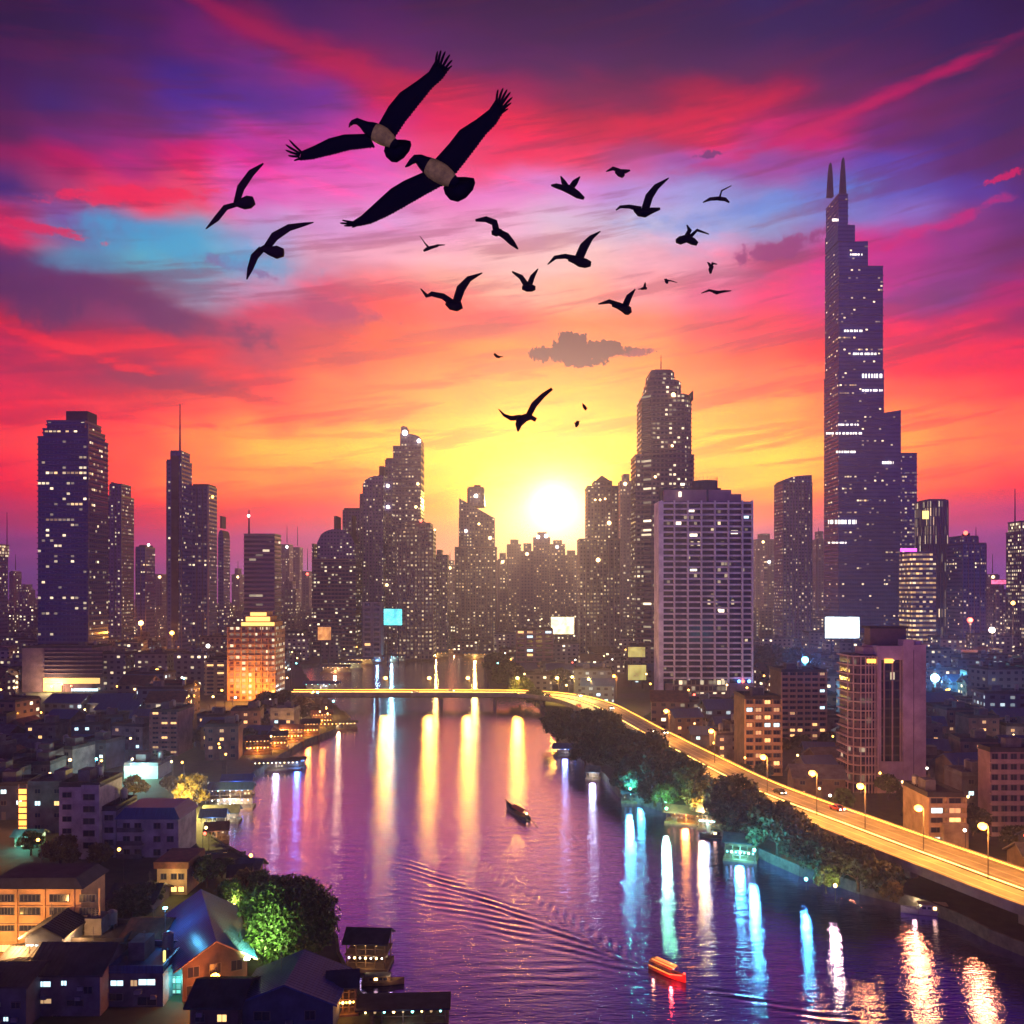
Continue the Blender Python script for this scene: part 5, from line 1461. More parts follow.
def road(P, name, label, cat, med=True, z=DZ, lanes=(-0.62, -0.3, 0.3, 0.62)):
    root = thing(name, label, cat, (0, 0, 0))
    ribbon(P, [(-1, 0), (1, 0), (1, 0), (0.7, 0), (-0.7, 0), (-1, 0)], [z, z, z-0.9, z-2.0, z-2.0, z-0.9], conc, 'deck', root)
    ribbon(P, [(-1, .55), (1, -.55)], [z+.006, z+.006], asphalt, 'road_surface', root, closed=False)
    for s_ in (-1, 1):
        ribbon(P, [(s_, -s_*.5), (s_, 0.02*s_), (s_, .02*s_), (s_, -s_*.3)], [z, z, z+1.05, z+1.05], conc, 'parapet', root)
        ribbon(P, [(s_, -s_*.62), (s_, -s_*.52), (s_, -s_*.52), (s_, -s_*.62)], [z+.62, z+.62, z+.80, z+.80], strip_m, 'added_parapet_glow', root)  # invented glowing strip, added to light the deck evenly
    if med:
        ribbon(P, [(0, -.3), (0, .3), (0, .15), (0, -.15)], [z+.01, z+.01, z+.9, z+.9], conc, 'median_barrier', root)
        for s_ in (-1, 1): ribbon(P, [(0, s_*.34), (0, s_*.44), (0, s_*.44), (0, s_*.34)], [z+.45, z+.45, z+.6, z+.6], strip_y, 'added_median_glow', root)  # added glowing strips beside the median, stand in for traffic light trails
    for k in lanes:
        ribbon(P, [(k, -.09), (k, .09)], [z+.012, z+.012], paint, 'lane_marking', root, closed=False)
    return root
ex = road(RP, 'expressway', 'glowing orange elevated expressway sweeping along the right bank and over the river bridge', 'expressway')
# piers, shared mesh
pm = MB(); pm.box(-1.1, 1.1, -.9, .9, -3, DZ-3.2); pm.loft([[(-1.1, -.9, DZ-3.2), (1.1, -.9, DZ-3.2), (1.1, .9, DZ-3.2), (-1.1, .9, DZ-3.2)], [(-5.5, -1, DZ-2.0), (5.5, -1, DZ-2.0), (5.5, 1, DZ-2.0), (-5.5, 1, DZ-2.0)]])
pme = pm.mesh('pier', conc)
acc = 0; last = RP[0]
for i, p in enumerate(RP):
    acc += math.hypot(p[0]-last[0], p[1]-last[1]); last = p
    if acc > 27:
        acc = 0; a = RP[i-1]; ang = math.atan2(p[1]-a[1], p[0]-a[0])
        link('pier', pme, ex, (p[0], p[1], 0), ang-PI/2)

# ------------------------------------------------------------------ street lamps
pole_m = pbr('lamp_pole', (0.10, 0.09, 0.09), 0.5, 0.4)
def street_lamp(x, y, zb, zh, label, glowm, col, en, r_=.55, arm=1.2, group=None, rad=.45, name='street_lamp'):
    root = thing(name, label, 'street lamp', (x, y, zb), group=group)
    h = zh-zb
    MB().tube([(0, 0, 0), (0, 0, h*.6), (0, 0, h), (-arm*.5, -.1, h+.35), (-arm, -.2, h+.3)], [.14, .11, .08, .06, .05], 6).build('pole', pole_m, root)
    MB().ball((-arm, -.2, h), r_, 12, 8, sq=(1, 1, .8)).build('lamp_head', glowm, root)
    if en: lamp(root, (-arm, -.2-r_-.1, h-r_*.6), en*(.95 if col == ORANGE else 1), col, rad*(2.0 if col == ORANGE else 1))
    return root
hot = glow('sodium_globe', (1.0, 0.45, 0.06), 12)
hot2 = glow('sodium_globe_yellow', (1.0, 0.68, 0.18), 14)
for i, (px, py, z, en) in enumerate(((982, 826, 18.5, 9000), (918, 808, 18.0, 9000), (860, 786, 18.7, 9000), (812, 773, 18.7, 9500), (763, 757, 18.5, 9500), (711, 731, 18.5, 9500), (666, 711, 18.5, 10000), (614, 676, 20, 9500), (1062, 852, 18.5, 9000))):
    d = D(py, z)
    street_lamp(X(px, d)+1.2, d, DZ, z, 'orange sodium lamp on the expressway edge, %s counted from the right edge' % ('first second third fourth fifth sixth seventh eighth outermost'.split()[i]), hot, ORANGE, en, .85, group='sodium lamps along the expressway', rad=.5)
for i, px in enumerate((384.5, 428.5, 467.5, 517.5, 557.5)):
    d = 502.0
    street_lamp(X(px, d)+.8, d+4.6, DZ, 15.5, 'yellow lamp on the river bridge, %s of five from the left' % ('first second third fourth fifth'.split()[i]), hot2, (1.0, .55, .05), 12000, .95, .8, group='yellow lamps on the bridge', rad=1.9)
for i, (px, d_) in enumerate(((592, 470), (575, 482))):
    street_lamp(X(px, d_), d_+6, DZ, 18, 'yellow lamp where the bridge road bends, %s one' % ('right', 'left')[i], hot2, YELLOW, 9000, .7, group='lamps at the road bend')

# ------------------------------------------------------------------ trees
leaf_dark = pbr('dark_leaves', (0.030, 0.050, 0.018), 0.65, vscale=0.9, var=0.7)
leaf_green = pbr('green_leaves', (0.055, 0.115, 0.022), 0.6, vscale=0.7, var=0.7)
leaf_gold = pbr('yellow_leaves', (0.14, 0.10, 0.025), 0.6, vscale=0.7, var=0.6)
bark = pbr('bark', (0.07, 0.05, 0.035), 0.9, vscale=2.0, var=0.5)
def make_tree(name, label, R_, H_, clumps, leaves, lsz, leafm, seed, squash=.75):
    q = random.Random(seed); rs = np.random.RandomState(seed)
    root = thing(name, label, 'tree')
    tb = MB(); ch = H_-R_*squash
    tb.tube([(0, 0, 0), (.1*R_*.3, 0, ch*.35), (0, .05*R_, ch*.75)], [R_*.085, R_*.06, R_*.05], 7)
    cents = []
    for i in range(clumps):
        th = q.uniform(0, 2*PI); u = q.uniform(-.55, 1.0); rr = R_*(q.uniform(.35, 1.0)**.5)*.80
        s = math.sqrt(max(0, 1-u*u*.9))
        lump = 1+.16*math.sin(3*th+seed)+.10*math.sin(5*th+2*u+seed*2)
        cents.append((rr*s*math.cos(th)*lump, rr*s*math.sin(th)*lump, ch+u*R_*squash*.85))
    for i in range(7):
        c = cents[i*clumps//7]
        tb.tube([(0, .05*R_, ch*(.45+.05*i)), (c[0]*.45, c[1]*.45, (ch*.6+c[2])*.5+.2), (c[0]*.9, c[1]*.9, c[2])], [R_*.035, R_*.022, R_*.008], 5)
    tb.build('trunk', bark, root)
    V = []; Fc = []
    for c in cents:
        cr = R_*q.uniform(.17, .30)
        n = leaves
        dirs = rs.normal(size=(n, 3)); dirs /= np.linalg.norm(dirs, axis=1)[:, None]
        rad = cr*rs.uniform(.45, 1.12, size=(n, 1))
        pos = np.array(c)+dirs*rad*np.array([1, 1, .8])
        ax = rs.normal(size=(n, 3)); ax /= np.linalg.norm(ax, axis=1)[:, None]
        bx = np.cross(ax, dirs+rs.normal(size=(n, 3))*.5); bx /= (np.linalg.norm(bx, axis=1)[:, None]+1e-6)
        sz = lsz*rs.uniform(.6, 1.3, size=(n, 1))
        b0 = len(V)
        P4 = np.stack([pos-ax*sz*.6, pos+bx*sz*.35, pos+ax*sz*.6, pos-bx*sz*.35], 1).reshape(-1, 3)
        V.extend(map(tuple, P4)); Fc.extend([(b0+4*i, b0+4*i+1, b0+4*i+2, b0+4*i+3) for i in range(n)])
    me = bpy.data.meshes.new('crown'); me.from_pydata(V, [], Fc); me.materials.append(leafm); me.update()
    link('crown', me, root)
    return root
tp1 = make_tree('riverside_tree', 'x', 6.0, 10.0, 60, 85, .75, leaf_dark, 3)
tp2 = make_tree('riverside_tree', 'x', 6.5, 9.0, 66, 85, .80, leaf_dark, 8, .65)
tp3 = make_tree('street_tree', 'x', 4.5, 8.5, 45, 75, .62, leaf_green, 14, .8)
tp4 = make_tree('street_tree', 'x', 4.8, 8.0, 45, 75, .62, leaf_gold, 19, .8)
TP = {1: tp1, 2: tp2, 3: tp3, 4: tp4}; TPR = {1: 6.0, 2: 6.5, 3: 4.5, 4: 4.8}
TPC = {}; tused = set()
def put_tree(kind, px, base_py, rpx, label, group=None, d=None):
    d = d or D(base_py)
    r_ = rpx*d/F; sc = r_/TPR[kind]
    if kind in tused:
        if kind not in TPC: TPC[kind] = Proto(TP[kind])
        o = TPC[kind].copy((X(px, d), d, 1.9), q.uniform(0, 6.28), sc, label, group)
    else:
        tused.add(kind); o = TP[kind]; o.location = (X(px, d), d, 1.9); o.rotation_euler[2] = q.uniform(0, 6.28); o.scale = (sc, sc, sc); o['label'] = label
        if group: o['group'] = group
    return o
q = random.Random(31)
RT = [(558, 741, 15), (572, 744, 19), (592, 755, 22), (604, 747, 18), (585, 768, 13), (622, 778, 24), (648, 786, 26), (634, 795, 18), (668, 799, 24), (688, 806, 22), (655, 806, 17),
      (735, 830, 26), (752, 843, 26), (778, 856, 26), (800, 866, 22), (815, 877, 22), (838, 884, 22), (858, 891, 22), (880, 894, 19), (722, 822, 20), (612, 762, 20), (795, 848, 20)]
for i, (px, py, r_) in enumerate(RT):
    put_tree(q.choice((1, 2)), px, py, r_*1.22, 'dark bushy tree on the right bank', 'dark trees between the river and the expressway')
put_tree(4, 700, 816, 22, 'amber lit bushy tree beside the bright orange pier bar')
put_tree(3, 663, 812, 15, 'green and teal lit tree behind the teal riverside bar')
put_tree(3, 826, 893, 14, 'small warm lit tree at the water beside the narrow white light streak')
put_tree(4, 893, 902, 13, 'low yellowish bush tree beside the moored motor boat')
for i, (px, py, r_, k) in enumerate(((232, 918, 20, 3), (262, 905, 18, 3), (207, 888, 17, 3), (132, 922, 22, 1), (150, 905, 16, 2), (152, 850, 17, 1), (245, 893, 15, 4), (118, 945, 13, 1), (222, 878, 12, 1))):
    put_tree(k, px, py, r_, ['small green tree right of the blue hall roof', 'green tree by the moored houseboats', 'tree left of the little red lit jetty', 'wide dark tree behind the orange block', 'dark tree beside the small cream house', 'dark round tree behind the blue roofed pale block',
             'yellow lit bush tree at the left bank jetty', 'dark little tree at the end of the orange block', 'dark tree beside the houseboat roofs'][i])
put_tree(4, 190, 808, 21, 'brilliant yellow floodlit tree on the left bank beside the bright boats')
for i, (px, py, r_, k) in enumerate(((272, 738, 15, 4), (288, 727, 14, 1), (258, 730, 16, 1), (302, 717, 13, 4), (283, 712, 13, 1), (312, 722, 11, 1), (246, 752, 14, 1), (268, 717, 15, 1))):
    put_tree(k, px, py, r_, 'tree among orange lights on the left bank by the bridge', 'trees among the orange bar lights by the bridge')
for i, (px, py, r_, k) in enumerate(((497, 676, 14, 1), (508, 688, 18, 2), (520, 700, 14, 1), (535, 706, 12, 2), (493, 668, 10, 2), (560, 690, 13, 1), (590, 688, 12, 2), (605, 690, 12, 1))):
    put_tree(k, px, py, r_, 'dark tree on the right bank beyond the bridge', 'dark trees beyond the bridge')
for i, (px, py, r_) in enumerate(((770, 645, 20), (790, 642, 24), (808, 646, 18), (757, 650, 18), (780, 655, 18))):
    put_tree((1, 2)[i % 2], px, py, r_, 'large hazy blue tree right of the gridded hotel', 'hazy trees right of the gridded hotel', d=640-20*i)
n = 0
while n < 60:
    d = q.uniform(190, 430); x = q.uniform(.1, .58)*d if q.random() < .75 else q.uniform(-.58, -.2)*d
    if near_road(x, d, 6) or (xl_bank(d)-8 < x < xr_bank(d)+6) or not free(x, d, 2.5): continue
    if x > 0 and x < min((abs(p[1]-d), p[0]) for p in RP)[1]: continue
    k = q.choice((1, 3, 4, 2)); px = 512+x*F/d
    put_tree(k, px, 0, q.uniform(2.6, 4.6)*F/d, 'street tree squeezed between the low houses', 'street trees among the houses', d=d); n += 1
big = make_tree('floodlit_tree', 'big round dark green tree floodlit bright green on its left side, by the water', 8.6, 14.0, 230, 150, .52, leaf_green, 44, .85)
dB = 152.0; big.location = (X(288, dB), dB, 1.9)
fl_ = thing('floodlight', 'greenish white floodlight hidden low left of the big floodlit tree', 'lamp', (-40.2, 136.6, 2.0))
MB().tube([(0, 0, 0), (0, 0, 6.9)], .08, 6).build('post', pole_m, fl_); MB().box(-.4, .4, -.25, .25, 6.9, 7.3).build('lamp_head', glow('green_white', (.75, 1., .5), 12), fl_)
lamp(fl_, (0, .5, 7.2), 11000, (.70, 1.0, .32), .3, aim=(-.3, 12.0, 1.0), cone=80)
f2 = thing('garden_lamp', 'warm garden lamp under the big floodlit tree', 'lamp', (X(268, 140), 141, 2.0))
MB().tube([(0, 0, 0), (0, 0, 2.6)], .06, 6).build('post', pole_m, f2); MB().ball((0, 0, 2.9), .3, 10, 6).build('globe', bulb_warm, f2)
lamp(f2, (0, -.4, 2.9), 420, WARM, .3)
def tree_light(px, py, h, en, col, lab, gm, off=(0, -4)):
    d = D(py); r_ = thing('ground_spotlight', lab, 'lamp', (X(px, d)+off[0], d+off[1], 2.0))
    MB().tube([(0, 0, 0), (0, 0, h)], .07, 6).build('post', pole_m, r_); MB().ball((0, 0, h+.3), .35, 10, 6).build('globe', gm, r_)
    lamp(r_, (0, 0, h+1.3), en, col, .4)
tree_light(190, 812, 4.0, 22000, (1.0, .75, .15), 'yellow spotlight in front of the brilliant yellow floodlit tree', bulb_warm, (0, -7))
tree_light(700, 820, 3.0, 4000, (1.0, .6, .15), 'amber spotlight under the amber lit tree on the right bank', bulb_warm)
tree_light(664, 817, 3.0, 4500, (.3, 1.0, .4), 'green spotlight under the green and teal lit tree', bulb_teal)
tree_light(830, 897, 3.0, 1600, (1.0, .7, .3), 'warm spotlight under the small tree at the water', bulb_warm, (0, -3))
tree_light(628, 796, 3.0, 3000, TEALP, 'teal lamp at the water left of the widest teal bar', bulb_teal, (0, -5))
tree_light(752, 862, 3.0, 3500, TEALP, 'teal lamp shining on the dark trees above the nearest teal bar', bulb_teal, (0, -2))
tree_light(240, 915, 3.0, 700, (.9, .9, .25), 'yellow green spotlight among the small trees right of the blue hall', bulb_warm)
for i, (px, py, en) in enumerate(((262, 738, 5200), (285, 742, 5200), (305, 728, 4800), (328, 716, 4000))):
    tree_light(px, py, 4.0, en, (1.0, .45, .12), 'orange lamp among the bar lights by the bridge, %s from the left' % ('first second third fourth'.split()[i]), bulb_orange)

# ------------------------------------------------------------------ boats
hull_dark = pbr('dark_hull', (0.03, 0.025, 0.045), 0.4, vscale=1.0, var=0.3)
hull_red = pbr('red_hull', (0.40, 0.05, 0.03), 0.4, vscale=1.0, var=0.3)
canopy_o = pbr('orange_canopy', (0.72, 0.30, 0.10), 0.6, vscale=1.0, var=0.25)
canopy_r = pbr('red_canopy', (0.45, 0.06, 0.04), 0.6, vscale=1.0, var=0.25)
wood = pbr('deck_wood', (0.20, 0.11, 0.06), 0.7, vscale=1.0, var=0.4)
def hull(L_, B_, H_, bow=0.9, mat=hull_dark, n=12, name='hull', parent=None, stern=.7):
    """longitudinal x, bow at +x, open top"""
    rings = []
    for i in range(n+1):
        t = i/n; x = -L_/2+L_*t
        wd = B_/2*(stern+(1-stern)*math.sin(min(1, t/.35)*PI/2))*(math.cos(max(0, (t-.45)/.55)*PI/2)**.8+.03)
        sh = H_*(1+bow*max(0, (t-.4)/.6)**2.2+.15*max(0, (.3-t)/.3)); kl = -.25+.35*H_*bow*max(0, (t-.75)/.25)**2
        th = .06
        rings.append([(x, -wd, sh), (x, -wd*.85, kl+.35*(sh-kl)), (x, -wd*.35, kl), (x, wd*.35, kl), (x, wd*.85, kl+.35*(sh-kl)), (x, wd, sh),
                      (x, max(wd-th, .01), sh), (x, wd*.7, kl+.45), (x, -wd*.7, kl+.45), (x, -max(wd-th, .01), sh)])
    return MB().loft(rings).build(name, mat, parent, smooth=False)
def canopy(root, x0, x1, wd, z, mat, name='canopy', arch=.35, posts=4, pm_=None):
    rings = []
    for x in (x0, x0+(x1-x0)*.5, x1):
        rings.append([(x, -wd/2+wd*k/6, z+arch*math.sin(PI*k/6)) for k in range(7)]+[(x, -wd/2+wd*k/6, z-.07+arch*math.sin(PI*k/6)) for k in range(6, -1, -1)])
    c = MB().loft(rings).build(name, mat, root)
    pm2 = MB()
    for i in range(posts):
        x = x0+.1+(x1-x0-.2)*i/(posts-1)
        for s_ in (-1, 1):
            pm2 = MB(); pm2.tube([(x, s_*wd*.47, .3), (x, s_*wd*.47, z)], .035, 5); pm2.build('canopy_post', pm_ or wood, root)
    return c
# the red-orange longtail with its wake
dR = D(975, 0); 
rb = thing('longtail_boat', 'orange red motor boat with striped canopy and red light, leading the wake at the bottom', 'boat', (X(668, dR), dR, 0.0), R(-52))
hull(6.6, 1.7, .65, 1.0, hull_red, parent=rb)
rb.scale = (1.2, 1.15, 1.05)
canopy(rb, -2.9, 1.3, 1.6, 1.55, canopy_o, arch=.3)
for i, (a, b_, y) in enumerate(((-2.6, 1.6, -.5), (-2.4, 1.4, 0.0), (-2.6, 1.2, .5))):
    MB().tube([(a, y, 1.86-.1*abs(y)), (b_, y, 1.84-.1*abs(y))], .09, 6).build('canopy_stripe', glow('boat_orange', (1.0, .32, .08), 1.6), rb)
MB().box(-2.6, 1.2, -.72, .72, .45, .62).build('bench', wood, rb)
MB().tube([(1.2, -.86, .80), (2.9, -.35, 1.1)], .07, 6).build('bow_rail', glow('boat_red', (1.0, .10, .05), 3.0), rb)
MB().tube([(-2.9, -.84, .78), (1.2, -.9, .78)], .06, 6).build('side_light_strip', glow('boat_orange', (1.0, .32, .08), 1.6), rb)
MB().ball((3.0, 0, 1.35), .17, 8, 6).build('bow_light', glow('boat_red', (1.0, .10, .05), 9.0), rb)
lamp(rb, (2.2, -1.9, 1.0), 500, (1.0, .05, .02), .25)
lamp(rb, (-1.2, -1.8, 1.0), 60, (1.0, .35, .08), .25)
MB().tube([(-3.1, 0, .9), (-4.9, 0, -.1)], .05, 5).build('propeller_shaft', mast_mat, rb)
MB().box(-3.4, -2.8, -.25, .25, .7, 1.25).build('engine', mast_mat, rb)
# dark longtail in midstream
dK = D(815, 0)
kb = thing('longtail_boat', 'dark slender longtail boat with small red canopy in midstream trailing its long propeller pole', 'boat', (X(517, dK), dK, 0.0), R(112))
kb.scale = (1.75, 1.3, 1.25)
hull(9.6, 1.7, .75, 1.7, hull_dark, parent=kb)
canopy(kb, -3.6, 1.0, 1.7, 1.75, canopy_r, arch=.5)
MB().box(-3.3, .8, -.62, .62, .5, .7).build('bench', wood, kb)
MB().tube([(-4.4, 0, 1.2), (-5.6, 0, 1.0), (-9.0, 0, -.15)], .06, 5).build('propeller_shaft', mast_mat, kb)
MB().box(-4.9, -4.1, -.25, .25, .9, 1.4).build('engine', mast_mat, kb)
MB().tube([(4.5, 0, 1.6), (5.6, 0, 2.2)], [.12, .04], 6).build('prow', hull_dark, kb)
MB().ball((-3.2, -.5, 1.3), .25, 8, 6).build('lantern', bulb_warm, kb)
# moored motor boat on the right
white_h = pbr('white_hull', (0.45, 0.42, 0.50), 0.35, vscale=.8, var=.2)
def cruiser(px, py, L_, rz, label, roofm=None, lit=bulb_warm, name='motor_boat', hullm=None, en=0, col=WARM, group=None, dd=None):
    d = dd or D(py, 0); r_ = thing(name, label, 'boat', (X(px, d), d, 0.0), rz, group=group)
    hull(L_, L_*.27, L_*.10, .5, hullm or white_h, parent=r_, stern=.9)
    a, b_, w_, h0 = -L_*.36, L_*.18, L_*.19, L_*.09
    MB().loft([[(a, -w_/2, h0), (a, w_/2, h0), (a, w_/2, h0+L_*.12), (a, -w_/2, h0+L_*.12)], [(b_, -w_/2, h0), (b_, w_/2, h0), (b_-L_*.08, w_/2*.9, h0+L_*.12), (b_-L_*.08, -w_/2*.9, h0+L_*.12)]]).build('cabin', hullm or white_h, r_)
    for s_ in (-1, 1):
        for i in range(4):
            x = a+L_*.05+i*L_*.11
            MB().box(x, x+L_*.08, s_*w_/2-.04 if s_ > 0 else s_*w_/2-.05, s_*w_/2+.05 if s_ > 0 else s_*w_/2+.04, h0+L_*.04, h0+L_*.095).build('cabin_window', lit if (i+int(px)) % 3 == 0 else win_dark, r_)
    canopy(r_, a-L_*.05, b_, w_*1.25, h0+L_*.145, roofm or white_h, name='roof', arch=.12, posts=3)
    if en: lamp(r_, (b_, -w_, h0+1.2), en, col, .3)
    return r_
cruiser(926, 914, 9.5, R(168), 'white moored motor boat with rounded canopy under the expressway', roofm=pbr('warm_canopy', (.5, .34, .24), .6), en=160)
# riverside pavilions and floating bars
def pavilion(label, px, py, L_, W_, floors, roofm, bulbs, col, en, rz=0.0, zb=.6, group=None, hz=2.9, roof='x', name='floating_bar', cat='floating bar', d=None, nb=7):
    d = d or D(py, zb); r_ = thing(name, label, cat, (X(px, d), d, 0.0), rz, group=group)
    MB().box(-L_/2-.5, L_/2+.5, -W_/2-.5, W_/2+.5, -.4, zb).build('deck', wood, r_)
    for s_ in range(5):
        for t in (-1, 1): pass
    for f_ in range(floors):
        z0 = zb+f_*hz
        for i in range(5):
            for t in (-1, 1):
                x = -L_/2+L_*i/4; MB().box(x-.09, x+.09, t*W_/2-.09, t*W_/2+.09, z0, z0+hz-.15).build('post', wood, r_)
        if f_ < floors-1: MB().box(-L_/2-.3, L_/2+.3, -W_/2-.3, W_/2+.3, z0+hz-.15, z0+hz+.0).build('upper_deck', wood, r_)
        MB().box(-L_/2, L_/2, -W_/2-.04, -W_/2+.04, z0+.85, z0+.95).build('railing', wood, r_)
        MB().box(-L_/2+.4, L_/2-.4, W_/2-.5, W_/2-.2, z0+.05, z0+hz-.4).build('back_wall', facade('bar_back_wall', (.25, .14, .08), (.12, .1, .08), 1.5, 1.0, .45, .6, .5, 1.6, .6, .3) if 'bw' not in MATS else MATS['bw'], r_)
        if 'bw' not in MATS: MATS['bw'] = r_.children[-1].data.materials[0] if r_.children else None
        for i in range(nb):
            x = -L_/2+L_*(i+.5)/nb
            MB().ball((x, -W_/2-.15, z0+hz-.55), .16+.05*(i % 2), 7, 5).build('lantern', bulbs[i % len(bulbs)], r_)
    ht = zb+floors*hz-.15
    if roof == 'flat': MB().box(-L_/2-.8, L_/2+.8, -W_/2-.8, W_/2+.8, ht, ht+.25).build('roof', roofm, r_)
    else: gable_roof(r_, L_, W_, ht, roofm, 1.3, .7, roof)
    if en: lamp(r_, (0, -W_/2-1.0, zb+1.6), en*.42, col, 1.0)
    return r_
_ = facade
if True:
    MATS['bw'] = facade('bar_back_wall', (.25, .14, .08), (.12, .1, .08), 1.5, 1.0, .40, .6, .5, 1.2, .7, .3)
B_T = [bulb_teal, bulb_white]; B_W = [bulb_white, bulb_warm]; B_O = [bulb_orange, bulb_warm]; B_B = [bulb_blue, bulb_white]
TEALP = (.12, .85, .85)
pavilion('two storey floating restaurant with dark arched roof right of the big floodlit tree', 369, 962, 6.6, 5.0, 2, roof_dark, B_W, WARM, 180, R(-4), hz=2.3)
cruiser(383, 984, 7.0, R(4), 'small wooden boat moored below the two storey floating restaurant', roofm=roof_grey, hullm=wood, en=50)
pavilion('long low dark floating pier bar at the bottom with one cool white light', 404, 1016, 12.5, 4.0, 1, roof_dark, [bulb_warm, win_dim, bulb_teal], COOL, 60, R(3), hz=2.2, roof='flat', nb=9)
pavilion('glowing orange bar on the bank between the blue gabled house and the pier', 343, 1008, 3.6, 3.6, 2, roof_dark, B_O, ORANGE, 300, R(10), hz=2.2, zb=2.3)
pavilion('teal lit riverside bar, the widest teal one in front of the green lit tree', 641, 800, 11, 4.2, 1, roof_dark, [bulb_teal], TEALP, 4200, R(-6))
pavilion('blue lit floating bar by the dark trees, farthest pier down the right bank', 566, 754, 9, 5, 1, roof_blue, B_B, (.3, .5, 1.0), 900, R(-10))
pavilion('bright orange pier bar below the amber lit tree', 688, 821, 11, 4.5, 1, roof_rust, B_O, ORANGE, 2200, R(-24))
pavilion('cool white lit bar at the right end of the orange pier', 708, 826, 4.5, 4, 2, roof_grey, B_T, (.6, 1., .95), 1800, R(-20), hz=2.4)
cruiser(717, 838, 9, R(170), 'dark covered ferry moored beside the cool white bar', roofm=roof_dark, hullm=hull_dark)
pavilion('teal and white lit garden bar against the dark trees, nearest pier of the right bank', 741, 857, 7, 4, 2, roof_dark, [bulb_teal, bulb_white], TEALP, 4200, R(-20), hz=2.2)
tree_light(800, 884, 2.0, 1200, TEALP, 'small teal lamp on the right bank below the dark trees', bulb_teal, (0, -4))
pavilion('white lit landing stage beside the trees under the blue bar', 593, 778, 4, 3, 1, roof_grey, B_W, COOL, 1300, R(-10))
# left bank
pavilion('dazzling white and blue lit boat pier beside the yellow floodlit tree', 232, 806, 12, 5, 2, roof_blue, [bulb_white, bulb_teal, bulb_blue], (.75, .95, 1.0), 9000, R(6))
pavilion('second white lit pier deck in front of the dazzling boat pier', 222, 820, 9, 4, 1, roof_grey, B_T, (.8, 1., 1.), 5000, R(4))
pavilion('blue lit pier roof above the dazzling boat pier', 238, 787, 9, 5, 1, roof_blue, B_B, (.2, .4, 1.0), 2500, R(6))
pavilion('dark covered pier with row of white bulbs beside the orange lit trees', 277, 768, 16, 5, 1, roof_dark, B_W, COOL, 900, R(8), roof='flat', nb=11)
pavilion('short pier ending in a deep blue light on the left bank', 298, 766, 5, 4, 1, roof_dark, [bulb_blue], (.1, .3, 1.0), 1500, R(8), roof='flat')
pavilion('dark roofed jetty reaching toward the bridge with warm bulbs', 338, 728, 17, 5, 1, roof_dark, B_O, WARM, 1800, R(10), roof='flat', nb=10)
for i, (px, py) in enumerate(((258, 752), (275, 747), (292, 740), (308, 734), (322, 724))):
    pavilion('orange lit waterfront bar by the bridge, %s from the left' % ('first second third fourth fifth'.split()[i]), px, py, 9, 5, 2, [roof_rust, roof_dark][i % 2], B_O, ORANGE, 3000, R(12), zb=2.6, hz=2.6, group='orange waterfront bars by the bridge')
cruiser(222, 860, 11, R(20), 'dark houseboat with flat roof, upper one left of the river bend', roofm=roof_dark, hullm=hull_dark, lit=win_dim, name='houseboat')
cruiser(240, 868, 9, R(14), 'dark houseboat with one dim window, lower one at the river bend', roofm=roof_dark, hullm=hull_dark, lit=win_cool, name='houseboat')
pavilion('little jetty house with red lantern glow on the left bank', 240, 884, 4, 3, 1, roof_dark, [bulb_red], (1.0, .12, .05), 260, R(10), zb=1.0)
pavilion('small hut on stilts above the dark houseboats', 217, 838, 5, 3.5, 1, roof_rust, B_W, WARM, 500, R(15), zb=1.0)
pavilion('grey roofed hut between the houseboats and the red lit jetty', 251, 877, 5, 3.5, 1, roof_grey, [bulb_warm], WARM, 400, R(-10), zb=1.0)
pavilion('blue roofed hut in front of the second white pier deck', 214, 824, 6, 3.5, 1, roof_blue, B_T, (.5, .9, 1.), 900, R(5), zb=1.0)
# beyond the bridge
for i, (px, py, c, en, bl) in enumerate(((322, 690, COOL, 4000, B_T), (336, 672, WARM, 7000, B_W), (348, 668, (.8, 1, .6), 9000, B_W), (360, 664, YELLOW, 9000, B_W), (378, 662, (.3, .7, 1.), 6000, B_B), (392, 661, (.3, .8, 1.), 5000, B_T), (410, 659, WARM, 9000, B_W), (436, 657, YELLOW, 9000, B_O), (455, 656, WARM, 4000, B_O), (475, 658, YELLOW, 7000, B_O), (398, 648, (1, .8, .6), 5000, B_W), (420, 645, (1, .8, .9), 6000, B_W))):
    pavilion('lit waterfront pavilion beyond the bridge, %s from the left' % ('first second third fourth fifth sixth seventh eighth ninth tenth eleventh twelfth'.split()[i]), px, py, 22, 7, 1, [roof_blue, roof_grey, roof_dark][i % 3], bl, c, en*1.0, 0, zb=1.5, hz=4.5, group='waterfront pavilions beyond the bridge', nb=6, d=D(py, 1.5) if py > 656 else 905+30*(656-py)/6)

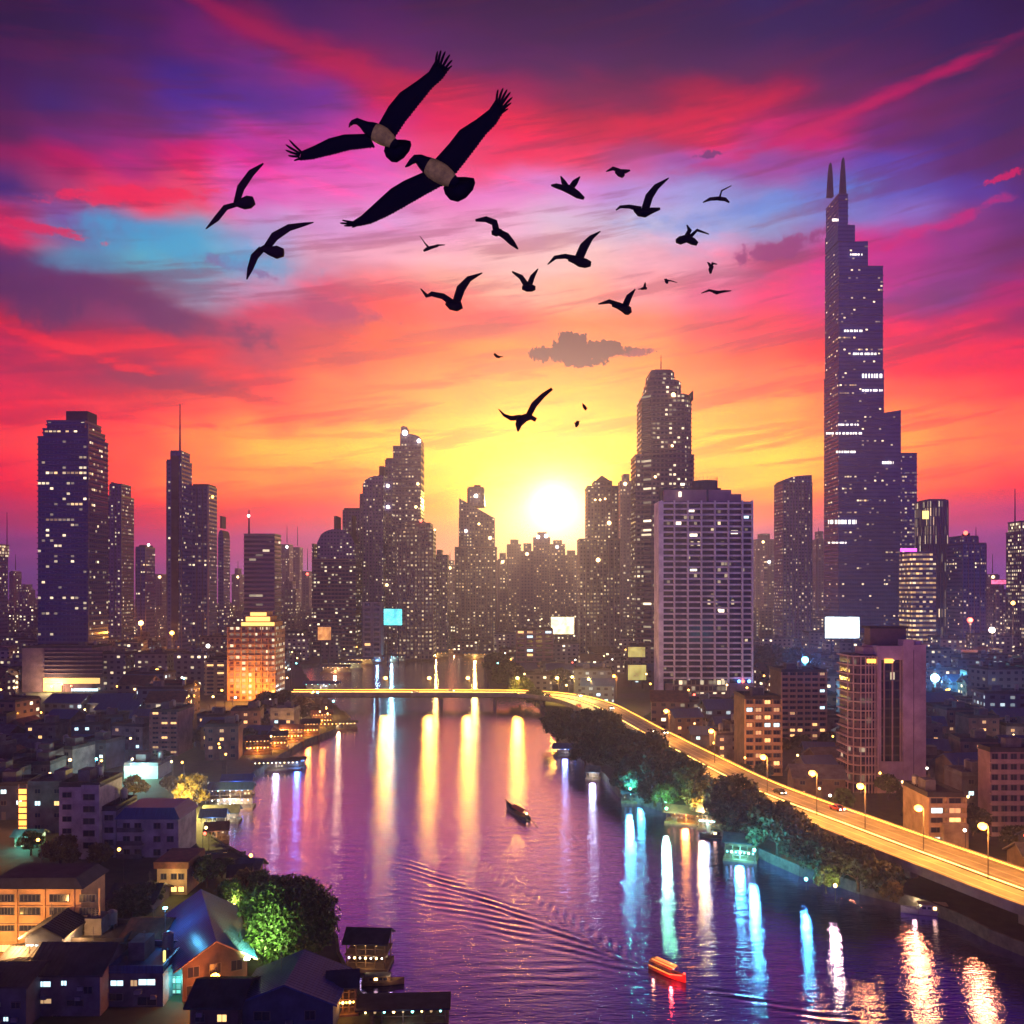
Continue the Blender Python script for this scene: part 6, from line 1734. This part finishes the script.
# ------------------------------------------------------------------ town street lamps and beacons
q = random.Random(8); n = 0
cols = [(bulb_warm, 'warm'), (bulb_orange, 'orange'), (bulb_white, 'white'), (bulb_teal, 'bluish'), (bulb_red, 'red')]
protos_l = []
for gm_, nm in cols:
    pr = thing('street_lamp', 'small %s street lamp among the low houses' % nm, 'street lamp', (0, 0, 0), group='small %s lamps scattered through the town' % nm)
    MB().tube([(0, 0, 0), (0, 0, 7.5), (.8, 0, 7.9)], [.1, .07, .05], 5).build('pole', pole_m, pr)
    MB().ball((.9, 0, 7.7), .36, 8, 6).build('lamp_head', gm_, pr)
    protos_l.append([pr, None])
while n < 290:
    d = q.uniform(180, 900); x = q.uniform(-.6, .6)*d
    if (xl_bank(d)-2 < x < xr_bank(d)+2) or not free(x, d, -1.0) or near_road(x, d, 2): continue
    k = q.choices(range(5), (5, 5, 3, 1.3, .8))[0]
    pr = protos_l[k]
    if pr[1] is None: pr[1] = Proto(pr[0]); o = pr[0]; o.location = (x, d, 2.0)
    else: o = pr[1].copy((x, d, 2.0), q.uniform(0, 6.28))
    if d > 420: o.scale = (1.6, 1.6, 1.4)
    if n % 9 == 0 and d < 520: lamp(o, (.9, 0, 6.9), 900, (WARM, ORANGE, COOL, TEAL, (1, .1, .05))[k], .4)
    n += 1
# bright accent lights of the haze zone, on roof masts
def accent(px, py, d, gm_, r_, label, en=0, col=WARM):
    z = Z(py, d); o = thing('roof_light', label, 'lamp', (X(px, d), d, 2.0))
    MB().tube([(0, 0, 0), (0, 0, z-2)], .3, 5).build('mast', pole_m, o); MB().ball((0, 0, z-2), r_, 12, 8).build('globe', gm_, o)
    if en: lamp(o, (0, -r_-1, z-2), en, col, 1.5)
accent(935, 678, 520, glow('cyan_flare', (.35, 1.0, .95), 22), 2.3, 'dazzling cyan lamp behind the pinkish grey block', 30000, (.2, .9, 1.0))
accent(141, 623, 700, bulb_warm, 1.8, 'warm flare light on a mast right of the broad tower', 20000, ORANGE)
accent(172, 633, 690, bulb_orange, 1.6, 'orange flare light left of the needle mast tower base', 16000, ORANGE)
accent(133, 676, 500, bulb_warm, 1.1, 'warm yellow roof light right of the louvred podium')
accent(157, 671, 520, bulb_orange, 1.3, 'orange roof light between podium and beige office block')
accent(208, 646, 560, bulb_white, 1.2, 'white roof light on the beige office block corner')
accent(805, 660, 420, glow('cyan_soft', (.2, .8, .9), 8), 1.6, 'cyan street light left of the pinkish grey block', 12000, (.1, .7, 1.0))
accent(970, 620, 700, bulb_red, 2.0, 'reddish roof light below the dark blue flat topped tower', 9000, (1, .2, .15))
accent(992, 630, 690, bulb_white, 2.2, 'white roof light at the right among red lights', 12000, WARM)
accent(1013, 603, 700, bulb_orange, 1.5, 'orange flare near the foot of the golden topped tower')
accent(70, 760, 300, bulb_warm, .5, 'small warm roof light over the left town')
accent(10, 735, 380, bulb_orange, .6, 'small orange roof light at the left edge')

# ------------------------------------------------------------------ cars
def car(bodym, label):
    r_ = thing('car', label, 'car')
    prof = [(-2.1, .35), (-2.15, .75), (-1.9, .95), (-1.1, 1.0), (-.6, 1.42), (.7, 1.45), (1.35, 1.0), (2.0, .88), (2.15, .6), (2.1, .35)]
    MB().loft([[(x*.98, y, z) for (x, z) in prof] if abs(y) > .8 else [(x, y, z) for (x, z) in prof] for y in (-.88, -.7, .7, .88)]).build('body', bodym, r_)
    MB().loft([[(-1.0, -.80, 1.02), (-.55, -.72, 1.38), (.62, -.72, 1.40), (1.2, -.80, 1.02)][::-1], [(-1.0, -.91, 1.0), (-.55, -.89, 1.36), (.62, -.89, 1.38), (1.2, -.91, 1.0)][::-1]]).build('side_window', win_dark, r_)
    MB().loft([[(1.38, -.66, 1.04), (1.38, .66, 1.04), (.78, .62, 1.46), (.78, -.62, 1.46)], [(1.32, -.66, 1.0), (1.32, .66, 1.0), (.72, .62, 1.40), (.72, -.62, 1.40)]]).build('windscreen', win_dark, r_)
    wm = MB()
    for k in range(10): pass
    ring = [[(.32*math.cos(2*PI*k/10), y, .32*math.sin(2*PI*k/10)) for k in range(10)] for y in (-.1, .1)]
    wme = MB().loft(ring).mesh('wheel', roof_dark)
    for x in (-1.35, 1.35):
        for y in (-.84, .84): link('wheel', wme, r_, (x, y, .32))
    for y in (-.62, .62):
        MB().box(2.10, 2.2, y-.2, y+.2, .58, .78).build('headlight', glow('headlight', (1., .85, .6), 30), r_)
        MB().box(-2.2, -2.08, y-.2, y+.2, .66, .84).build('taillight', glow('taillight', (1., .08, .03), 14), r_)
    return r_
CM = [('silver', pbr('car_silver', (.35, .35, .37), .3, .5, var=0)), ('white', pbr('car_white', (.7, .68, .66), .3, var=0)), ('black', pbr('car_black', (.03, .03, .035), .25, var=0)), ('red', pbr('car_red', (.35, .04, .03), .3, var=0))]
CP = []
for nm, m in CM: CP.append([car(m, ''), nm, None])
S_ = [0.0]
for a, b_ in zip(RP[:-1], RP[1:]): S_.append(S_[-1]+math.hypot(b_[0]-a[0], b_[1]-a[1]))
q = random.Random(12); k = 0
CARS = []
for lane, dirn in ((-.80, 1), (-.46, 1), (.46, -1), (.80, -1)):
    s = 92+q.uniform(0, 18)
    while s < S_[-1]-60:
        i = next(j for j in range(len(S_)) if S_[j] > s); a, b_ = RP[i-1], RP[i]
        t = (s-S_[i-1])/(S_[i]-S_[i-1]); p = a+(b_-a)*t; dv = (b_-a)[:2]; dv = dv/np.linalg.norm(dv); nv = np.array([dv[1], -dv[0]])
        pos = p[:2]+nv*(lane*p[2]); rz = math.atan2(dv[1], dv[0])+(0 if dirn > 0 else PI)
        c = CP[k % 4] if k < 4 else q.choice(CP); k += 1
        if c[2] is None: c[2] = Proto(c[0]); o = c[0]; o.location = (pos[0], pos[1], DZ+.02); o.rotation_euler[2] = rz
        else: o = c[2].copy((pos[0], pos[1], DZ+.02), rz)
        o['cc'] = c[1]; CARS.append((o, lane, s, c[1])); s += q.uniform(70, 130)
lane_nm = {-.80: 'river side lane', -.46: 'inner river side lane', .46: 'inner land side lane', .80: 'outer land side lane'}
ORD = ['first', 'second', 'third', 'fourth', 'fifth', 'sixth', 'seventh', 'eighth', 'ninth', 'tenth', 'eleventh', 'twelfth', 'thirteenth', 'fourteenth', 'fifteenth', 'sixteenth', 'seventeenth', 'eighteenth', 'nineteenth', 'twentieth']
cnt = {}
for o, lane, s, nm in CARS:
    cnt[lane] = cnt.get(lane, 0)+1
    o['label'] = '%s car in the %s of the expressway, %s from the right' % (nm, lane_nm[lane], ORD[cnt[lane]-1])
    o['group'] = 'cars on the expressway'
    del o['cc']
# ------------------------------------------------------------------ birds
feather = pbr('black_feathers', (0.006, 0.005, 0.010), 0.75, var=0.0, spec=0.2)
feather_br = pbr('dark_brown_feathers', (0.030, 0.014, 0.018), 0.8, var=0.2, spec=0.2)
belly_m = pbr('pale_yellow_belly', (1.0, 0.97, 0.10), 0.75, vscale=8.0, var=0.35)
beak_m = pbr('red_beak_tip', (0.30, 0.02, 0.04), 0.5, var=0)
def bird(label, d, body, wings, cx, cy, mat=feather, fingers=(), tails=(), group='birds flying over the river', bands=None, tilt=0.12):
    """all outlines in picture pixels at distance d; wings: list of (lead, trail) station lists or centre-line lists (x, y, width)"""
    k = d/F
    def P(px, py, dy=0.0): return ((px-cx)*k, dy*k, -(py-cy)*k)
    mb = MB()
    # body: a lofted tube of varying radius
    rings = []; n = 12
    for i, (x, y, r_) in enumerate(body):
        a = body[max(i-1, 0)]; b_ = body[min(i+1, len(body)-1)]
        t = Vector((b_[0]-a[0], 0, -(b_[1]-a[1]))).normalized(); u = Vector((0, 1, 0)); w = t.cross(u)
        c = Vector(P(x, y))
        rings.append([tuple(c+w*(r_*k*math.cos(2*PI*j/n))+u*(r_*k*.95*math.sin(2*PI*j/n))) for j in range(n)])
    mi = bands if bands else 0
    mb.loft(rings, mi=mi)
    for wg in wings:
        if len(wg[0]) == 3:          # centre line with width
            st = []
            for i, (x, y, w) in enumerate(wg):
                a = wg[max(i-1, 0)]; b_ = wg[min(i+1, len(wg)-1)]
                tx, ty = b_[0]-a[0], b_[1]-a[1]; L_ = math.hypot(tx, ty) or 1; nx, ny = -ty/L_, tx/L_
                st.append(((x+nx*w/2, y+ny*w/2), (x-nx*w/2, y-ny*w/2)))
        else:
            st = []; qj = random.Random(int(wg[0][0][0]))
            for (l0, t0_), (l1, t1_) in zip(wg[:-1], wg[1:]):
                nn = max(2, int(math.hypot(t1_[0]-t0_[0], t1_[1]-t0_[1])/1.5))
                for i in range(nn):
                    s = i/nn; lx, ly, tx, ty = l0[0]+(l1[0]-l0[0])*s, l0[1]+(l1[1]-l0[1])*s, t0_[0]+(t1_[0]-t0_[0])*s, t0_[1]+(t1_[1]-t0_[1])*s
                    ch = math.hypot(tx-lx, ty-ly); j = (1.0 if len(st) % 2 else -.25)*qj.uniform(.5, 1.0)
                    st.append(((lx, ly), (tx+(tx-lx)/ch*j, ty+(ty-ly)/ch*j)))
            st.append(wg[-1])
        rr = []
        x0, y0 = (st[0][0][0]+st[0][1][0])/2, (st[0][0][1]+st[0][1][1])/2
        for (l, t) in st:
            ch = math.hypot(l[0]-t[0], l[1]-t[1]); mx, my = (l[0]+t[0])/2, (l[1]+t[1])/2
            dist = math.hypot(mx-x0, my-y0); dy = -dist*tilt; th = max(ch*.055, .25)
            # curved (cambered) section: leading edge thick, trailing edge thin
            top = []; bot = []
            for s in (0, .25, .5, .75, 1):
                x, y = l[0]+(t[0]-l[0])*s, l[1]+(t[1]-l[1])*s
                cam_ = ch*.10*math.sin(PI*s); tt = th*(1-.8*s)
                top.append(P(x, y, dy+cam_+tt)); bot.append(P(x, y, dy+cam_-tt))
            rr.append(top+bot[::-1])
        mb.loft(rr)
    for (x0, y0, x1, y1, w) in fingers:
        L_ = math.hypot(x1-x0, y1-y0); nx, ny = -(y1-y0)/L_, (x1-x0)/L_
        fr = []
        dist = math.hypot(x0-cx, y0-cy); dy = -dist*tilt
        for s, ww in ((0, 1), (.6, 1), (.9, .7), (1, .15)):
            x, y = x0+(x1-x0)*s+nx*L_*.08*s*s, y0+(y1-y0)*s+ny*L_*.08*s*s
            h = w*ww/2
            fr.append([P(x+nx*h, y+ny*h, dy), P(x, y, dy-.35), P(x-nx*h, y-ny*h, dy), P(x, y, dy+.35)])
        mb.loft(fr)
    for tl in tails:                  # fan: list of outline points, thick in depth
        n0 = len(mb.v); kk = len(tl)
        ax, ay = sum(p[0] for p in tl)/kk, sum(p[1] for p in tl)/kk
        mb.v += [P(p[0], p[1], 0) for p in tl]+[P(ax, ay, -1.6), P(ax, ay, 1.6)]
        for i in range(kk):
            j = (i+1) % kk
            mb.f.append((n0+i, n0+j, n0+kk)); mb.m.append(0); mb.f.append((n0+j, n0+i, n0+kk+1)); mb.m.append(0)
    o = mb.build('bird', [mat, belly_m, beak_m], None, (X(cx, d), d, Z(cy, d)), smooth=True)
    tag(o, label, 'bird', group)
    return o
bird('large black bird with pale yellow belly, upper left one of the big pair', 11.0,
     [(349.0, 127.5, .5), (350.0, 125.0, 1.5), (352.5, 122.3, 2.2), (357, 121.2, 3.2), (362, 124, 4.0), (366, 127, 5.6), (370.5, 129.6, 7.6), (375, 132, 8.6), (379.5, 134.2, 9.0), (384, 136.8, 8.8), (389, 140.2, 7.4), (393, 143.6, 5.6), (397, 147, 4)],
     [[((379, 124), (394.5, 137.5)), ((388.8, 108.3), (404.4, 124)), ((400.5, 95.6), (418, 108.3)), ((418, 85), (431.8, 92.7)), ((429.8, 77), (443.5, 83)), ((434.5, 69.5), (448, 77)), ((437, 66), (449.5, 74))],
      [((369, 134), (375, 147)), ((345, 136.3), (350, 151.3)), ((330, 141.3), (331, 157.5)), ((315, 150), (312.5, 163)), ((303.8, 155.5), (300.5, 164.5))]],
     380, 134, fingers=[(436.5, 71, 437.3, 57, 2.4), (438.5, 72, 440.6, 56, 2.6), (440.5, 73, 444.8, 57, 2.6), (442.5, 74.5, 449.5, 60, 2.6), (444.5, 76, 452.3, 65.4, 2.4), (445.5, 78, 452.3, 71, 2.2),
                        (304, 157, 290.5, 145.5, 2.2), (303, 158.5, 287.3, 150.5, 2.4), (302.5, 160, 287.5, 156, 2.4), (302, 161.5, 290.5, 161.3, 2.4), (302.5, 163, 296.5, 165.8, 2.2)],
     tails=[[(389, 141), (397, 139.5), (405, 139.6), (410.5, 141), (411.5, 145), (409.5, 151), (404, 158), (397, 162.5), (391.5, 162), (386, 157), (383.8, 151), (385, 146)]],
     bands=[2, 0, 0, 0, 0, 0, 0, 1, 1, 1, 1, 0])
bird('large black bird with pale yellow belly, lower right one of the big pair', 10.5,
     [(405.2, 167, .6), (408, 165, 1.8), (411, 162, 2.7), (415, 159, 4.0), (419.5, 160, 5.6), (424, 163.3, 7.2), (428.5, 166.2, 8.8), (433, 169, 9.8), (438, 172, 10.2), (443, 175, 10.0), (448, 178.3, 8.8), (452.5, 181.4, 6.8), (457, 185, 5)],
     [[((435, 160), (453.5, 176)), ((449.3, 145.4), (465, 163)), ((460, 132.7), (474.7, 151.3)), ((476.7, 123), (485.5, 138)), ((489.4, 114.2), (496.2, 127.9)), ((494.8, 106.6), (503, 117.5)), ((497, 103), (506, 113))],
      [((427, 171), (443, 185)), ((404.4, 182.5), (425.9, 195.6)), ((391.7, 191.3), (406.4, 208)), ((379, 204), (388.8, 219)), ((363.4, 219.6), (372.2, 227.6)), ((354.6, 226), (359.5, 231))]],
     438, 172, fingers=[(496.5, 108, 497.2, 95, 2.4), (498, 109.5, 502, 93.3, 2.6), (499.5, 111, 506, 94.5, 2.6), (500.5, 112, 509.4, 97, 2.6), (502, 114, 511.6, 102, 2.4), (502, 116, 510.8, 107.4, 2.2), (501, 119, 507.9, 113.2, 2.0),
                        (358, 227.5, 344, 226, 2.2), (358, 228.5, 342, 229, 2.4), (358.5, 229.5, 346, 231.6, 2.2), (360, 229.5, 354, 232.6, 2.0)],
     tails=[[(450, 181), (456, 177), (465, 176.8), (474, 178), (475.3, 183), (473, 190), (466, 198), (458, 202), (450, 200), (445, 194), (443.3, 188), (445, 184)]],
     bands=[0, 0, 0, 0, 0, 0, 1, 1, 1, 1, 1, 0])
SB = [ # label, d, body, wings
 ('dark bird with wings spread diagonally, farthest left of the flock', 21, [(235, 204.5, 1.5), (238, 204.3, 3), (243, 203.8, 5.5), (249, 202, 6.3), (254, 200.5, 4)], [[(236.3, 203, 6), (241.3, 188.5, 8), (252.5, 174.5, 7), (265, 166, 1.5)], [(236, 204.5, 5), (226, 208, 6), (217.5, 220, 6), (207.5, 230.8, 1)]], feather_br),
 ('dark bird with round tail, lower of the two birds at the left', 21, [(259, 249.5, 1.5), (264, 248.5, 3.5), (270, 251, 4.5), (277, 252.3, 6.5), (283.5, 252.5, 4)], [[(266.3, 248, 7), (275, 237, 9), (290, 229, 7), (305, 226.5, 4), (315, 225, 1)], [(262, 248.8, 7), (255, 257, 8), (251, 270, 6), (248, 281, 1)]], feather_br),
 ('black bird with angular bent wings right of the big pair', 24, [(491.5, 232.8, 2), (496, 232.5, 4), (502, 231.5, 2.5)], [[(496.3, 231, 7), (494.5, 223, 7), (486, 220, 6), (475.5, 221.5, 2.5)], [(498, 231.5, 6), (506, 236.5, 7.5), (512, 243.5, 6), (518, 250.3, 1.5)]], feather),
 ('black bird with one raised curved wing just below the flock centre', 23, [(568, 259.5, 1.5), (574, 260, 3.5), (580, 262, 5), (586, 263.5, 4.6), (591, 264, 2.5)], [[(579, 258, 9), (584, 247, 9), (591, 238.5, 5), (600, 232.8, 1)], [(577, 259, 6), (565, 256.8, 5), (555, 258.5, 4), (547.5, 265.8, 1)]], feather),
 ('black bird in a broad V beside the small dark cloud, left of centre', 23, [(446, 303, 2), (451, 305.5, 4.5), (457, 306.5, 5), (462, 305, 3.5)], [[(456, 303, 8), (461, 289, 9), (469, 280, 6), (482.5, 274.5, 1)], [(453, 303.5, 7), (443, 296.8, 6), (432, 294.8, 5), (427, 297, 4), (421, 290, 1)]], feather),
 ('small black bird in a tight V shape below the flock centre', 27, [(522, 287.5, 2), (527, 288.2, 3.6), (532, 288, 3.6), (535.5, 288, 2)], [[(529, 286, 6), (532.5, 277, 5), (538, 269.5, 1)], [(527, 286, 6), (521, 277.5, 5), (512, 272.5, 1.5)]], feather),
 ('black bird with three fanned wings and forked tail above the flock', 26, [(551, 185.3, .8), (556, 185.8, 2.4), (562, 187.5, 2.8), (567, 188.5, 4), (572, 191, 4), (578, 195, 3.5), (584, 198.5, 1.5)], [[(571, 188, 6), (575, 182.5, 6), (580, 177.3, 1)], [(568, 188.5, 5), (563.5, 182.5, 5), (560.5, 176.8, 1)]], feather),
 ('small dark bird with drooping wings at the top of the flock', 30, [(616, 170.5, 2.5), (620.5, 173, 4), (623.5, 176.5, 2)], [[(619, 171, 5), (613, 168.8, 4), (606, 172.3, 1)], [(621, 172, 6), (626, 171.5, 4), (630, 170.8, 1.5)]], feather_br),
 ('black gull like bird with high raised wing, largest in the right of the flock', 22, [(634, 209.5, 1.5), (639, 212.5, 3.8), (645, 213, 4.4), (652, 210.5, 3), (660, 208.7, 1.2)], [[(645, 210, 8), (649, 197, 8), (656, 188, 6), (668, 180, 1)], [(641, 209.5, 6), (629, 207.2, 4), (620, 208, 3), (615.5, 211.5, 1)]], feather),
 ('black bird with half folded wings right of the small V bird', 24, [(612, 304.5, 2), (618, 306, 3), (624, 308, 4.5), (628, 311, 4.8), (630, 313.5, 2.5)], [[(625, 306.5, 7), (629, 297, 6), (635, 289.8, 1)], [(621, 305.5, 5), (609, 302, 4.5), (598, 305, 1.2)]], feather),
 ('dark bird flapping with blurred looking wings above the purple cloud bank', 27, [(676, 241, 2), (680, 240.5, 4.2), (687, 238.5, 4), (693, 241.5, 3.5), (697.5, 244, 2)], [[(686, 237.5, 5), (689.5, 230.5, 4.5), (686.5, 225.5, 1)], [(690, 237, 4), (697, 230.5, 3), (708.5, 235, 1)]], feather),
 ('thin dark bird with drooping wings below the tiny cloud', 32, [(716, 198.5, 1.6), (720, 198.5, 2.2), (724, 200, 1.2)], [[(718, 198.5, 4), (710, 199.5, 3.5), (702.5, 203.3, 1)], [(720, 198.5, 4), (725, 199.5, 4), (729, 203, 1.5)], [(719.5, 198, 2), (721.5, 191, 1.6), (731, 186.5, .8)]], feather_br),
 ('tiny bluish bird seen end on below the flapping bird', 36, [(710.5, 273.5, 1), (710.5, 269.5, 2.2), (712, 266, 2)], [[(711, 268, 3), (712.5, 263.5, 3), (717, 264.5, .8)], [(711, 268, 3), (709, 264, 2.5), (707, 262.5, .6)]], feather_br),
 ('small flat winged bird low at the right of the flock', 34, [(713, 291.5, 1.4), (717, 292.6, 2), (721, 292, 1.2)], [[(716, 292, 3), (709, 290.6, 2.4), (701, 293.8, .8)], [(718, 292.3, 3), (724, 291.5, 2.4), (731, 291.3, .8)]], feather_br),
 ('tiny dark speck of a bird right of the half folded bird', 40, [(665.5, 279, 1), (666.5, 281, 2), (667.5, 283.5, 1)], [[(666.5, 280.5, 2), (671, 281, 1.2), (677, 283, .5)], [(666, 280.5, 2), (664.2, 279, .6)]], feather_br),
 ('tiny triangular bird above the half folded bird', 40, [(641, 289, 1), (644.5, 288, 1.8), (647, 288.5, 1)], [[(644.5, 287.5, 3), (645, 284, 2), (645, 282.5, .5)], [(643, 288.5, 2), (638, 289.5, .6)]], feather_br),
 ('faint small bird gliding below the lower big bird', 32, [(423.5, 251, 1), (427, 249, 1.8), (432, 247.2, 1.6), (438, 246, 1)], [[(429, 248, 2.5), (425, 243.5, 1.2), (420, 236.5, .4)], [(431, 247.5, 3), (438, 245.5, 2), (445, 245.5, .8)]], feather_br),
 ('brown bird with one long raised wing flying just above the sun', 22, [(536, 420, 2.2), (531.5, 417.5, 2.4), (526, 417.5, 4), (521, 420, 5), (518.5, 425, 3.4), (518, 431.5, .8)], [[(528, 416.5, 6), (534, 405, 6.5), (543, 396, 5), (552, 389.5, 3)], [(521, 417.5, 6), (511, 418.5, 5), (504, 415.5, 3), (498.5, 409.5, .8)]], feather_br),
 ('tiny pale bird, upper of two specks right of the sun', 40, [(583, 404.5, 1), (584.5, 407, 1.8), (586, 410, 1)], [[(584.5, 407, 2.5), (587.5, 408.5, .6)], [(584, 407, 2.5), (582.5, 403.2, .6)]], feather_br),
 ('tiny dark bird, lower of two specks right of the sun', 38, [(578, 421, 1.4), (577, 424, 2.2), (576, 427, 1)], [[(577, 423.5, 3), (579.5, 421, .6)], [(577, 424, 3), (574, 423, .6)]], feather_br),
 ('tiny red brown bird left of the small dark cloud', 40, [(494, 354, .8), (497, 356.5, 1.5), (500, 357.5, .8)], [[(497, 356, 2), (494.5, 353, .5)], [(498, 356.5, 2), (503, 357, .5)]], feather_br),
]
for lab, d, body, wings, mt in SB:
    xs_ = [b_[0] for b_ in body]; ys_ = [b_[1] for b_ in body]
    bird(lab, d, body, wings, sum(xs_)/len(xs_), sum(ys_)/len(ys_), mt)

# ------------------------------------------------------------------ labels of the many houses
def px_of(o): return 512+o.location.x*F/o.location.y
LAND = [(72, 640, 605, 'broad banded tower'), (256, 660, 512, 'floodlit orange hotel'), (68, 668, 556, 'louvred podium'), (705, 600, 530, 'white gridded hotel'), (882, 700, 279, 'pinkish grey block'),
        (798, 700, 366, 'brown balconied slab'), (757, 730, 306, 'curved balcony block'), (1000, 790, 231, 'tan office block'), (870, 600, 950, 'supertall tower'), (842, 628, 600, 'white billboard'),
        (172, 735, 343, 'small stair slab'), (146, 840, 211, 'wide pale block'), (80, 820, 211, 'white six-storey block'), (225, 680, 540, 'beige office block'), (24, 810, 236, 'neon sign'),
        (190, 790, 270, 'yellow floodlit tree'), (180, 560, 750, 'needle mast tower'), (590, 560, 800, 'pointed roof tower'), (535, 647, 700, 'low pink block'), (340, 560, 850, 'round shouldered tower'), (935, 690, 222, 'amber terrace'),
        (967, 580, 850, 'flat topped tower'), (793, 540, 900, 'rounded violet tower')]
groups = {}
for o in HOUSES:
    x, y = o.location.x, o.location.y
    best = min(LAND, key=lambda l: ((X(l[0], l[2])-x)**2+(l[2]-y)**2))
    lx, ly = X(best[0], best[2]), best[2]
    rel = ('behind' if y > ly+25 else 'before' if y < ly-25 else ('left of' if x < lx else 'right of'))
    key = (o['desc'], rel, best[3]); groups.setdefault(key, []).append(o)
for (desc, rel, lm), os_ in groups.items():
    if len(os_) == 1: os_[0]['label'] = '%s %s the %s' % (desc, rel, lm)
    else:
        os_.sort(key=px_of)
        for i, o in enumerate(os_):
            o['label'] = '%s, %s from left %s the %s' % (desc, ORD[min(i, 19)], rel, lm)
for o in HOUSES:
    o['group'] = 'low houses crowding the banks'
    del o['desc']
# drop prototypes never placed
for lst in (PROTOS, FARP):
    for t_ in lst:
        if id(t_[0]) not in used:
            for c in list(t_[0].children): bpy.data.objects.remove(c)
            bpy.data.objects.remove(t_[0])
top = {}
for o in COL.objects:
    if o.parent is None and o.get('label') and len(o['label'].split()) > 16: print('LONG', o['label'])
